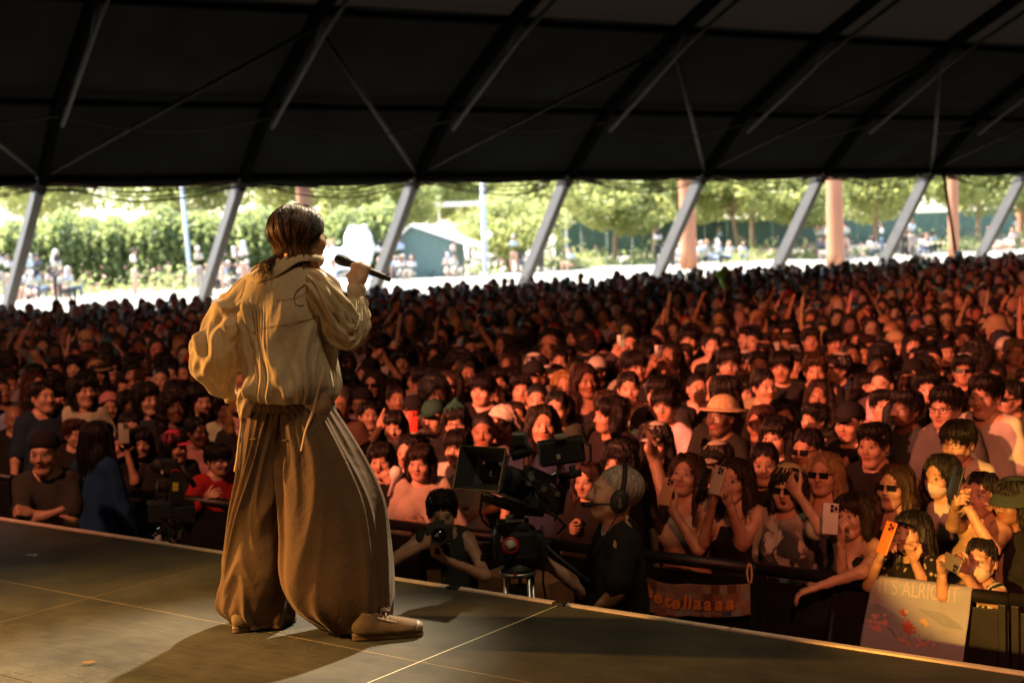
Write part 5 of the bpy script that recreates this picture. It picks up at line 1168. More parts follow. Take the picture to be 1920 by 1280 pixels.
for (D, p, sc, px, py) in singles:
    for attempt in range(40):
        hk = pick(crng, HAIRS, 3); fem = bool(hk[4]); cn, cc, _ = pick(crng, COLS, 2); hat = pick(crng, HATS, 3)
        pi = int(crng.choice(10, p=[.11, .11, .11, .10, .07, .15, .14, .10, .07, .04]))
        kind = crng.choice(['tee', 'long', 'tank'] if fem else ['tee', 'long', 'vest'], p=[.55, .25, .20]); eyes = crng.choice(['', 'dark', 'clear'], p=[.76, .13, .11]); mask = crng.random() < 0.05
        look = (hat[1] + ' over ' + hk[1]) if hat[0] else hk[1]
        extra = ' and sunglasses' if eyes == 'dark' else ' and glasses' if eyes == 'clear' else ' and a white mask' if mask else ''
        kn = {'tee': 'tee', 'long': 'sleeves', 'tank': 'strap top', 'vest': 'vest'}[kind]
        label = '%s %s, %s%s%s, %s' % (cn, kn, look, extra, CPOSES[pi][0], zone(px, py))
        label = 'person in ' + label
        if label not in SEEN and len(label.replace('-', ' ').split()) <= 18 and len(label.split()) <= 16: break
    if len(label.split()) > 16: label = ' '.join(label.replace(' and glasses', '').replace(' and sunglasses', '').split()[:16])
    SEEN.add(label)
    fem = bool(hk[4])
    tint = 1 + 0.25 * (crng.random() - 0.5)
    sk = tuple(v * tint for v in SKINS[crng.integers(len(SKINS))]); P = CPOSES[pi][1]
    ya = face_yaw(p, SINGER, float(crng.normal() * 13))
    o = person((p.x, p.y, 0), ya, sc, P, sk, hk[0], tuple(v * (0.7 + 0.6 * crng.random()) for v in hk[2]), kind, tuple(v * (0.8 + 0.4 * crng.random()) for v in cc), label, female=fem,
               hat=hat[0], hat_c=hat[2], eyes=eyes or None, mask=(0.55, 0.53, 0.50) if mask and not eyes else None, body=cbody(pi, fem), shirt=cshirt(pi, kind, fem), group='people in the crowd')
    if pi in (5, 6):
        w = P['R'] if pi == 6 else (P['R'] + P['L']) / 2
        w = Matrix.Translation(p) @ Matrix.Rotation(ya, 4, 'Z') @ Matrix.Scale(sc, 4) @ (w + Vector((0.0 if pi == 5 else -0.01, -0.05, 0.12)))
        cc2 = [('black', (0.02, 0.02, 0.02)), ('white', (0.6, 0.58, 0.56)), ('pink', (0.6, 0.28, 0.26)), ('grey', (0.2, 0.2, 0.2)), ('lilac', (0.4, 0.3, 0.45)), ('green', (0.2, 0.32, 0.24))][crng.integers(6)]
        phone_at(w, SINGER + Vector((0, 0, 2.4)) - w, 90 if crng.random() < .3 else 3, cc2[1], '%s phone held up by the %s' % (cc2[0], label.replace('person in ', '').replace(CPOSES[pi][0], '').replace(' and sunglasses', '').replace(' and glasses', '')[:70].rsplit(',', 1)[0] + ' fan ' + zone(px, py)))
# the mass beyond: small figures with the same build, one object
def mini(pose, fem, f):
    s = SDF((-0.5, -0.48, 0.9), (0.5, 0.35, 2.3), 0.060 * f); P = CPOSES[pose][1]
    torso(s, P, 0.012, True, 0.8, fem, 0.02); s.half((0, 0, 1.06 if f < 1.2 else 1.2), (0, 0, -1)); sv, sq = s.mesh()
    b = SDF((-0.5, -0.48, 0.9), (0.5, 0.35, 2.3), (0.034 if f < 1.2 else 0.058))
    H = head_matrix(P); c = H @ Vector((0, -0.01, 0)); b.ell(c, (0.078, 0.095, 0.118), 0.02); b.cap(c, (0, 0.01, 1.40), 0.056, 0.06, 0.03); nose = H @ Vector((0, -0.1, -0.02)); b.ell(nose, (0.02, 0.025, 0.028), 0.02)
    for side, S, E, Wr in pose_arms(P):
        if Wr.z > 1.1: b.cap(S.lerp(E, .5), E, 0.036, 0.034, 0.01); b.cap(E, Wr + (Wr - E).normalized() * 0.12, 0.034, 0.026, 0.01)
    bv, bq = b.mesh(); q = xf(bv, H.inverted()); shade = np.ones(len(bv)); front = q[:, 1] < -0.045
    shade[front & (np.abs(q[:, 2] - 0.008) < 0.018) & (np.abs(q[:, 0]) > 0.012) & (np.abs(q[:, 0]) < 0.055)] = 0.30     # eyes and brows
    shade[front & (np.abs(q[:, 2] + 0.062) < 0.014) & (np.abs(q[:, 0]) < 0.026)] = 0.5                                  # lips
    h = SDF((-0.3, -0.3, 1.1), (0.3, 0.35, 1.9), 0.037 if f < 1.2 else 0.056); hc = H @ Vector((0, 0.026, 0.05)); h.ell(hc, (0.094, 0.110, 0.099), 0.02)
    if fem:
        h.ell(H @ Vector((0, 0.06, -0.09)), (0.11, 0.08, 0.15), 0.03)
        for g in (-1, 1): h.cap(H @ Vector((g * 0.082, 0.0, 0.0)), H @ Vector((g * 0.095, 0.0, -0.18)), 0.035, 0.03, 0.03)
    h.ell(H @ Vector((0, -0.112, -0.045)), (0.066, 0.082, 0.080), 0.01, 's'); hv, hq = h.mesh()
    return (sv, sq, None), (bv, bq, shade), (hv, hq, None)
MK = ((0, 0), (1, 1), (2, 0), (3, 1), (7, 0), (6, 1), (8, 0))
MINI = [mini(k, f, 1.0) for k, f in MK]; MINI_FAR = [mini(k, f, 1.75) for k, f in MK]
MV, MF, MC = [], [], []; nv_ = 0
def put_mini(p, ya, sc, m, cols, sz=(1, 1, 1)):
    global nv_
    M = Matrix.Translation(p) @ Matrix.Rotation(ya, 4, 'Z') @ Matrix.Diagonal((sc * sz[0], sc * sz[1], sc * sz[2], 1))
    for (v, q, sh_), c in zip(m, cols):
        MV.append(xf(v, M)); MF.append(q + nv_); cc_ = np.empty((len(v), 4), dtype=np.float32); cc_[:] = (*c, 1); MC.append(cc_); nv_ += len(v)
        if sh_ is not None: cc_[:, :3] *= sh_[:, None]
for mi, (D, p, sc, px, py) in enumerate(sorted(mass, key=lambda c: c[0])):
    k = int(crng.choice(7, p=[.20, .20, .20, .20, .08, .07, .05])); cn, cc, _ = pick(crng, COLS, 2)
    sk = tuple(v * (0.6 + 0.5 * crng.random()) for v in SKINS[crng.integers(len(SKINS))]); hc = BLK if crng.random() < .7 else DBR if crng.random() < .6 else BLD
    if crng.random() < .16: hc = [BK, WH, NV, RED, CRM, (0.05, 0.25, 0.35)][crng.integers(6)]
    put_mini(Vector((p.x, p.y, 0)), face_yaw(p, SINGER, float(crng.normal() * 14)), sc, (MINI if mi < 220 else MINI_FAR)[k], (cc, sk, hc))
# people on the sunny slope, sitting and standing
srng = np.random.default_rng(5)
def slope_mini(fem, sit):
    """whole small figures for the slope, sitting with knees drawn up or standing with legs"""
    s = SDF((-0.5, -0.75, -0.05), (0.5, 0.4, 1.5), 0.06); dz = -0.62 if sit else 0.0
    if sit:
        for q in (-1, 1): s.cap((q * 0.1, 0, 0.28), (q * 0.16, -0.38, 0.42), 0.085, 0.07, 0.03); s.cap((q * 0.16, -0.38, 0.42), (q * 0.14, -0.42, 0.05), 0.065, 0.05, 0.03)
    else:
        for q in (-1, 1): s.cap((q * 0.09, 0, 0.9), (q * 0.12, 0.02, 0.05), 0.085, 0.055, 0.03)
    lv, lq = s.mesh(); (sv, sq, _), (bv, bq, sh_), (hv, hq, _) = MINI_FAR[1 if fem else 0]; d = np.array([0, 0, dz])
    return (sv + d, sq, None), (bv + d, bq, sh_), (hv + d, hq, None), (lv, lq, None)
SL = [slope_mini(f, t) for f in (0, 1) for t in (0, 1)]
cx = [(srng.random() * 1980 - 30) for _ in range(46)]
for i in range(190):
    px = cx[srng.integers(46)] + srng.normal() * 16; t = px / 1920
    Y = 47 + 24 * t + abs(srng.normal()) * 6; g = at(px, 470, Y)
    if tent_k(g) > -9: continue
    c = [WH, (0.45, 0.52, 0.56), (0.55, 0.50, 0.44), (0.5, 0.36, 0.33), (0.09, 0.09, 0.10), (0.34, 0.42, 0.50), (0.55, 0.42, 0.36), (0.40, 0.38, 0.30)][srng.integers(8)]
    k = int(srng.choice(4, p=[.2, .3, .2, .3])); put_mini(Vector((g.x, g.y, ground_h(g.x, g.y))), srng.random() * 6.28, 0.92 + 0.16 * srng.random(), SL[k], (c, SK1, [BLK, BRN, WH, BLD][srng.integers(4)], [(0.10, 0.13, 0.18), SK1, BK, (0.35, 0.30, 0.24)][srng.integers(4)]))
m_mass = pmat('crowd_mass', (0.2, 0.2, 0.2), 0.75); nt = m_mass.node_tree
vc = nt.nodes.new('ShaderNodeVertexColor'); vc.layer_name = 'feat'; nt.links.new(vc.outputs['Color'], nt.nodes['Principled BSDF'].inputs['Base Color'])
crowd = obj('crowd', new_mesh('crowd', np.concatenate(MV), np.concatenate(MF), [m_mass], True, np.concatenate(MC)))
crowd['kind'] = 'stuff'; crowd['label'] = 'dense far part of the crowd under the tent and on the sunny slope'
print('MASS TRIS', sum(len(f) for f in MF) * 2)
# ------------------------------------------------------------------ barricade
M_BARR = pmat('black_barricade', (0.011, 0.011, 0.012), 0.45, 0.2, noise=0.35, nscale=9)
SEC = 1.295
for j in range(-7, 3):
    u0 = -3.322 + SEC * j; c0 = un(u0 + SEC / 2, RAIL_N)
    mid = proj(un(u0 + SEC / 2, RAIL_N, 1.1))
    names = {0: 'under the sign reading ellaaaa', 1: 'with the blue IT\'S ALRIGHT cloth over it', -1: 'behind the camera operator'}
    place = names.get(j) or ('%s black barricade section %s' % (['fourth', 'fifth', 'sixth', 'seventh', 'eighth', 'ninth', 'tenth', 'eleventh'][min(-j, 7)] if j < 0 else 'last', 'along the pit'))
    root = empty('barricade', c0, math.atan2(EU.y, EU.x)); tag(root, ('black steel crowd barricade section ' + place) if j in names else place + (' counted from the cloth' if j < 0 else ' beyond the cloth'), 'barricade', 'black barricade sections')
    m = MB(); m.tube([(-SEC / 2 + 0.004, 0, RAIL_Z), (SEC / 2 - 0.004, 0, RAIL_Z)], 0.034, 12, flat=1.0); m.build('top_rail', M_BARR, root, True)
    m = MB(); m.box((0, 0.012, 0.60), (SEC - 0.02, 0.012, 0.98), None, 0.003); m.build('front_panel', M_BARR, root)
    for x in (-SEC / 2 + 0.03, 0.0, SEC / 2 - 0.03):
        m = MB(); m.box((x, -0.015, 0.58), (0.035 if x else 0.02, 0.035, 1.1), None, 0.004); m.build('post', M_BARR, root)
    m = MB(); m.tube([(-SEC / 2 + 0.44, -0.03, 1.08), (-SEC / 2 + 0.44, -0.45, 0.04)], 0.018, 8); m.build('brace', M_BARR, root, True)
    m = MB(); m.box((0, -0.40, 0.03), (SEC - 0.02, 0.85, 0.02), None, 0.004); m.build('foot_plate', M_BARR, root)
    m = MB(); m.box((0.3, -0.003, 0.22), (0.13, 0.004, 0.11), None, 0.001)
    if j in (0, 1): m.build('sticker', pmat('grey_sticker', (0.12, 0.11, 0.10), 0.6, noise=0.3, nscale=60), root)
# ------------------------------------------------------------------ cloth banners with lettering
def text_verts(txt, size, shear=0.0, spacing=1.0, offset=0.0):
    cu = bpy.data.curves.new('lettering', 'FONT'); cu.body = txt; cu.size = size; cu.shear = shear; cu.space_character = spacing; cu.fill_mode = 'FRONT'; cu.offset = offset; cu.resolution_u = 4
    o = bpy.data.objects.new('tmp_text', cu); col.objects.link(o); dg = bpy.context.evaluated_depsgraph_get(); me = bpy.data.meshes.new_from_object(o.evaluated_get(dg))
    bm = bmesh.new(); bm.from_mesh(me); bmesh.ops.triangulate(bm, faces=bm.faces[:]); bmesh.ops.subdivide_edges(bm, edges=[e for e in bm.edges if e.calc_length() > size * 0.12], cuts=4, use_grid_fill=True); bmesh.ops.triangulate(bm, faces=bm.faces[:]); bm.verts.index_update()
    V = np.array([v.co[:2] for v in bm.verts]); F = [tuple(v.index for v in f.verts) for f in bm.faces]; bm.free()
    bpy.data.objects.remove(o); bpy.data.meshes.remove(me); bpy.data.curves.remove(cu); return V, F
def surf_obj(name, fn, UV, F, off, mat, parent, flip=False):
    V = []
    for u, v in UV:
        p = fn(u, v); e = 1e-3; n = (fn(u + e, v) - p).cross(fn(u, v + e) - p).normalized()
        if n.dot(CAM - (fn.origin + p)) < 0: n = -n
        V.append(p + n * off)
    return obj(name, new_mesh(name, V, F, [mat], False), parent)
class Sheet:
    def __init__(s, origin, f): s.origin = Vector(origin); s.f = f
    def __call__(s, u, v): return s.f(u, v)
def sheet_obj(name, fn, w, h, nu, nv, mat, parent):
    V = [fn(w * i / nu, h * j / nv) for j in range(nv + 1) for i in range(nu + 1)]
    o = obj(name, new_mesh(name, V, grid_faces(nu + 1, nv + 1), [mat]), parent)
    md = o.modifiers.new('thickness', 'SOLIDIFY'); md.thickness = 0.002; md.offset = 0.0; return o
# the pale blue cloth: u along the rail, v down from the top of the rail
a_ = at_row(1634, 1105, RAIL_N - 0.03); b_ = at_row(1822, 1128, RAIL_N - 0.03); BW = (b_ - a_).length
bd_ = (b_ - a_).normalized()
a_ = un(a_.dot(EU), RAIL_N, RAIL_Z); bd_ = EU; BW = (b_ - a_).dot(EU)
def f_blue(u, v):
    r_ = 0.040; arc = r_ * R(150)
    if v < arc: t = R(30) + v / r_; return bd_ * u + EN * (r_ * math.cos(t)) + Vector((0, 0, r_ * math.sin(t)))   # over the rail
    q = v - arc
    p = bd_ * u - EN * r_ - Vector((0, 0, q))
    return p - EN * (0.024 * (1 - math.cos(q * 11)) * min(q * 6, 1) * 0.6 + 0.010 * math.sin(u * 9 + q * 4) * min(q * 4, 1) + 0.03 * q) - bd_ * (q * (0.14 if u < BW / 2 else 0.10))
BLUE = Sheet(a_, f_blue)
M_BLUE = pmat('blue_print_cloth', (0.26, 0.28, 0.35), 0.85, noise=0.10, nscale=5)
bl = empty('banner', a_); tag(bl, 'pale blue cloth banner reading IT\'S ALRIGHT with flowers, over the rail', 'banner')
BH = 0.66
sheet_obj('cloth', BLUE, BW, BH, 40, 60, M_BLUE, bl)
tv, tf = text_verts("IT'S ALRIGHT", 0.10, 0.0, 0.98, 0.0012)
tv[:, 0] -= tv[:, 0].min(); k_ = 0.80 * BW / tv[:, 0].max(); UVt = np.stack([0.09 * BW + tv[:, 0] * k_, 0.138 - tv[:, 1] * 1.05], 1)
M_LETW = pmat('white_print', (0.38, 0.36, 0.37), 0.8)
surf_obj('lettering', BLUE, UVt, tf, 0.0035, M_LETW, bl)
def flat_shape(pts): return np.array(pts), [tuple(range(len(pts)))]
brng = np.random.default_rng(2)
def blob_print(name, cu, cv, r, mat, n=9, petals=5, off=0.0035):
    r = r * 1.45
    pts = [(cu + r * (0.72 + 0.28 * math.cos(petals * a)) * math.cos(a), cv + r * (0.72 + 0.28 * math.cos(petals * a)) * math.sin(a)) for a in np.linspace(0, 6.283, 26)[:-1]]
    return pts
def print_group(name, shapes, mat, off, parent, fn):
    UV, F, n = [], [], 0
    shapes = [[(min(max(u * BW / 0.68, 0.004), BW - 0.004), 0.19 + (v - 0.34) * 0.62) for u, v in s_] for s_ in shapes]
    for s_ in shapes: UV += s_; F.append(tuple(range(n, n + len(s_)))); n += len(s_)
    surf_obj(name, fn, UV, F, off, mat, parent)
M_HILL = pmat('grey_blue_print', (0.19, 0.22, 0.27), 0.85, noise=0.12); M_HILL2 = pmat('blue_wave_print', (0.26, 0.31, 0.37), 0.85); M_PINK = pmat('pink_print', (0.52, 0.26, 0.27), 0.8, noise=0.2, nscale=60); M_RED2 = pmat('red_print', (0.36, 0.06, 0.06), 0.8, noise=0.2, nscale=60); M_GRN = pmat('leaf_print', (0.10, 0.12, 0.08), 0.8); M_YEL = pmat('ochre_print', (0.45, 0.33, 0.16), 0.8)
print_group('hill_print', [[(0.0, 0.36), (0.08, 0.345), (0.2, 0.40), (0.30, 0.47), (0.36, 0.50), (0.2, 0.49), (0.0, 0.46)], [(0.34, 0.34), (0.50, 0.35), (0.62, 0.42), (0.66, 0.46), (0.52, 0.45), (0.42, 0.39)]], M_HILL, 0.0028, bl, BLUE)
arcs = []
for i in range(9):
    for j in range(6):
        cu, cv = 0.42 + i * 0.03 + (j % 2) * 0.015, 0.47 + j * 0.028
        if cu > BW - 0.03 or cv < 0.45 + (0.66 - cu) * 0.35: continue
        for r_ in (0.014, 0.009): arcs.append([(cu + r_ * math.cos(a), cv - r_ * math.sin(a)) for a in np.linspace(0, math.pi, 7)] + [(cu + (r_ - .002) * math.cos(a), cv - (r_ - .002) * math.sin(a)) for a in np.linspace(math.pi, 0, 7)])
print_group('wave_print', arcs, M_HILL, 0.0030, bl, BLUE)
fl = []; fr = []; fg = []; fy = []
for i in range(22): fl.append(blob_print('p', 0.03 + brng.random() * 0.15, 0.44 + brng.random() * 0.13 - 0.03, 0.010 + 0.007 * brng.random(), None))
for i in range(12): fl.append(blob_print('p', 0.26 + brng.random() * 0.22, 0.575 + brng.random() * 0.05, 0.010 + 0.006 * brng.random(), None))
for c in ((0.25, 0.38, .018), (0.265, 0.40, .014), (0.30, 0.47, .026), (0.318, 0.49, .024), (0.325, 0.52, .022), (0.29, 0.50, .016)): fr.append(blob_print('p', *c, None, petals=4))
for c in ((0.275, 0.375, .014), (0.26, 0.42, .008), (0.39, 0.43, .020), (0.41, 0.45, .016)): fy.append(blob_print('p', *c, None, petals=6))
fg += [[(0.262, 0.41), (0.266, 0.41), (0.274, 0.58), (0.270, 0.58)], [(0.318, 0.52), (0.322, 0.52), (0.324, 0.60), (0.320, 0.60)], [(0.39, 0.44), (0.393, 0.44), (0.37, 0.60), (0.366, 0.60)], [(0.15, 0.50), (0.20, 0.52), (0.24, 0.57), (0.238, 0.575), (0.195, 0.526), (0.15, 0.505)]]
print_group('pink_flower_print', fl, M_PINK, 0.0034, bl, BLUE); print_group('red_flower_print', fr, M_RED2, 0.0036, bl, BLUE); print_group('ochre_flower_print', fy, M_YEL, 0.0038, bl, BLUE); print_group('stem_print', fg, M_GRN, 0.0032, bl, BLUE)
# the patchwork sign: sags between two ties
c_ = at_row(1198, 1072, RAIL_N - 0.05); d_ = at_row(1408, 1092, RAIL_N - 0.05); PW = (d_ - c_).length; pd = (d_ - c_).normalized()
def f_patch(u, v):
    t = u / PW; sag = 0.035 * math.sin(math.pi * min(max(t, 0), 1)) + 0.02 * math.sin(math.pi * min(1, t * 2.2)) * (t < 0.45)
    return pd * u + Vector((0, 0, -v * (1 - 0.10 * t) - sag)) - EN * (0.01 + 0.015 * math.sin(u * 14) * (0.3 + v * 2) + 0.02 * v)
PATCH = Sheet(c_, f_patch); PH = 0.185
pt = empty('banner', c_); tag(pt, 'patchwork paper sign with orange letters ending ellaaaa, hung below the rail', 'banner')
sheet_obj('cloth', PATCH, PW, PH, 40, 12, pmat('sign_backing', (0.22, 0.13, 0.09), 0.85, noise=0.15), pt)
pc = [(0.24, 0.09, 0.05), (0.26, 0.20, 0.16), (0.05, 0.08, 0.10), (0.12, 0.05, 0.03), (0.30, 0.16, 0.12), (0.20, 0.14, 0.10), (0.22, 0.22, 0.22)]
PM = [pmat('patch_paper', c, 0.85, noise=0.15, nscale=30) for c in pc]
for i in range(12):
    for j in range(4):
        if brng.random() < 0.22: continue
        x0, y0 = PW * i / 12 + brng.normal() * 0.006, PH * j / 4 + brng.normal() * 0.004; w_, h_ = PW / 12 * (0.8 + .5 * brng.random()), PH / 4 * (.8 + .4 * brng.random())
        x0 = max(0.002, x0); x1 = min(PW - 0.002, x0 + w_); y0 = max(0.002, y0); y1 = min(PH - 0.002, y0 + h_)
        mid_ = (x0 + x1) / 2
        surf_obj('patch', PATCH, [(x0, y0), (mid_, y0), (x1, y0), (x1, y1), (mid_, y1), (x0, y1)], [(0, 1, 4, 5), (1, 2, 3, 4)], 0.0026 + 0.0004 * ((i + j) % 3), PM[brng.integers(7)], pt)
M_ORL = pmat('orange_letter', (0.62, 0.22, 0.05), 0.7); M_DKL = pmat('dark_letter_shade', (0.07, 0.03, 0.02), 0.8)
for ch, px_, yb in (('z', 1203, 0.085), ('e', 1213, 0.100), ('e', 1230, 0.118), ('t', 1250, 0.128), ('e', 1263, 0.136), ('l', 1284, 0.140), ('l', 1293, 0.141), ('a', 1303, 0.140), ('a', 1323, 0.141), ('a', 1345, 0.140), ('a', 1366, 0.138)):
    V_, F_ = text_verts(ch, 0.105, 0.12, 1.0, 0.0035); V_[:, 0] -= V_[:, 0].min()
    UV_ = np.stack([(px_ - 1198) / 210 * PW + V_[:, 0] * 1.05, yb - V_[:, 1]], 1); UV_[:, 0] = np.clip(UV_[:, 0], 0.001, PW - 0.001)
    surf_obj('letter_shade', PATCH, UV_ + np.array([0.005, 0.005]), F_, 0.0040, M_DKL, pt); surf_obj('letter', PATCH, UV_, F_, 0.0050, M_ORL, pt)
for p0 in (c_ + Vector((0, 0, 0.0)), d_):
    m = MB(); m.tube([p0 - Vector(p0) + Vector(p0) - c_ + Vector((0.012 * math.cos(a), 0.004, 0.05 + 0.052 * math.sin(a))) - EN * 0.012 for a in np.linspace(-1.4, 4.4, 14)], 0.006, 6); m.build('tie', pmat('pale_tie', (0.50, 0.34, 0.22), 0.8), pt, True)

# ------------------------------------------------------------------ broadcast camera on its pedestal
CY = 6.60
cam_root_p = at(972, 1075, CY); bc = empty('broadcast_camera', (cam_root_p.x, cam_root_p.y, 0)); tag(bc, 'black broadcast camera with a square lens hood on a silver-legged tripod', 'camera')
BCI = Matrix.Translation(bc.location).inverted()
lens_p = at(910, 882, CY - 0.28); rear_p = at(1040, 935, CY + 0.22)
axis = (lens_p - rear_p).normalized(); side = axis.cross(UP).normalized(); upv = side.cross(axis).normalized()   # side points to the picture's left-behind
CMx = Matrix(((side.x, axis.x, upv.x), (side.y, axis.y, upv.y), (side.z, axis.z, upv.z)))
def cpt(x, y, z): return lens_p + CMx @ Vector((x, y, z)) - bc.location
def cbox(m, x, y, z, sx, sy, sz, bev=0.006): return m.box(cpt(x, y, z), (sx, sy, sz), CMx, bev)
def ccyl(m, prof, x, y, z, axis_='y', sides=28, cap=True):
    Q = {'y': Matrix.Rotation(R(-90), 4, 'X'), 'x': Matrix.Rotation(R(90), 4, 'Y'), 'z': Matrix.Identity(4)}[axis_]
    return m.lathe(prof, Matrix.Translation(cpt(x, y, z)) @ CMx.to_4x4() @ Q, sides, cap)
# square hood: four flared walls and a stepped inner frame
m = MB(); w0, h0, w1, h1 = 0.122, 0.100, 0.078, 0.066
ring = lambda w, h, y: [cpt(-w, y, -h), cpt(w, y, -h), cpt(w, y, h), cpt(-w, y, h)]
V_ = ring(w0, h0, 0.05) + ring(w0 - .004, h0 - .004, 0.05) + ring(w1, h1, -0.05) + ring(w1 - .004, h1 - .004, -0.03) + ring(0.048, 0.048, -0.045)
F_ = []
for k in range(4):
    n2 = (k + 1) % 4
    F_ += [(k, n2, 4 + n2, 4 + k), (4 + k, 4 + n2, 12 + n2, 12 + k), (12 + k, 12 + n2, 16 + n2, 16 + k), (k, 8 + k, 8 + n2, n2)]
m.add(V_, F_); hood = m.build('lens_hood', M_BLACK, bc)
m = MB(); 
for (x, z, sx, sz) in ((w0 - 0.001, 0, 0.003, 2 * h0),): cbox(m, x, 0.052, z, sx, 0.003, sz, 0)
m.build('hood_edge', M_STEEL, hood)
m = MB(); ccyl(m, [(0.058, -0.04), (0.050, -0.055), (0.035, -0.048), (0.001, -0.040)], 0, 0, 0); m.build('front_glass', M_GLASS, bc, True)
m = MB(); ccyl(m, [(0.060, -0.06), (0.062, -0.12), (0.054, -0.125), (0.054, -0.17), (0.064, -0.175), (0.064, -0.215), (0.056, -0.22), (0.056, -0.30)], 0, 0, 0); m.build('lens_barrel', M_BLACK, bc, True)
for y in (-0.10, -0.195, -0.25):
    m = MB(); ccyl(m, [(0.065, y - 0.008), (0.067, y - 0.004), (0.067, y + 0.004), (0.065, y + 0.008)], 0, 0, 0, cap=False); m.build('focus_ring', M_RUBBER, bc, True)
m = MB(); cbox(m, 0, -0.42, 0.0, 0.13, 0.22, 0.15, 0.01); m.build('camera_body', M_BLACK, bc)
m = MB(); cbox(m, 0.0, -0.44, 0.088, 0.03, 0.22, 0.028, 0.006); cbox(m, 0, -0.35, 0.075, 0.025, 0.02, 0.03, 0.004); m.build('top_handle', M_BLACK, bc)
m = MB(); cbox(m, 0.072, -0.40, 0.01, 0.008, 0.12, 0.075, 0.003); m.build('side_panel', pmat('grey_panel', (0.20, 0.20, 0.20), 0.4, noise=0.5, nscale=90), bc)
for k in range(5):
    m = MB(); cbox(m, 0.079, -0.36 - 0.02 * k, 0.03, 0.005, 0.010, 0.008, 0.001); m.build('button', M_STEEL, bc)
m = MB(); cbox(m, 0, -0.60, -0.01, 0.10, 0.13, 0.12, 0.012); m.build('battery', M_RUBBER, bc)
m = MB(); cbox(m, 0.068, -0.56, -0.05, 0.004, 0.02, 0.06, 0.001); m.build('green_tape', pmat('green_tape', (0.02, 0.45, 0.12), 0.5), bc)
for x in (-0.04, 0.045):
    m = MB(); m.tube([cpt(x, -0.02, -0.085), cpt(x, -0.60, -0.085)], 0.0085, 10); m.build('support_rod', M_STEEL, bc, True)
m = MB(); cbox(m, 0.03, -0.33, -0.100, 0.14, 0.34, 0.028, 0.006); m.build('base_plate', M_BLACK, bc)
# viewfinder block in front and monitor box above
ex = lambda px, py, dy: at(px, py, CY + dy) - bc.location
m = MB(); m.box(ex(975, 823, -0.12), (0.068, 0.10, 0.055), None, 0.008); m.build('viewfinder', M_BLACK, bc)
m = MB(); m.box(ex(986, 823, -0.172), (0.016, 0.004, 0.05), None, 0.001); m.build('viewfinder_trim', M_STEEL, bc)
m = MB(); m.lathe([(0.028, -0.05), (0.032, -0.02), (0.032, 0.03), (0.026, 0.05)], Matrix.Translation(ex(977, 846, -0.13)) @ Matrix.Rotation(R(70), 4, 'Y'), 20); m.build('viewfinder_hinge', M_BLACK, bc, True)
mon = Matrix.Rotation(R(-5), 3, 'Y') @ Matrix.Rotation(R(10), 3, 'Z')
m = MB(); m.box(ex(1052, 845, 0.10), (0.215, 0.09, 0.120), mon, 0.012); mo = m.build('monitor', M_BLACK, bc)
m = MB(); m.box(ex(1050, 858, 0.045), (0.19, 0.006, 0.05), mon, 0.002); m.build('monitor_label_strip', M_RUBBER, mo)
m = MB(); m.box(ex(1047, 856, 0.040), (0.018, 0.004, 0.022), mon, 0.001); m.build('white_label', pmat('cream_label', (0.55, 0.48, 0.36), 0.6), mo)
m = MB(); m.box(ex(1051, 818, 0.06), (0.055, 0.06, 0.022), mon, 0.006); m.build('tally_lamp', pmat('tally_cover', (0.34, 0.30, 0.26), 0.4), mo)
m = MB(); m.tube([ex(1090, 826, 0.06), ex(1107, 834, 0.06), ex(1108, 862, 0.06), ex(1100, 872, 0.06), ex(1090, 868, 0.06)], 0.006, 8); m.build('handle', M_BLACK, mo, True)
m = MB(); m.tube([ex(1050, 870, 0.10), ex(1046, 888, 0.10), ex(1030, 902, 0.14)], [0.014, 0.014, 0.02], 10); m.build('monitor_arm', M_STEEL, bc, True)
m = MB(); m.tube([ex(1072, 874, 0.08), ex(1076, 892, 0.08)], 0.016, 10); m.tube([ex(1050, 895, 0.10), ex(1088, 886, 0.06)], 0.018, 12); m.build('monitor_knob', M_RUBBER, bc, True)
# pan head: body, drag dial with red ring, bowl and silver legs
hx = lambda px, py, dy=0.0: at(px, py, CY + dy) - bc.location
m = MB(); m.box(hx(966, 1020), (0.20, 0.15, 0.175), Matrix.Rotation(R(8), 3, 'Z'), 0.035); m.box(hx(962, 983), (0.15, 0.14, 0.035), None, 0.008); m.build('pan_head', M_BLACK, bc)
m = MB(); m.box(hx(966, 972), (0.09, 0.10, 0.02), None, 0.004); m.build('slide_plate', M_ALU, bc)
toward = (CAM - at(957, 1022, CY)).normalized(); DQ = toward.to_track_quat('Z', 'Y').to_matrix().to_4x4()
m = MB(); m.lathe([(0.040, -0.02), (0.041, 0.004), (0.034, 0.010), (0.030, 0.0105)], Matrix.Translation(hx(957, 1022, -0.088)) @ DQ, 28, False); dr = m.build('drag_dial', M_REDP, bc, True)
m = MB(); m.lathe([(0.0305, 0.0085), (0.001, 0.0090)], Matrix.Translation(hx(957, 1022, -0.088)) @ DQ, 24); m.build('dial_face', pmat('dial_face', (0.55, 0.48, 0.40), 0.5), dr, True)
m = MB(); m.box(hx(941, 1010, -0.085), (0.014, 0.01, 0.03), Matrix.Rotation(0.2, 3, 'Y'), 0.003); m.build('lock_lever', M_WHITEP, bc)
for k in range(4):
    m = MB(); m.lathe([(0.004, 0), (0.004, 0.003)], Matrix.Translation(hx(942 + 14 * k, 1044, -0.082)) @ DQ, 8); m.build('screw', M_STEEL, bc)
for (px, py, r_) in ((913, 1026, 0.022), (911, 1046, 0.018)):
    m = MB(); m.lathe([(r_, -0.02), (r_, 0.02), (r_ * .7, 0.026)], Matrix.Translation(hx(px, py)) @ Matrix.Rotation(R(-80), 4, 'Y'), 14); m.build('tension_knob', M_RUBBER, bc, True)
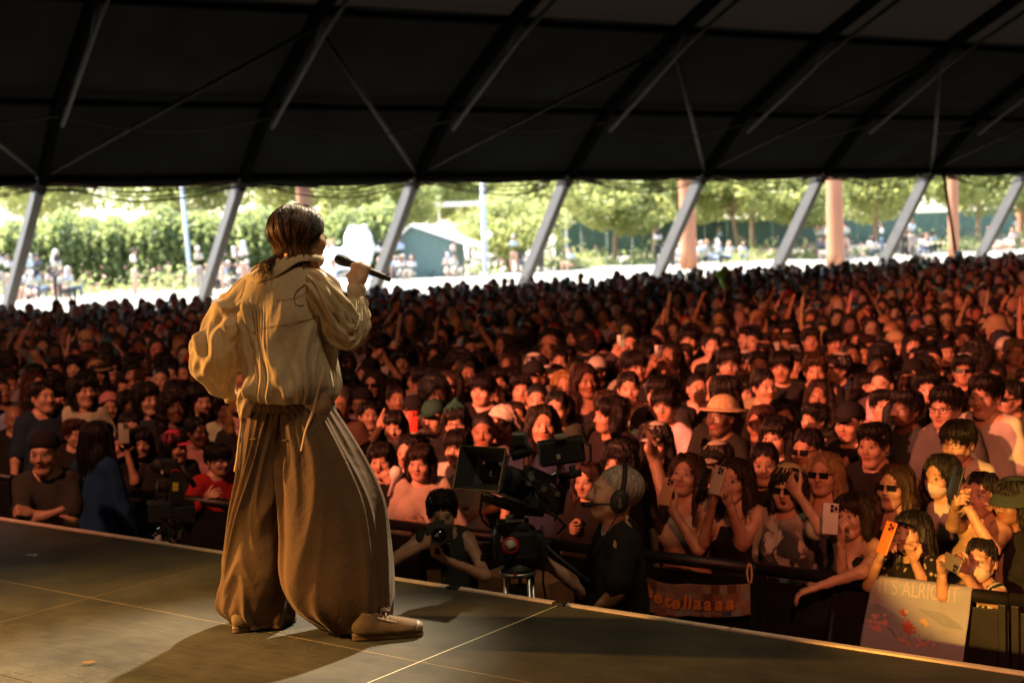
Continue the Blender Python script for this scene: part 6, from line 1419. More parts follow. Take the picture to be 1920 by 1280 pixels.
m = MB(); m.box(hx(1014, 1025, 0.0), (0.05, 0.11, 0.15), Matrix.Rotation(-0.15, 3, 'Y'), 0.02); m.build('tilt_housing', M_BLACK, bc)
bowl = hx(971, 1070)
m = MB(); m.lathe([(0.055, 0.06), (0.075, 0.02), (0.082, 0.004)], Matrix.Translation(bowl), 28); m.build('bowl_neck', M_BLACK, bc, True)
m = MB(); m.lathe([(0.082, 0.004), (0.086, 0.0), (0.086, -0.014), (0.078, -0.018)], Matrix.Translation(bowl), 32); m.build('bowl_ring', M_ALU, bc, True)
m = MB(); m.box(hx(966, 1076, -0.088), (0.012, 0.004, 0.010), None, 0.001); m.build('red_mark', M_REDP, bc)
for (px, dy) in ((947, -0.03), (991, -0.05), (998, 0.02), (952, 0.05), (975, 0.07)):
    p0 = hx(px, 1078, dy); p1 = Vector((p0.x * 1.35, p0.y * 1.35 , 0.0)); p0.z = bowl.z - 0.012
    m = MB(); m.tube([p0, p1], 0.011, 10); m.build('leg', M_ALU, bc, True)
m = MB(); m.box(hx(972, 1110), (0.09, 0.08, 0.07), None, 0.01); m.build('column_box', M_RUBBER, bc)
m = MB(); m.tube([hx(1018, 1010, 0.0), hx(1030, 1030, -.03), hx(1060, 1055, -.06), hx(1112, 1098, -.12)], [0.010, 0.010, 0.009, 0.012], 10); m.build('pan_bar', M_BLACK, bc, True)
m = MB(); m.lathe([(0.013, -0.006), (0.013, 0.006)], Matrix.Translation(hx(1076, 1070, -0.07)) @ Matrix.Rotation(R(60), 4, 'Y'), 12); m.build('bar_collar', M_STEEL, bc, True)
for pts_ in ([(904, 925), (900, 960), (905, 975), (915, 985), (925, 990)], [(1016, 985), (1020, 1040), (1018, 1090), (1026, 1140)], [(930, 930), (945, 950), (975, 955), (1000, 950)], [(1000, 900), (1020, 905), (1045, 918), (1050, 945), (1040, 975)], [(985, 905), (998, 912), (1012, 930), (1030, 940)], [(1035, 960), (1050, 975), (1060, 985), (1045, 1000)]):
    m = MB(); q = [hx(px, py, -0.10 + 0.02 * i) for i, (px, py) in enumerate(pts_)]
    m.tube(q, 0.0055, 6); m.build('cable', M_RUBBER, bc, True)
for (px, py, c) in ((990, 905, M_STEEL), (1002, 925, M_STEEL), (1020, 915, M_STEEL), (1035, 912, M_ALU), (985, 945, M_BLACK), (1010, 950, M_BLACK), (1045, 925, M_STEEL), (995, 892, M_ALU), (1024, 955, M_BLACK), (962, 940, M_BLACK)):
    m = MB(); m.box(hx(px, py, -0.10 + 0.06 * random.random()), (0.022 + .02 * random.random(), 0.03, 0.016 + .015 * random.random()), Matrix.Rotation(random.random(), 3, 'Y'), 0.003); m.build('fitting', c, bc)
m = MB(); m.box(hx(1000, 945, -.04), (0.11, 0.10, 0.05), CMx, 0.006); m.build('lens_motor', M_BLACK, bc)
# plywood crate behind the tripod
cr = at_row(975, 1100, 6.25); crt = empty('crate', (cr.x, cr.y, 0), math.atan2(EU.y, EU.x)); tag(crt, 'plain plywood crate standing behind the tripod', 'crate')
M_PLY = pmat('plywood', (0.34, 0.17, 0.08), 0.75, noise=0.25, nscale=4, stretch=(1, 1, 0.3))
for (x0, x1) in ((-0.20, -0.04), (-0.036, 0.115), (0.119, 0.28)):
    m = MB(); m.box(((x0 + x1) / 2, 0, 0.53), (x1 - x0, 0.24, 1.06), None, 0.004); m.build('plank', M_PLY, crt)
m = MB(); m.box((0.04, -0.125, 0.9), (0.02, 0.006, 0.07), None, 0.001); m.build('printed_mark', M_DKL, crt)
# ------------------------------------------------------------------ remote camera head on its arm
RY = rowY(320, 950, 5.45); rp = at(322, 960, RY); rc = empty('remote_camera', (rp.x, rp.y, 0)); tag(rc, 'small remote camera head with a yellow label on a pit arm', 'camera')
rx = lambda px, py, dy=0.0: at(px, py, RY + dy) - rc.location
M_GUN = pmat('gunmetal', (0.055, 0.062, 0.070), 0.4, 0.5, noise=0.2)
yw = Matrix.Rotation(R(14), 3, 'Z')
m = MB(); m.box(rx(300, 957), (0.14, 0.14, 0.115), yw, 0.006); m.build('control_box', M_GUN, rc)
m = MB(); m.box(rx(345, 962, 0.02), (0.13, 0.12, 0.10), yw, 0.006); m.build('connector_box', M_BLACK, rc)
m = MB(); m.box(rx(330, 918), (0.075, 0.10, 0.16), yw, 0.01); m.lathe([(0.0375, -0.05), (0.0375, 0.05)], Matrix.Translation(rx(330, 892)) @ yw.to_4x4() @ Matrix.Rotation(R(90), 4, 'X'), 20); m.build('tilt_tower', M_BLACK, rc, True)
auto_smooth(rc.children[-1])
m = MB(); m.tube([rx(319, 886, -.052), rx(324, 881, -.052), rx(332, 880, -.052), rx(339, 886, -.052)], 0.004, 6); m.build('red_arc', M_REDP, rc, True)
m = MB(); m.box(rx(329, 912, -0.055), (0.034, 0.003, 0.05), yw @ Matrix.Rotation(R(8), 3, 'Y'), 0); m.build('yellow_label', pmat('yellow_label', (0.75, 0.60, 0.03), 0.5, noise=0.3, nscale=90), rc)
m = MB(); m.tube([rx(296, 900), rx(293, 944), rx(312, 948), rx(316, 905), rx(296, 900)], 0.007, 8); m.build('frame_loop', M_GUN, rc, True)
m = MB(); m.lathe([(0.03, -0.07), (0.045, -0.05), (0.045, 0.03), (0.038, 0.06)], Matrix.Translation(rx(305, 876)) @ Matrix.Rotation(R(-60), 4, 'Y'), 20); m.box(rx(318, 870), (0.10, 0.08, 0.06), yw, 0.01); m.build('camera_body', M_BLACK, rc)
m = MB(); m.box(rx(304, 885, -0.06), (0.014, 0.004, 0.02), yw, 0.001); m.build('white_sticker', M_WHITEP, rc)
m = MB(); m.tube([rx(340, 872), rx(352, 892), rx(366, 912)], [0.02, 0.016, 0.016], 10); m.build('arm', M_BLACK, rc, True)
for i in range(9):
    m = MB(); a0 = 322 + brng.normal() * 18; q = [rx(a0 + brng.normal() * 9, 968 + 7 * k + brng.normal() * 4, -0.05 + .03 * brng.normal()) for k in range(6)]
    m.tube(q, 0.004, 5); m.build('cable', [M_RUBBER, M_RUBBER, M_CABLE2, M_STEEL][i % 4], rc, True)
for i in range(11):
    m = MB(); m.box(rx(322 + brng.normal() * 20, 1000 + brng.normal() * 8, -0.04), (0.02, 0.02, 0.03), Matrix.Rotation(brng.random(), 3, 'Y'), 0.002); m.build('connector', [M_STEEL, M_WHITEP, M_BLACK, M_ALU][i % 4], rc)
m = MB(); m.tube([rx(325, 985), Vector((0, 0, 0.0))], 0.03, 10); m.build('stand', M_BLACK, rc, True)
m = MB(); m.lathe([(0.22, 0), (0.22, 0.02), (0.05, 0.05)], Matrix.Identity(4), 20); m.build('base', M_BLACK, rc, True)
# dry leaf and tape mark on the deck
lf = at_z(166, 1243, STAGE_Z + 0.006); V_ = [(-.03, 0, 0.002), (-.012, .009, .006), (.012, .008, .008), (.032, 0, .004), (.012, -.008, .003), (-.012, -.009, .002)]
o = obj('dry_leaf', new_mesh('dry_leaf', V_, [(0, 1, 5), (1, 2, 4, 5), (2, 3, 4)], [pmat('dry_leaf', (0.16, 0.08, 0.03), 0.8)], False)); o.location = lf; o.modifiers.new('t', 'SOLIDIFY').thickness = 0.001; tag(o, 'small dry brown leaf lying on the stage deck', 'leaf')
tp = at_z(60, 1040, STAGE_Z + 0.0035); m = MB(); m.box((0, 0, 0), (0.075, 0.010, 0.0012), rot); m.box((0.012, 0.012, 0.0004), (0.01, 0.03, 0.0012), rot); o = m.build('tape_mark', M_WHITEP); o.location = tp; tag(o, 'small white tape mark on the stage deck', 'tape mark')
tp = at_z(575, 1171, STAGE_Z + 0.0035)
# tall lime-green inflatable prop above the crowd
gp = at(1356, 520, 30.0); gr = empty('hand_prop', (gp.x, gp.y, gp.z - 0.55)); tag(gr, 'lime-green long-stemmed prop sticking up from the far crowd', 'prop')
M_LIME = pmat('lime_plastic', (0.30, 0.75, 0.08), 0.5)
m = MB(); m.tube([(0.12, 0, -0.1), (0.04, 0, 0.3), (-0.03, 0, 0.55)], [0.05, 0.06, 0.07], 10); m.build('stem', M_LIME, gr, True)
s_ = SDF((-.25, -.2, .4), (.25, .2, .85), .03); s_.ell((-0.03, 0, .62), (.14, .1, .09), .02); s_.ell((.03, 0, .68), (.1, .09, .07), .03); v_, q_ = s_.mesh(); obj('head', new_mesh('head', v_, q_, [M_LIME]), gr)
# the white fan-shaped prop of the singing fan
fp = at(742, 888, rowY(716, 862, 7.05) - 0.28); fr_ = empty('hand_prop', fp); tag(fr_, 'small white round hand prop held at the mouth of the bobbed fan', 'prop')
m = MB(); m.lathe([(0.001, 0.05), (0.03, 0.045), (0.045, 0.01), (0.03, -0.035), (0.012, -0.05), (0.011, -0.15)], Matrix.Rotation(R(20), 4, 'Y'), 18); m.build('shell', M_WHITEP, fr_, True)
# ------------------------------------------------------------------ the singer
SY = 5.72
def cloth_mat(name, color, rough, trans, tcol, weave=900, noise=0.10, sheen=0.2):
    m, nt, b, N, L = nmat(name)
    tc = N.new('ShaderNodeTexCoord'); t = N.new('ShaderNodeTexNoise'); t.inputs['Scale'].default_value = 7; t.inputs['Detail'].default_value = 6; L.new(tc.outputs['Object'], t.inputs[0])
    r = N.new('ShaderNodeMapRange'); r.inputs[1].default_value = 0.3; r.inputs[2].default_value = 0.7; r.inputs[3].default_value = 1 - noise; r.inputs[4].default_value = 1 + noise; L.new(t.outputs[0], r.inputs[0])
    w = N.new('ShaderNodeTexNoise'); w.inputs['Scale'].default_value = 160; w.inputs['Detail'].default_value = 2
    mp = N.new('ShaderNodeMapping'); mp.inputs['Scale'].default_value = (1, 1, 0.25); L.new(tc.outputs['Object'], mp.inputs[0]); L.new(mp.outputs[0], w.inputs[0])
    r2 = N.new('ShaderNodeMapRange'); r2.inputs[1].default_value = 0.3; r2.inputs[2].default_value = 0.7; r2.inputs[3].default_value = 0.9; r2.inputs[4].default_value = 1.1; L.new(w.outputs[0], r2.inputs[0])
    mu = N.new('ShaderNodeMath'); mu.operation = 'MULTIPLY'; L.new(r.outputs[0], mu.inputs[0]); L.new(r2.outputs[0], mu.inputs[1])
    x = N.new('ShaderNodeVectorMath'); x.operation = 'SCALE'; x.inputs[0].default_value = color; L.new(mu.outputs[0], x.inputs['Scale']); L.new(x.outputs[0], b.inputs['Base Color'])
    b.inputs['Roughness'].default_value = rough; b.inputs['Specular IOR Level'].default_value = 0.12; b.inputs['Sheen Weight'].default_value = sheen * 0.5
    # fine creases
    c = N.new('ShaderNodeTexNoise'); c.inputs['Scale'].default_value = 16; c.inputs['Detail'].default_value = 5; c.inputs['Distortion'].default_value = 0.6; L.new(tc.outputs['Object'], c.inputs[0])
    u = N.new('ShaderNodeBump'); u.inputs['Strength'].default_value = 0.28; u.inputs['Distance'].default_value = 0.02; L.new(c.outputs[0], u.inputs['Height']); L.new(u.outputs[0], b.inputs['Normal'])
    if trans:
        tr = N.new('ShaderNodeBsdfTranslucent'); tr.inputs[0].default_value = (*tcol, 1); mx = N.new('ShaderNodeMixShader'); mx.inputs[0].default_value = trans
        L.new(b.outputs[0], mx.inputs[1]); L.new(tr.outputs[0], mx.inputs[2]); L.new(mx.outputs[0], N['Material Output'].inputs[0])
    return m
M_PANTS = cloth_mat('brown_linen', (0.120, 0.070, 0.040), 0.8, 0, None, noise=0.08)
M_SHIRT = cloth_mat('cream_cotton', (0.56, 0.45, 0.31), 0.92, 0.26, (0.60, 0.48, 0.32), noise=0.07)
M_STRAP = cloth_mat('tape_ribbon', (0.42, 0.30, 0.20), 0.85, 0, None)
sing = empty('singer', at_z(590, 1190, STAGE_Z)); tag(sing, 'singer with tied hair, loose cream shirt and wide brown trousers holding a microphone', 'person')
SO = sing.location.copy()
sp = lambda px, py, dy=0.0: at(px, py, SY + dy) - SO
PXM = SY / FPX
def smooth_interp(t, ts, vs):
    """monotone-ish cubic through key values"""
    ts = np.asarray(ts, float); vs = np.asarray(vs, float); m = np.gradient(vs, ts)
    i = np.clip(np.searchsorted(ts, t) - 1, 0, len(ts) - 2); h = ts[i + 1] - ts[i]; s = np.clip((t - ts[i]) / h, 0, 1)
    return (2 * s**3 - 3 * s**2 + 1) * vs[i] + (s**3 - 2 * s**2 + s) * h * m[i] + (-2 * s**3 + 3 * s**2) * vs[i + 1] + (s**3 - s**2) * h * m[i + 1]
def ridge(x, p=0.8): return 1 - 2 * (np.sin(x) ** 2 + 0.035) ** (p / 2)
def loft(rows, nu, nv, fold, dep=0.72, sup=2.0):
    """rows: (py, left px, right px, dy[, depth half]) down a garment; fold(theta, t) in metres outwards; theta 0 = picture right, pi/2 = far side, -pi/2 towards the camera"""
    k = np.arange(len(rows)) / (len(rows) - 1); t = np.linspace(0, 1, nv)
    arr = np.array([[r[0], r[1], r[2], r[3], r[4] if len(r) > 4 else dep * (r[2] - r[1]) / 2 * PXM] for r in rows])
    cum = np.concatenate([[0], np.cumsum(np.hypot(np.diff(arr[:, 0]), np.diff((arr[:, 1] + arr[:, 2]) / 2)))]); k = cum / cum[-1]
    py, l, r, dy, dh = [smooth_interp(t, k, arr[:, i]) for i in range(5)]
    th = np.linspace(0, 2 * np.pi, nu, endpoint=False)
    T, TH = np.meshgrid(t, th, indexing='ij'); D = fold(TH, T)
    V = np.zeros((nv, nu, 3))
    for i in range(nv):
        a = at(l[i], py[i], SY + dy[i]) - SO; b = at(r[i], py[i], SY + dy[i]) - SO; c = (a + b) / 2; hx_ = (b - a) / 2; hw = hx_.length; ux = hx_.normalized()
        ct, sn = np.cos(th), np.sin(th)
        V[i] = np.array(c)[None] + np.array(ux)[None] * ((hw + D[i]) * ct)[:, None]
        V[i, :, 1] += (dh[i] + D[i] * 1.0) * sn
    return V
def grid_obj(name, V, mat, parent, wrap=True, sub=0, solid=0.0):
    nv, nu, _ = V.shape; F = np.array(grid_faces(nu, nv, wrap))
    o = obj(name, new_mesh(name, V.reshape(-1, 3), F, [mat]), parent)
    if solid: md = o.modifiers.new('thickness', 'SOLIDIFY'); md.thickness = solid; md.offset = -1
    return o
def gn(TH, T, a, b, seed): return vnoise(np.stack([np.cos(TH).ravel() * a, np.sin(TH).ravel() * a, T.ravel() * b], 1), seed).reshape(TH.shape)
sst = lambda t, a, b: np.clip((t - a) / (b - a), 0, 1) ** 2 * (3 - 2 * np.clip((t - a) / (b - a), 0, 1))
# ---- trousers: two ballooned legs, gathered at waist and hem
def fold_leg(seed, tw, hemn=8):
    def f(TH, T):
        w = gn(TH, T, 0.8, 0.75, seed)
        d = 0.006 * np.exp(-T * 8) * ridge(TH * 13 + w * 2)
        d += 0.014 * np.sin(np.pi * np.clip(T * 0.9 + .08, 0, 1)) ** 0.7 * ridge(TH * 3.5 + tw * T + w * 2.2, 0.7)
        d += 0.008 * sst(T, .05, .3) * (1 - 0.5 * T) * ridge(TH * 6 - tw * 0.7 * T + 1.3 + w * 2.6, 0.75)
        d += 0.018 * sst(T, .70, .98) * ridge(TH * hemn / 2 + w * 1.6 + seed, 0.9) - 0.006 * sst(T, .8, 1)
        d += 0.005 * gn(TH, T, 1.4, 2.0, seed + 3) * sst(T, 0.05, 0.3)
        return d
    return f
RL = [(752, 505, 621, 0.0, 0.115), (775, 512, 636, -.005, 0.13), (810, 514, 660, -.01, 0.155), (860, 514, 690, -.02, 0.175), (930, 520, 722, -.04, 0.19), (1000, 524, 736, -.055, 0.20), (1070, 525, 743, -.065, 0.20), (1110, 533, 743, -.07, 0.19), (1140, 552, 741, -.07, 0.17), (1163, 582, 734, -.07, 0.14), (1178, 606, 716, -.07, 0.11), (1181, 640, 704, -.07, 0.06), (1174, 652, 698, -.07, 0.045)]
LL = [(752, 466, 570, 0.02, 0.11), (775, 463, 572, 0.025, 0.125), (810, 455, 574, 0.03, 0.14), (860, 445, 572, 0.045, 0.15), (930, 433, 566, 0.06, 0.155), (1000, 424, 560, 0.075, 0.16), (1070, 413, 556, 0.085, 0.165), (1115, 404, 554, 0.09, 0.16), (1140, 404, 554, 0.09, 0.15), (1158, 424, 552, 0.09, 0.13), (1167, 448, 546, 0.09, 0.10), (1166, 470, 530, 0.09, 0.06), (1160, 475, 520, 0.09, 0.045)]
tr_root = grid_obj('trousers', np.concatenate([loft(RL, 320, 150, fold_leg(4, 1.2))]), M_PANTS, sing)
VL = loft(LL, 300, 150, fold_leg(9, -0.9, 6)); grid_obj('trouser_leg', VL, M_PANTS, tr_root)
# waistband with gathers and back pocket welts
WB = [(744, 468, 622, 0.005, 0.125), (756, 464, 625, 0.005, 0.13), (768, 462, 630, 0.005, 0.135)]
grid_obj('waistband', loft(WB, 260, 14, lambda TH, T: 0.006 * np.sin(np.pi * T) + 0.0035 * ridge(TH * 21 + gn(TH, T, 1, 1, 2) * 2)), M_PANTS, tr_root)
def near_surface(px, py, rows):
    i = min(range(len(rows)), key=lambda k: abs(rows[k][0] - py)); r = rows[i]; t = (px - (r[1] + r[2]) / 2) / ((r[2] - r[1]) / 2); dh = r[4]
    return r[3] - dh * math.sqrt(max(0.02, 1 - t * t))
def ribbon(name, pts, w, mat, parent, thick=0.0018, wob=0.0):
    """flat tape through picture points (px, py, dy)"""
    P = [sp(*p) for p in pts]; n = 30; t = np.linspace(0, 1, n); k = np.linspace(0, 1, len(P)); C = np.stack([smooth_interp(t, k, [p[i] for p in P]) for i in range(3)], 1)
    V = []
    for i in range(n):
        tg = Vector(C[min(i + 1, n - 1)] - C[max(i - 1, 0)]).normalized(); a = tg.cross(Vector((math.sin(wob * i * 0.3), 1, 0))).normalized()
        V += [Vector(C[i]) - a * w / 2, Vector(C[i]) + a * w / 2]
    o = obj(name, new_mesh(name, V, [(2 * i, 2 * i + 1, 2 * i + 3, 2 * i + 2) for i in range(n - 1)], [mat]), parent); md = o.modifiers.new('thickness', 'SOLIDIFY'); md.thickness = thick; return o
for (x0, y0, x1, y1) in ((507, 822, 538, 826), (465, 824, 483, 822)):
    q = [(x0 + (x1 - x0) * t, y0 + (y1 - y0) * t) for t in (0, .33, .66, 1)]
    ribbon('pocket_welt', [(a, b, near_surface(a, b, RL if x0 > 500 else LL) - 0.012) for a, b in q], 0.006, M_PANTS, tr_root, 0.004)
# ---- body: facing away and to the right, microphone hand at the mouth
HP = at(560, 446, SY); s_s = 0.99
BYAW = face_yaw(Vector((0, 0, 0)), Vector((math.sin(R(32)), math.cos(R(32)), 0)))
bl_ = Vector((HP.x, HP.y, HP.z - 1.572 * s_s)) + Vector((-0.01, 0.0, 0))
BM = Matrix.Translation(bl_) @ Matrix.Rotation(BYAW, 4, 'Z') @ Matrix.Scale(s_s, 4); BI = BM.inverted()
wr = BI @ at(668, 536, SY + 0.03)
SP_ = {'tilt': -4, 'yaw': -20, 'thin': -0.022, 'elbowR': BI @ at(650, 622, SY - 0.05), 'elbowL': BI @ at(412, 668, SY + 0.05), 'R': (wr, (BI.to_3x3() @ Vector((0.35, -0.1, -1)))), 'handR': 'wrap', 'palmR': BI.to_3x3() @ Vector((0.1, 1.0, 0.12)), 'L': (BI @ at(436, 738, SY + 0.05), None), 'handL': 'none'}
AR = [BM @ q for q in pose_arms(SP_)[0][1:]]; AL = [BM @ q for q in pose_arms(SP_)[1][1:]]
for nm_, A_ in (('R', AR), ('L', AL)): print('ARM', nm_, [tuple(round(v, 2) for v in proj(q)) for q in A_])
dR = [q.y - SY for q in AR]; dL = [q.y - SY for q in AL]
# ---- shirt: torso, two sleeves, collar, tapes
TO = [(484, 512, 566, 0.01, 0.075), (494, 496, 588, 0.0, 0.095), (506, 478, 606, 0.0, 0.11), (524, 458, 618, 0.0, 0.125), (552, 446, 627, 0.0, 0.14), (590, 444, 629, 0.0, 0.15), (630, 450, 629, 0.0, 0.155), (670, 456, 634, -.005, 0.16), (702, 456, 640, -.01, 0.165), (726, 452, 643, -.012, 0.165), (742, 454, 638, -.01, 0.155), (751, 464, 626, 0.0, 0.135), (748, 470, 618, 0.0, 0.12)]
def fold_torso(TH, T):
    w = gn(TH, T, 0.9, 1.6, 31)
    d = 0.007 * sst(T, .25, .55) * ridge(TH * 4 + w * 2.4 + 1.5 * T, 0.75)
    d += 0.0035 * sst(T, .1, .4) * ridge(TH * 7.5 - 2.2 * T + w * 2.8, 0.8)
    d += 0.010 * sst(T, .62, .92) * ridge(TH * 11 + w * 2.4, 0.9)
    d += 0.010 * gn(TH, T, 1.6, 3.2, 33) * sst(T, 0.06, 0.3)
    # gathers below the yoke on the left of the back, and the vertical pleat beside them
    g = np.exp(-((TH - 4.15) / 0.20) ** 2); d += g * sst(T, .30, .40) * (1 - sst(T, .45, .85)) * 0.008 * ridge(TH * 34, 0.9)
    d += 0.016 * np.exp(-((TH - 3.75) / 0.10) ** 2) * sst(T, .25, .5)
    # diagonal drapes from the raised arm down across the back
    u = (TH - 5.35) + (T - 0.5) * 1.15; d += 0.015 * np.exp(-(u / 0.16) ** 2) * sst(T, .35, .55) * (1 - sst(T, .85, 1.0))
    u = (TH - 4.85) + (T - 0.6) * 1.5; d += 0.010 * np.exp(-(u / 0.14) ** 2) * sst(T, .45, .6) * (1 - sst(T, .88, 1.0))
    u = (TH - 5.9) + (T - 0.35) * 0.6; d -= 0.014 * np.exp(-(u / 0.12) ** 2) * sst(T, .18, .3) * (1 - sst(T, .5, .7))
    return d
sh_root = grid_obj('shirt', loft(TO, 360, 170, fold_torso), M_SHIRT, sing)
def sleeve(pts, nu, nv, fold, flat=0.9):
    """pts: (px, py, dy, radius px) along an arm"""
    C = np.array([list(sp(p[0], p[1], p[2])) for p in pts]); rad = np.array([p[3] * PXM for p in pts])
    k = np.concatenate([[0], np.cumsum(np.linalg.norm(np.diff(C, axis=0), axis=1))]); k /= k[-1]; t = np.linspace(0, 1, nv)
    P = np.stack([smooth_interp(t, k, C[:, i]) for i in range(3)], 1); rr = smooth_interp(t, k, rad)
    th = np.linspace(0, 2 * np.pi, nu, endpoint=False); T, TH = np.meshgrid(t, th, indexing='ij'); D = fold(TH, T)
    V = np.zeros((nv, nu, 3)); a = None
    for i in range(nv):
        tg = Vector(P[min(i + 1, nv - 1)] - P[max(i - 1, 0)]).normalized()
        b = Vector((0, -1, 0)); b = (b - tg * b.dot(tg)).normalized(); a = tg.cross(b).normalized()
        r = np.maximum(rr[i] + D[i], 0.004)
        V[i] = P[i][None] + np.outer(r * np.cos(th), np.array(a)) + np.outer(r * np.sin(th) * flat, np.array(b))
    return V
def fold_sl(seed, amp=1.0, rings=9):
    def f(TH, T):
        w = gn(TH, T, 0.9, 2.0, seed)
        d = amp * 0.007 * ridge(TH * 3.0 + 4 * T + w * 2.4, 0.75) + amp * 0.004 * ridge(TH * 5.5 - 5 * T + w * 3.0, 0.8)
        d += amp * 0.007 * sst(T, .25, .5) * ridge(T * rings * 1.6 + np.cos(TH + seed) * 1.6 + w * 2.2, 0.8) * (0.5 + 0.5 * np.cos(TH - 0.6))
        d += amp * 0.008 * gn(TH, T, 1.8, 5, seed + 7)
        return d * np.clip(T * 5, 0.1, 1) * np.clip((1 - T) * 10, 0.15, 1)
    return f
grid_obj('sleeve', sleeve([(572, 514, dR[0] + .05, 14), (592, 530, dR[0] + .02, 27), (608, 554, dR[0], 32), (626, 584, (dR[0] + dR[1]) / 2, 37), (643, 612, dR[1], 40), (655, 625, dR[1] + .01, 36), (666, 602, dR[1] * .7 + dR[2] * .3, 30), (669, 580, dR[1] * .4 + dR[2] * .6, 26), (669, 562, dR[2], 19), (669, 554, dR[2], 16)], 190, 120, fold_sl(41, 1.0), 0.95), M_SHIRT, sh_root)
grid_obj('cuff', sleeve([(669, 558, dR[2], 17), (669, 550, dR[2], 17.5), (668, 536, dR[2], 17), (668, 532, dR[2], 15)], 60, 16, lambda TH, T: 0.001 * ridge(TH * 4)), M_SHIRT, sh_root)
grid_obj('sleeve', sleeve([(488, 545, 0.0, 40), (462, 572, 0.01, 48), (436, 618, 0.03, 58), (418, 660, 0.04, 62), (408, 690, 0.05, 52), (412, 712, 0.06, 36), (424, 730, 0.06, 22), (431, 740, 0.06, 14), (434, 744, 0.06, 11)], 210, 130, fold_sl(57, 1.35, 7), 0.95), M_SHIRT, sh_root)
grid_obj('cuff', sleeve([(428, 733, 0.06, 15), (432, 741, 0.06, 14), (437, 748, 0.06, 13), (438, 749, 0.06, 10)], 50, 12, lambda TH, T: 0.001 * ridge(TH * 5)), M_SHIRT, sh_root)
# dropped back hem on the left, with the tape hanging from it
grid_obj('back_hem', loft([(728, 448, 482, -0.06, 0.045), (745, 443, 486, -0.06, 0.05), (765, 446, 478, -0.06, 0.045), (782, 450, 470, -0.055, 0.03)], 60, 30, lambda TH, T: 0.006 * ridge(TH * 3 + T * 3, .8)), M_SHIRT, sh_root)
# wide standing collar, open at the picture's left
def collar():
    V = []; nu = 140; nv = 14
    base = [(560, 492, -0.10), (522, 516, -0.125), (488, 530, -0.11), (466, 533, -0.06), (463, 524, 0.0), (478, 507, 0.07), (510, 490, 0.11), (560, 478, 0.12), (596, 482, 0.07), (604, 490, 0.0), (592, 490, -0.06)]
    tops = [(556, 470, -0.065), (520, 492, -0.085), (496, 504, -0.08), (473, 512, -0.05), (470, 508, 0.0), (484, 496, 0.05), (512, 482, 0.075), (556, 466, 0.08), (588, 470, 0.055), (598, 478, 0.0), (584, 474, -0.045)]
    B = np.array([list(sp(*p)) for p in base]); T_ = np.array([list(sp(*p)) for p in tops]); n = len(base)
    def per(A, u):
        x = u * n; i = int(x) % n; s = x - int(x); p0, p1, p2, p3 = A[(i - 1) % n], A[i], A[(i + 1) % n], A[(i + 2) % n]
        return 0.5 * ((2 * p1) + (-p0 + p2) * s + (2 * p0 - 5 * p1 + 4 * p2 - p3) * s * s + (-p0 + 3 * p1 - 3 * p2 + p3) * s ** 3)
    G = np.zeros((nv, nu, 3))
    for j in range(nv):
        v = j / (nv - 1)
        for i in range(nu):
            u = i / nu; b, t = per(B, u), per(T_, u); bul = 0.010 * math.sin(math.pi * v) + 0.004 * math.sin(u * 40 + v * 3) * (1 - v)
            d = b - np.array(sp(540, 500, 0)); d[2] = 0; d /= np.linalg.norm(d) + 1e-6
            G[j, i] = b + (t - b) * v + d * bul
    return grid_obj('collar', G, M_SHIRT, sh_root, True, 0, 0.003)
collar()
# stitched arc on the shoulder blade, dark embroidery lines, yoke seam
M_THREAD = pmat('dark_thread', (0.03, 0.012, 0.008), 0.7); M_SEAMT = pmat('seam_thread', (0.20, 0.11, 0.05), 0.8)
def on_back(px, py, rows=TO, off=0.004):
    t = (py - 484) / 262
    arr = np.array([[r[0], r[1], r[2], r[3], r[4]] for r in rows[:-1]]); l, r, dy, dh = [np.interp(py, arr[:, 0], arr[:, i]) for i in (1, 2, 3, 4)]
    q = (px - (l + r) / 2) / ((r - l) / 2); q = max(-.97, min(.97, q)); th = 2 * math.pi - math.acos(q)
    cum = np.concatenate([[0], np.cumsum(np.hypot(np.diff(arr[:, 0]), np.diff((arr[:, 1] + arr[:, 2]) / 2)))]); full = np.array([[r_[0], r_[1], r_[2]] for r_ in rows]); cf = np.concatenate([[0], np.cumsum(np.hypot(np.diff(full[:, 0]), np.diff((full[:, 1] + full[:, 2]) / 2)))])
    T = np.interp(py, arr[:, 0], cf[:-1] / cf[-1]); d = float(fold_torso(np.array([[th]]), np.array([[T]]))[0, 0])
    p = sp(px, py, dy); p.y += math.sin(th) * (dh + d) - off; return p
def stitch(name, pts, r, mat, cross=0.0):
    k = np.linspace(0, 1, len(pts)); t = np.linspace(0, 1, 26); X = smooth_interp(t, k, [p[0] for p in pts]); Yp = smooth_interp(t, k, [p[1] for p in pts])
    P = [on_back(x, y) for x, y in zip(X, Yp)]; m = MB(); m.tube(P, r, 5)
    if cross:
        for i in range(1, 25, 2):
            tg = (P[i + 1] - P[i - 1]).normalized(); nn = tg.cross(Vector((0, 1, 0))).normalized(); m.tube([P[i] - nn * cross * .3, P[i] + nn * cross], r * .9, 4)
    m.build(name, mat, sh_root)
stitch('stitching', [(578, 569), (566, 568), (562, 554), (568, 541), (580, 533), (590, 532)], 0.0010, M_THREAD, 0.006)
stitch('seam', [(480, 622), (500, 612), (540, 604), (580, 597), (606, 588)], 0.0010, M_SEAMT)
stitch('seam', [(530, 560), (560, 556), (585, 545), (600, 530)], 0.0008, M_SEAMT)
ribbon('tape', [(608, 688, -0.150), (600, 720, -0.175), (592, 752, -0.165), (584, 780, -0.168), (574, 806, -0.178), (565, 846, -0.19)], 0.012, M_STRAP, sh_root, wob=0.08)
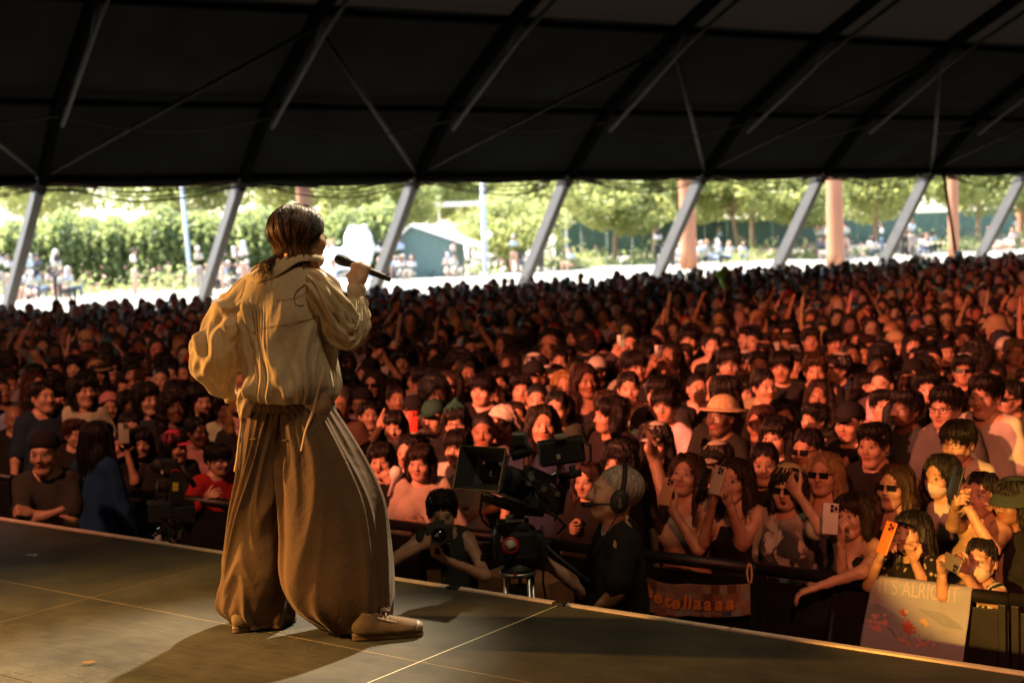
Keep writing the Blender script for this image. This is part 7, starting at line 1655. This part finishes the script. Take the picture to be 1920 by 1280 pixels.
ribbon('tape', [(452, 778, -0.075), (452, 800, -0.09), (448, 828, -0.1), (445, 855, -0.1), (440, 884, -0.1)], 0.010, M_STRAP, sh_root, wob=0.12)
ribbon('tape', [(453, 778, -0.07), (455, 805, -0.085), (453, 840, -0.095), (449, 872, -0.095), (449, 880, -0.095)], 0.009, M_STRAP, sh_root, wob=-0.1)
# ---- body and socks
HEADS[(3, 0.0, 0.001)] = head_mesh(3, h=0.004, ears=False); HANDS['wrap'] = hand_mesh('wrap', 0.0042)
body = obj('body', body_mesh(SP_, 3, False, h=0.011, om=0.001), sing, (0.46, 0.26, 0.16)); body.matrix_local = Matrix.Translation(-SO) @ BM
M_SOCK = cloth_mat('cream_sock', (0.42, 0.33, 0.24), 0.9, 0, None)
for (px, py, dy, px2, py2) in ((716, 1168, -0.07, 700, 1110), (500, 1168, 0.09, 500, 1110)):
    m = MB(); m.tube([sp(px, py, dy), sp(px2, py2, dy)], [0.034, 0.05], 14); m.build('sock', M_SOCK, sing, True)
# ---- shoes
def shoe(loc, yaw_, name='shoe', lift=0.0):
    root = empty(name, loc, yaw_); root.parent = sing; root.rotation_euler = (R(lift), 0, yaw_)
    n = 40
    def outline(t, grow=0.0):  # top-view sole outline, toe towards +X
        a = t * 2 * math.pi; x = 0.142 * math.cos(a); w = 0.036 + 0.012 * math.cos(a - 0.5) + 0.004 * math.cos(2 * a)
        return Vector((x + grow * math.cos(a), (w + grow) * math.sin(a), 0))
    V = []
    lv = [(0.0, -0.002), (0.004, 0.0), (0.026, 0.001), (0.029, -0.003)]
    for z, g_ in lv: V += [outline(i / n, g_) + Vector((0, 0, z)) for i in range(n)]
    F = grid_faces(n, len(lv), True) + [tuple(range(n))[::-1], tuple(range((len(lv) - 1) * n, len(lv) * n))]
    obj('sole', new_mesh('sole', V, F, [pmat('gum_sole', (0.27, 0.17, 0.10), 0.6, noise=0.15)]), root)
    s = SDF((-0.18, -0.08, 0.0), (0.18, 0.08, 0.16), 0.006)
    s.ell((0.075, 0, 0.038), (0.064, 0.044, 0.030), 0.01); s.ell((-0.03, 0, 0.045), (0.11, 0.040, 0.045), 0.03); s.ell((-0.085, 0, 0.072), (0.052, 0.035, 0.050), 0.03); s.cap((-0.075, 0, 0.08), (-0.09, 0, 0.14), 0.036, k=0.02); s.half((0, 0, 0.026), (0, 0, -1), 0.002); s.half((-0.08, 0, 0.115), (0.25, 0, 1), 0.004)
    v, q = s.mesh(); obj('upper', new_mesh('upper', v, q, [shared('tan_canvas', lambda: cloth_mat('tan_canvas', (0.22, 0.145, 0.09), 0.85, 0, None))]), root)
    m = MB()
    for k in range(5):
        x = 0.045 - 0.018 * k; z = 0.066 + 0.0095 * k; m.tube([(x, -0.022, z - 0.006), (x + 0.004, 0, z + 0.004), (x, 0.022, z - 0.006)], 0.0028, 6)
    m.tube([(-0.03, 0.0, 0.11), (-0.005, -0.03, 0.125), (0.01, -0.012, 0.112), (-0.02, 0, 0.108)], 0.0022, 5); m.tube([(-0.03, 0, 0.11), (0.0, 0.03, 0.12), (0.012, 0.012, 0.112)], 0.0022, 5); m.build('laces', M_STRAP, root, True)
    s = SDF((0.04, -0.08, 0.0), (0.18, 0.08, 0.1), 0.005); s.ell((0.077, 0, 0.037), (0.0665, 0.047, 0.031), 0.01); s.half((0, 0, 0.024), (0, 0, -1), 0.002); s.half((0.098, 0, 0), (-1, 0, 0.25), 0.003)
    v, q = s.mesh(); obj('toe_cap', new_mesh('toe_cap', v, q, [pmat('toe_rubber', (0.30, 0.21, 0.14), 0.5)]), root)
    m = MB(); m.tube([outline(i / n, 0.0016) + Vector((0, 0, 0.018)) for i in range(n + 1)], 0.0014, 5); m.build('sole_line', pmat('sole_line', (0.12, 0.07, 0.04), 0.6), root)
    for q_ in (-1, 1):
        m = MB(); m.tube([(0.052, q_ * 0.026, 0.058), (0.0, q_ * 0.032, 0.076), (-0.04, q_ * 0.034, 0.092)], 0.004, 6); m.build('eyelet_strip', M_STRAP, root, True)
    return root
ps = at_z(728, 1196, STAGE_Z) - SO; shoe(Vector((ps.x, ps.y, 0.003)), R(10))
ps = at_z(497, 1176, STAGE_Z) - SO; shoe(Vector((ps.x, ps.y, 0.003)), R(34))
# ---- hair: dark roots, copper lengths, parted, tied low at the back
HM = BM @ head_matrix(SP_)
def hair_strands():
    m_h, nt, b, N, L = nmat('singer_hair'); a = N.new('ShaderNodeVertexColor'); a.layer_name = 'feat'; L.new(a.outputs['Color'], b.inputs['Base Color']); b.inputs['Roughness'].default_value = 0.38; b.inputs['Specular IOR Level'].default_value = 0.5
    r = np.random.default_rng(77); V, F, C = [], [], []; n = 0
    c0 = np.array([0, 0.020, 0.040]); ax = np.array([0.092, 0.105, 0.092])
    tie = np.array([-0.012, 0.124, -0.058])
    root_c = np.array([0.012, 0.008, 0.006]); mid_c = np.array([0.075, 0.030, 0.013]); tip_c = np.array([0.30, 0.155, 0.060])
    def add(path, rad, blond, stk=1.0):
        nonlocal n
        path = np.array(path); k = len(path); ns = 4
        tg = np.gradient(path, axis=0); tg /= np.linalg.norm(tg, axis=1)[:, None] + 1e-9
        out = path - c0; out -= (out * tg).sum(1)[:, None] * tg; out /= np.linalg.norm(out, axis=1)[:, None] + 1e-9; sd = np.cross(tg, out)
        t = np.linspace(0, 1, k); rr = rad * np.minimum(1, 0.5 + 2 * t) * (1 - t ** 3 * 0.85)
        for j in range(ns):
            q = 2 * math.pi * j / ns; V.append(path + (out * math.cos(q) * 0.7 + sd * math.sin(q)) * rr[:, None])
        # vertex order strand-major by side
        for j in range(ns):
            for i in range(k - 1): F.append((n + j * k + i, n + ((j + 1) % ns) * k + i, n + ((j + 1) % ns) * k + i + 1, n + j * k + i + 1))
        streak = stk
        cc = np.where(t[:, None] < 0.4, root_c + (mid_c * streak - root_c) * (t[:, None] / 0.4) ** 1.3, mid_c * streak + (tip_c * blond - mid_c * streak) * np.clip((t[:, None] - 0.4) / 0.6, 0, 1) ** 1.4)
        cc = np.concatenate([cc, np.ones((k, 1))], 1)
        for j in range(ns): C.append(cc)
        n += ns * k
    clumps = []
    for c in range(150):
        side = -1 if r.random() < 0.62 else 1; u = r.random()
        az = side * (0.35 + 1.40 * (1 - u) + r.normal() * 0.16)
        if u > 0.8 and r.random() < .5: az = r.normal() * 0.6
        clumps.append((side, u, az, 1.0 + 0.20 * r.random() ** 1.3, 0.003 + 0.008 * r.random(), r.random() * 6.28, 5 + 4 * r.random(), 0.05 + 0.10 * r.random(), [0.12, 0.2, 0.5, 1.2, 3.2][r.integers(5)], 0.45 + 0.95 * r.random(), abs(az) < 0.8 and r.random() < 0.85))
    for i in range(2300):
        side, u, az, lay, wv, wp, wf, L_, stk, bl, tied = clumps[i % 150]
        j = r.normal(size=4); az2 = az + j[0] * 0.034; u2 = min(max(u + j[1] * 0.022, 0), 1)
        st = np.array([side * 0.004 + j[2] * 0.004 + 0.012, -0.070 + 0.135 * u2, 0])
        e = 1 - (st[0] / ax[0]) ** 2 - ((st[1] - c0[1]) / ax[1]) ** 2; st[2] = c0[2] + ax[2] * math.sqrt(max(e, 0.02))
        en = c0 + np.array([math.sin(az2) * ax[0] * 1.10, math.cos(az2) * ax[1] * 1.04, -0.060 - 0.01 * j[3] - c0[2] * 0.2]); path = []
        ctr = c0 + np.array([math.sin(az) * ax[0] * 1.10, math.cos(az) * ax[1] * 1.04, -0.060 - c0[2] * 0.2])
        for t in np.linspace(0, 1, 12):
            p = st * (1 - t) + (en * (1 - 0.45 * t) + ctr * 0.45 * t) * t; d = (p - c0) / ax; d /= np.linalg.norm(d) + 1e-9
            q = c0 + d * ax * (1 + (lay - 1) * min(1, 0.3 + t))
            if p[2] < c0[2]: q[2] = min(q[2], c0[2] + (p[2] - c0[2]) * 1.05)
            perp = np.array([math.cos(az), -math.sin(az), 0]); path.append(q + perp * wv * math.sin(wf * t + wp) * min(1, 1.6 * t))
        p_end = path[-1]
        if tied:
            for t in np.linspace(0.2, 1, 5): path.append(p_end * (1 - t) + (tie + r.normal(size=3) * 0.005) * t)
        else:
            out = np.array([math.sin(az), math.cos(az), 0])
            for t in np.linspace(0.15, 1, 8):
                path.append(p_end + out * (0.012 * math.sin(t * 4 + wp)) * t + np.array([0, -0.014 * t * (abs(az) > 1), -(L_ + 0.01 * j[3]) * t]) + np.array([math.cos(az), -math.sin(az), 0]) * (0.013 * math.sin(wp + wf * (1 + 0.6 * t)) - 0.013 * math.sin(wp + wf)) * t)
        add(path, 0.0011 + 0.0010 * r.random(), bl, stk * (0.7 + 0.6 * r.random()))
    for i in range(130):                                     # tail below the tie
        d = np.array([-0.02 + r.normal() * 0.02, 0.075 + r.normal() * 0.018, -0.085 + 0.05 * r.random()]); wp = r.random() * 6
        add([tie + r.normal(size=3) * 0.004 + d * t + np.array([0.006 * math.sin(wp + 4 * t), 0.018 * math.sin(t * 3.1), 0]) * t for t in np.linspace(0, 1, 9)], 0.0016 + 0.001 * r.random(), 0.6 + 0.5 * r.random())
    return new_mesh('hair', np.concatenate(V), np.array(F), [m_h], True, np.concatenate(C))
hair = obj('hair', hair_strands(), sing); hair.matrix_local = Matrix.Translation(-SO) @ HM
s_ = SDF((-0.13, -0.12, -0.13), (0.13, 0.15, 0.15), 0.006); s_.ell((0, 0.020, 0.036), (0.083, 0.101, 0.088), 0.01); s_.ell((0, -0.088, -0.030), (0.064, 0.074, 0.094), 0.012, 's'); s_.half((0, 0.0, -0.075), (0, -0.55, -1), 0.02)
v_, q_ = s_.mesh(); o = obj('scalp_hair', new_mesh('scalp_hair', v_, q_, [pmat('hair_base', (0.016, 0.010, 0.007), 0.6)]), hair)
# ear monitor wire
# ---- the microphone in the hand
_, E_, W_ = pose_arms(SP_)[0][1:]
HDM = BM @ hand_matrix(-1, E_, W_, SP_['palmR'])
mc = HDM @ Vector((0.012, -0.036, 0.098)); ax_mic = (at(628, 482, SY + 0.03) - at(716, 517, SY + 0.05)).normalized()
mic = empty('microphone', mc, 0, 0.84); tag(mic, 'black handheld wireless microphone held up to the singer\'s mouth', 'microphone')
mic.rotation_euler = ax_mic.to_track_quat('Z', 'Y').to_euler()
m = MB(); m.lathe([(0.0125, -0.135), (0.0150, -0.130), (0.0155, -0.08), (0.0175, 0.0), (0.0180, 0.045)], Matrix.Identity(4), 24); m.build('handle', M_BLACK, mic, True)
m = MB(); m.lathe([(0.0180, 0.045), (0.0235, 0.062), (0.0240, 0.070)], Matrix.Identity(4), 24, False); m.build('collar_ring', M_RUBBER, mic, True)
m = MB(); m.lathe([(0.0240, 0.070), (0.0262, 0.078), (0.0262, 0.098), (0.0235, 0.112), (0.016, 0.122), (0.002, 0.126)], Matrix.Identity(4), 28); m.build('grille', pmat('mic_grille', (0.02, 0.02, 0.02), 0.45, 0.7, bump=1.0, bscale=500), mic, True)
m = MB(); m.lathe([(0.0115, -0.165), (0.0125, -0.16), (0.0125, -0.133)], Matrix.Identity(4), 20); m.build('antenna_cap', M_RUBBER, mic, True)
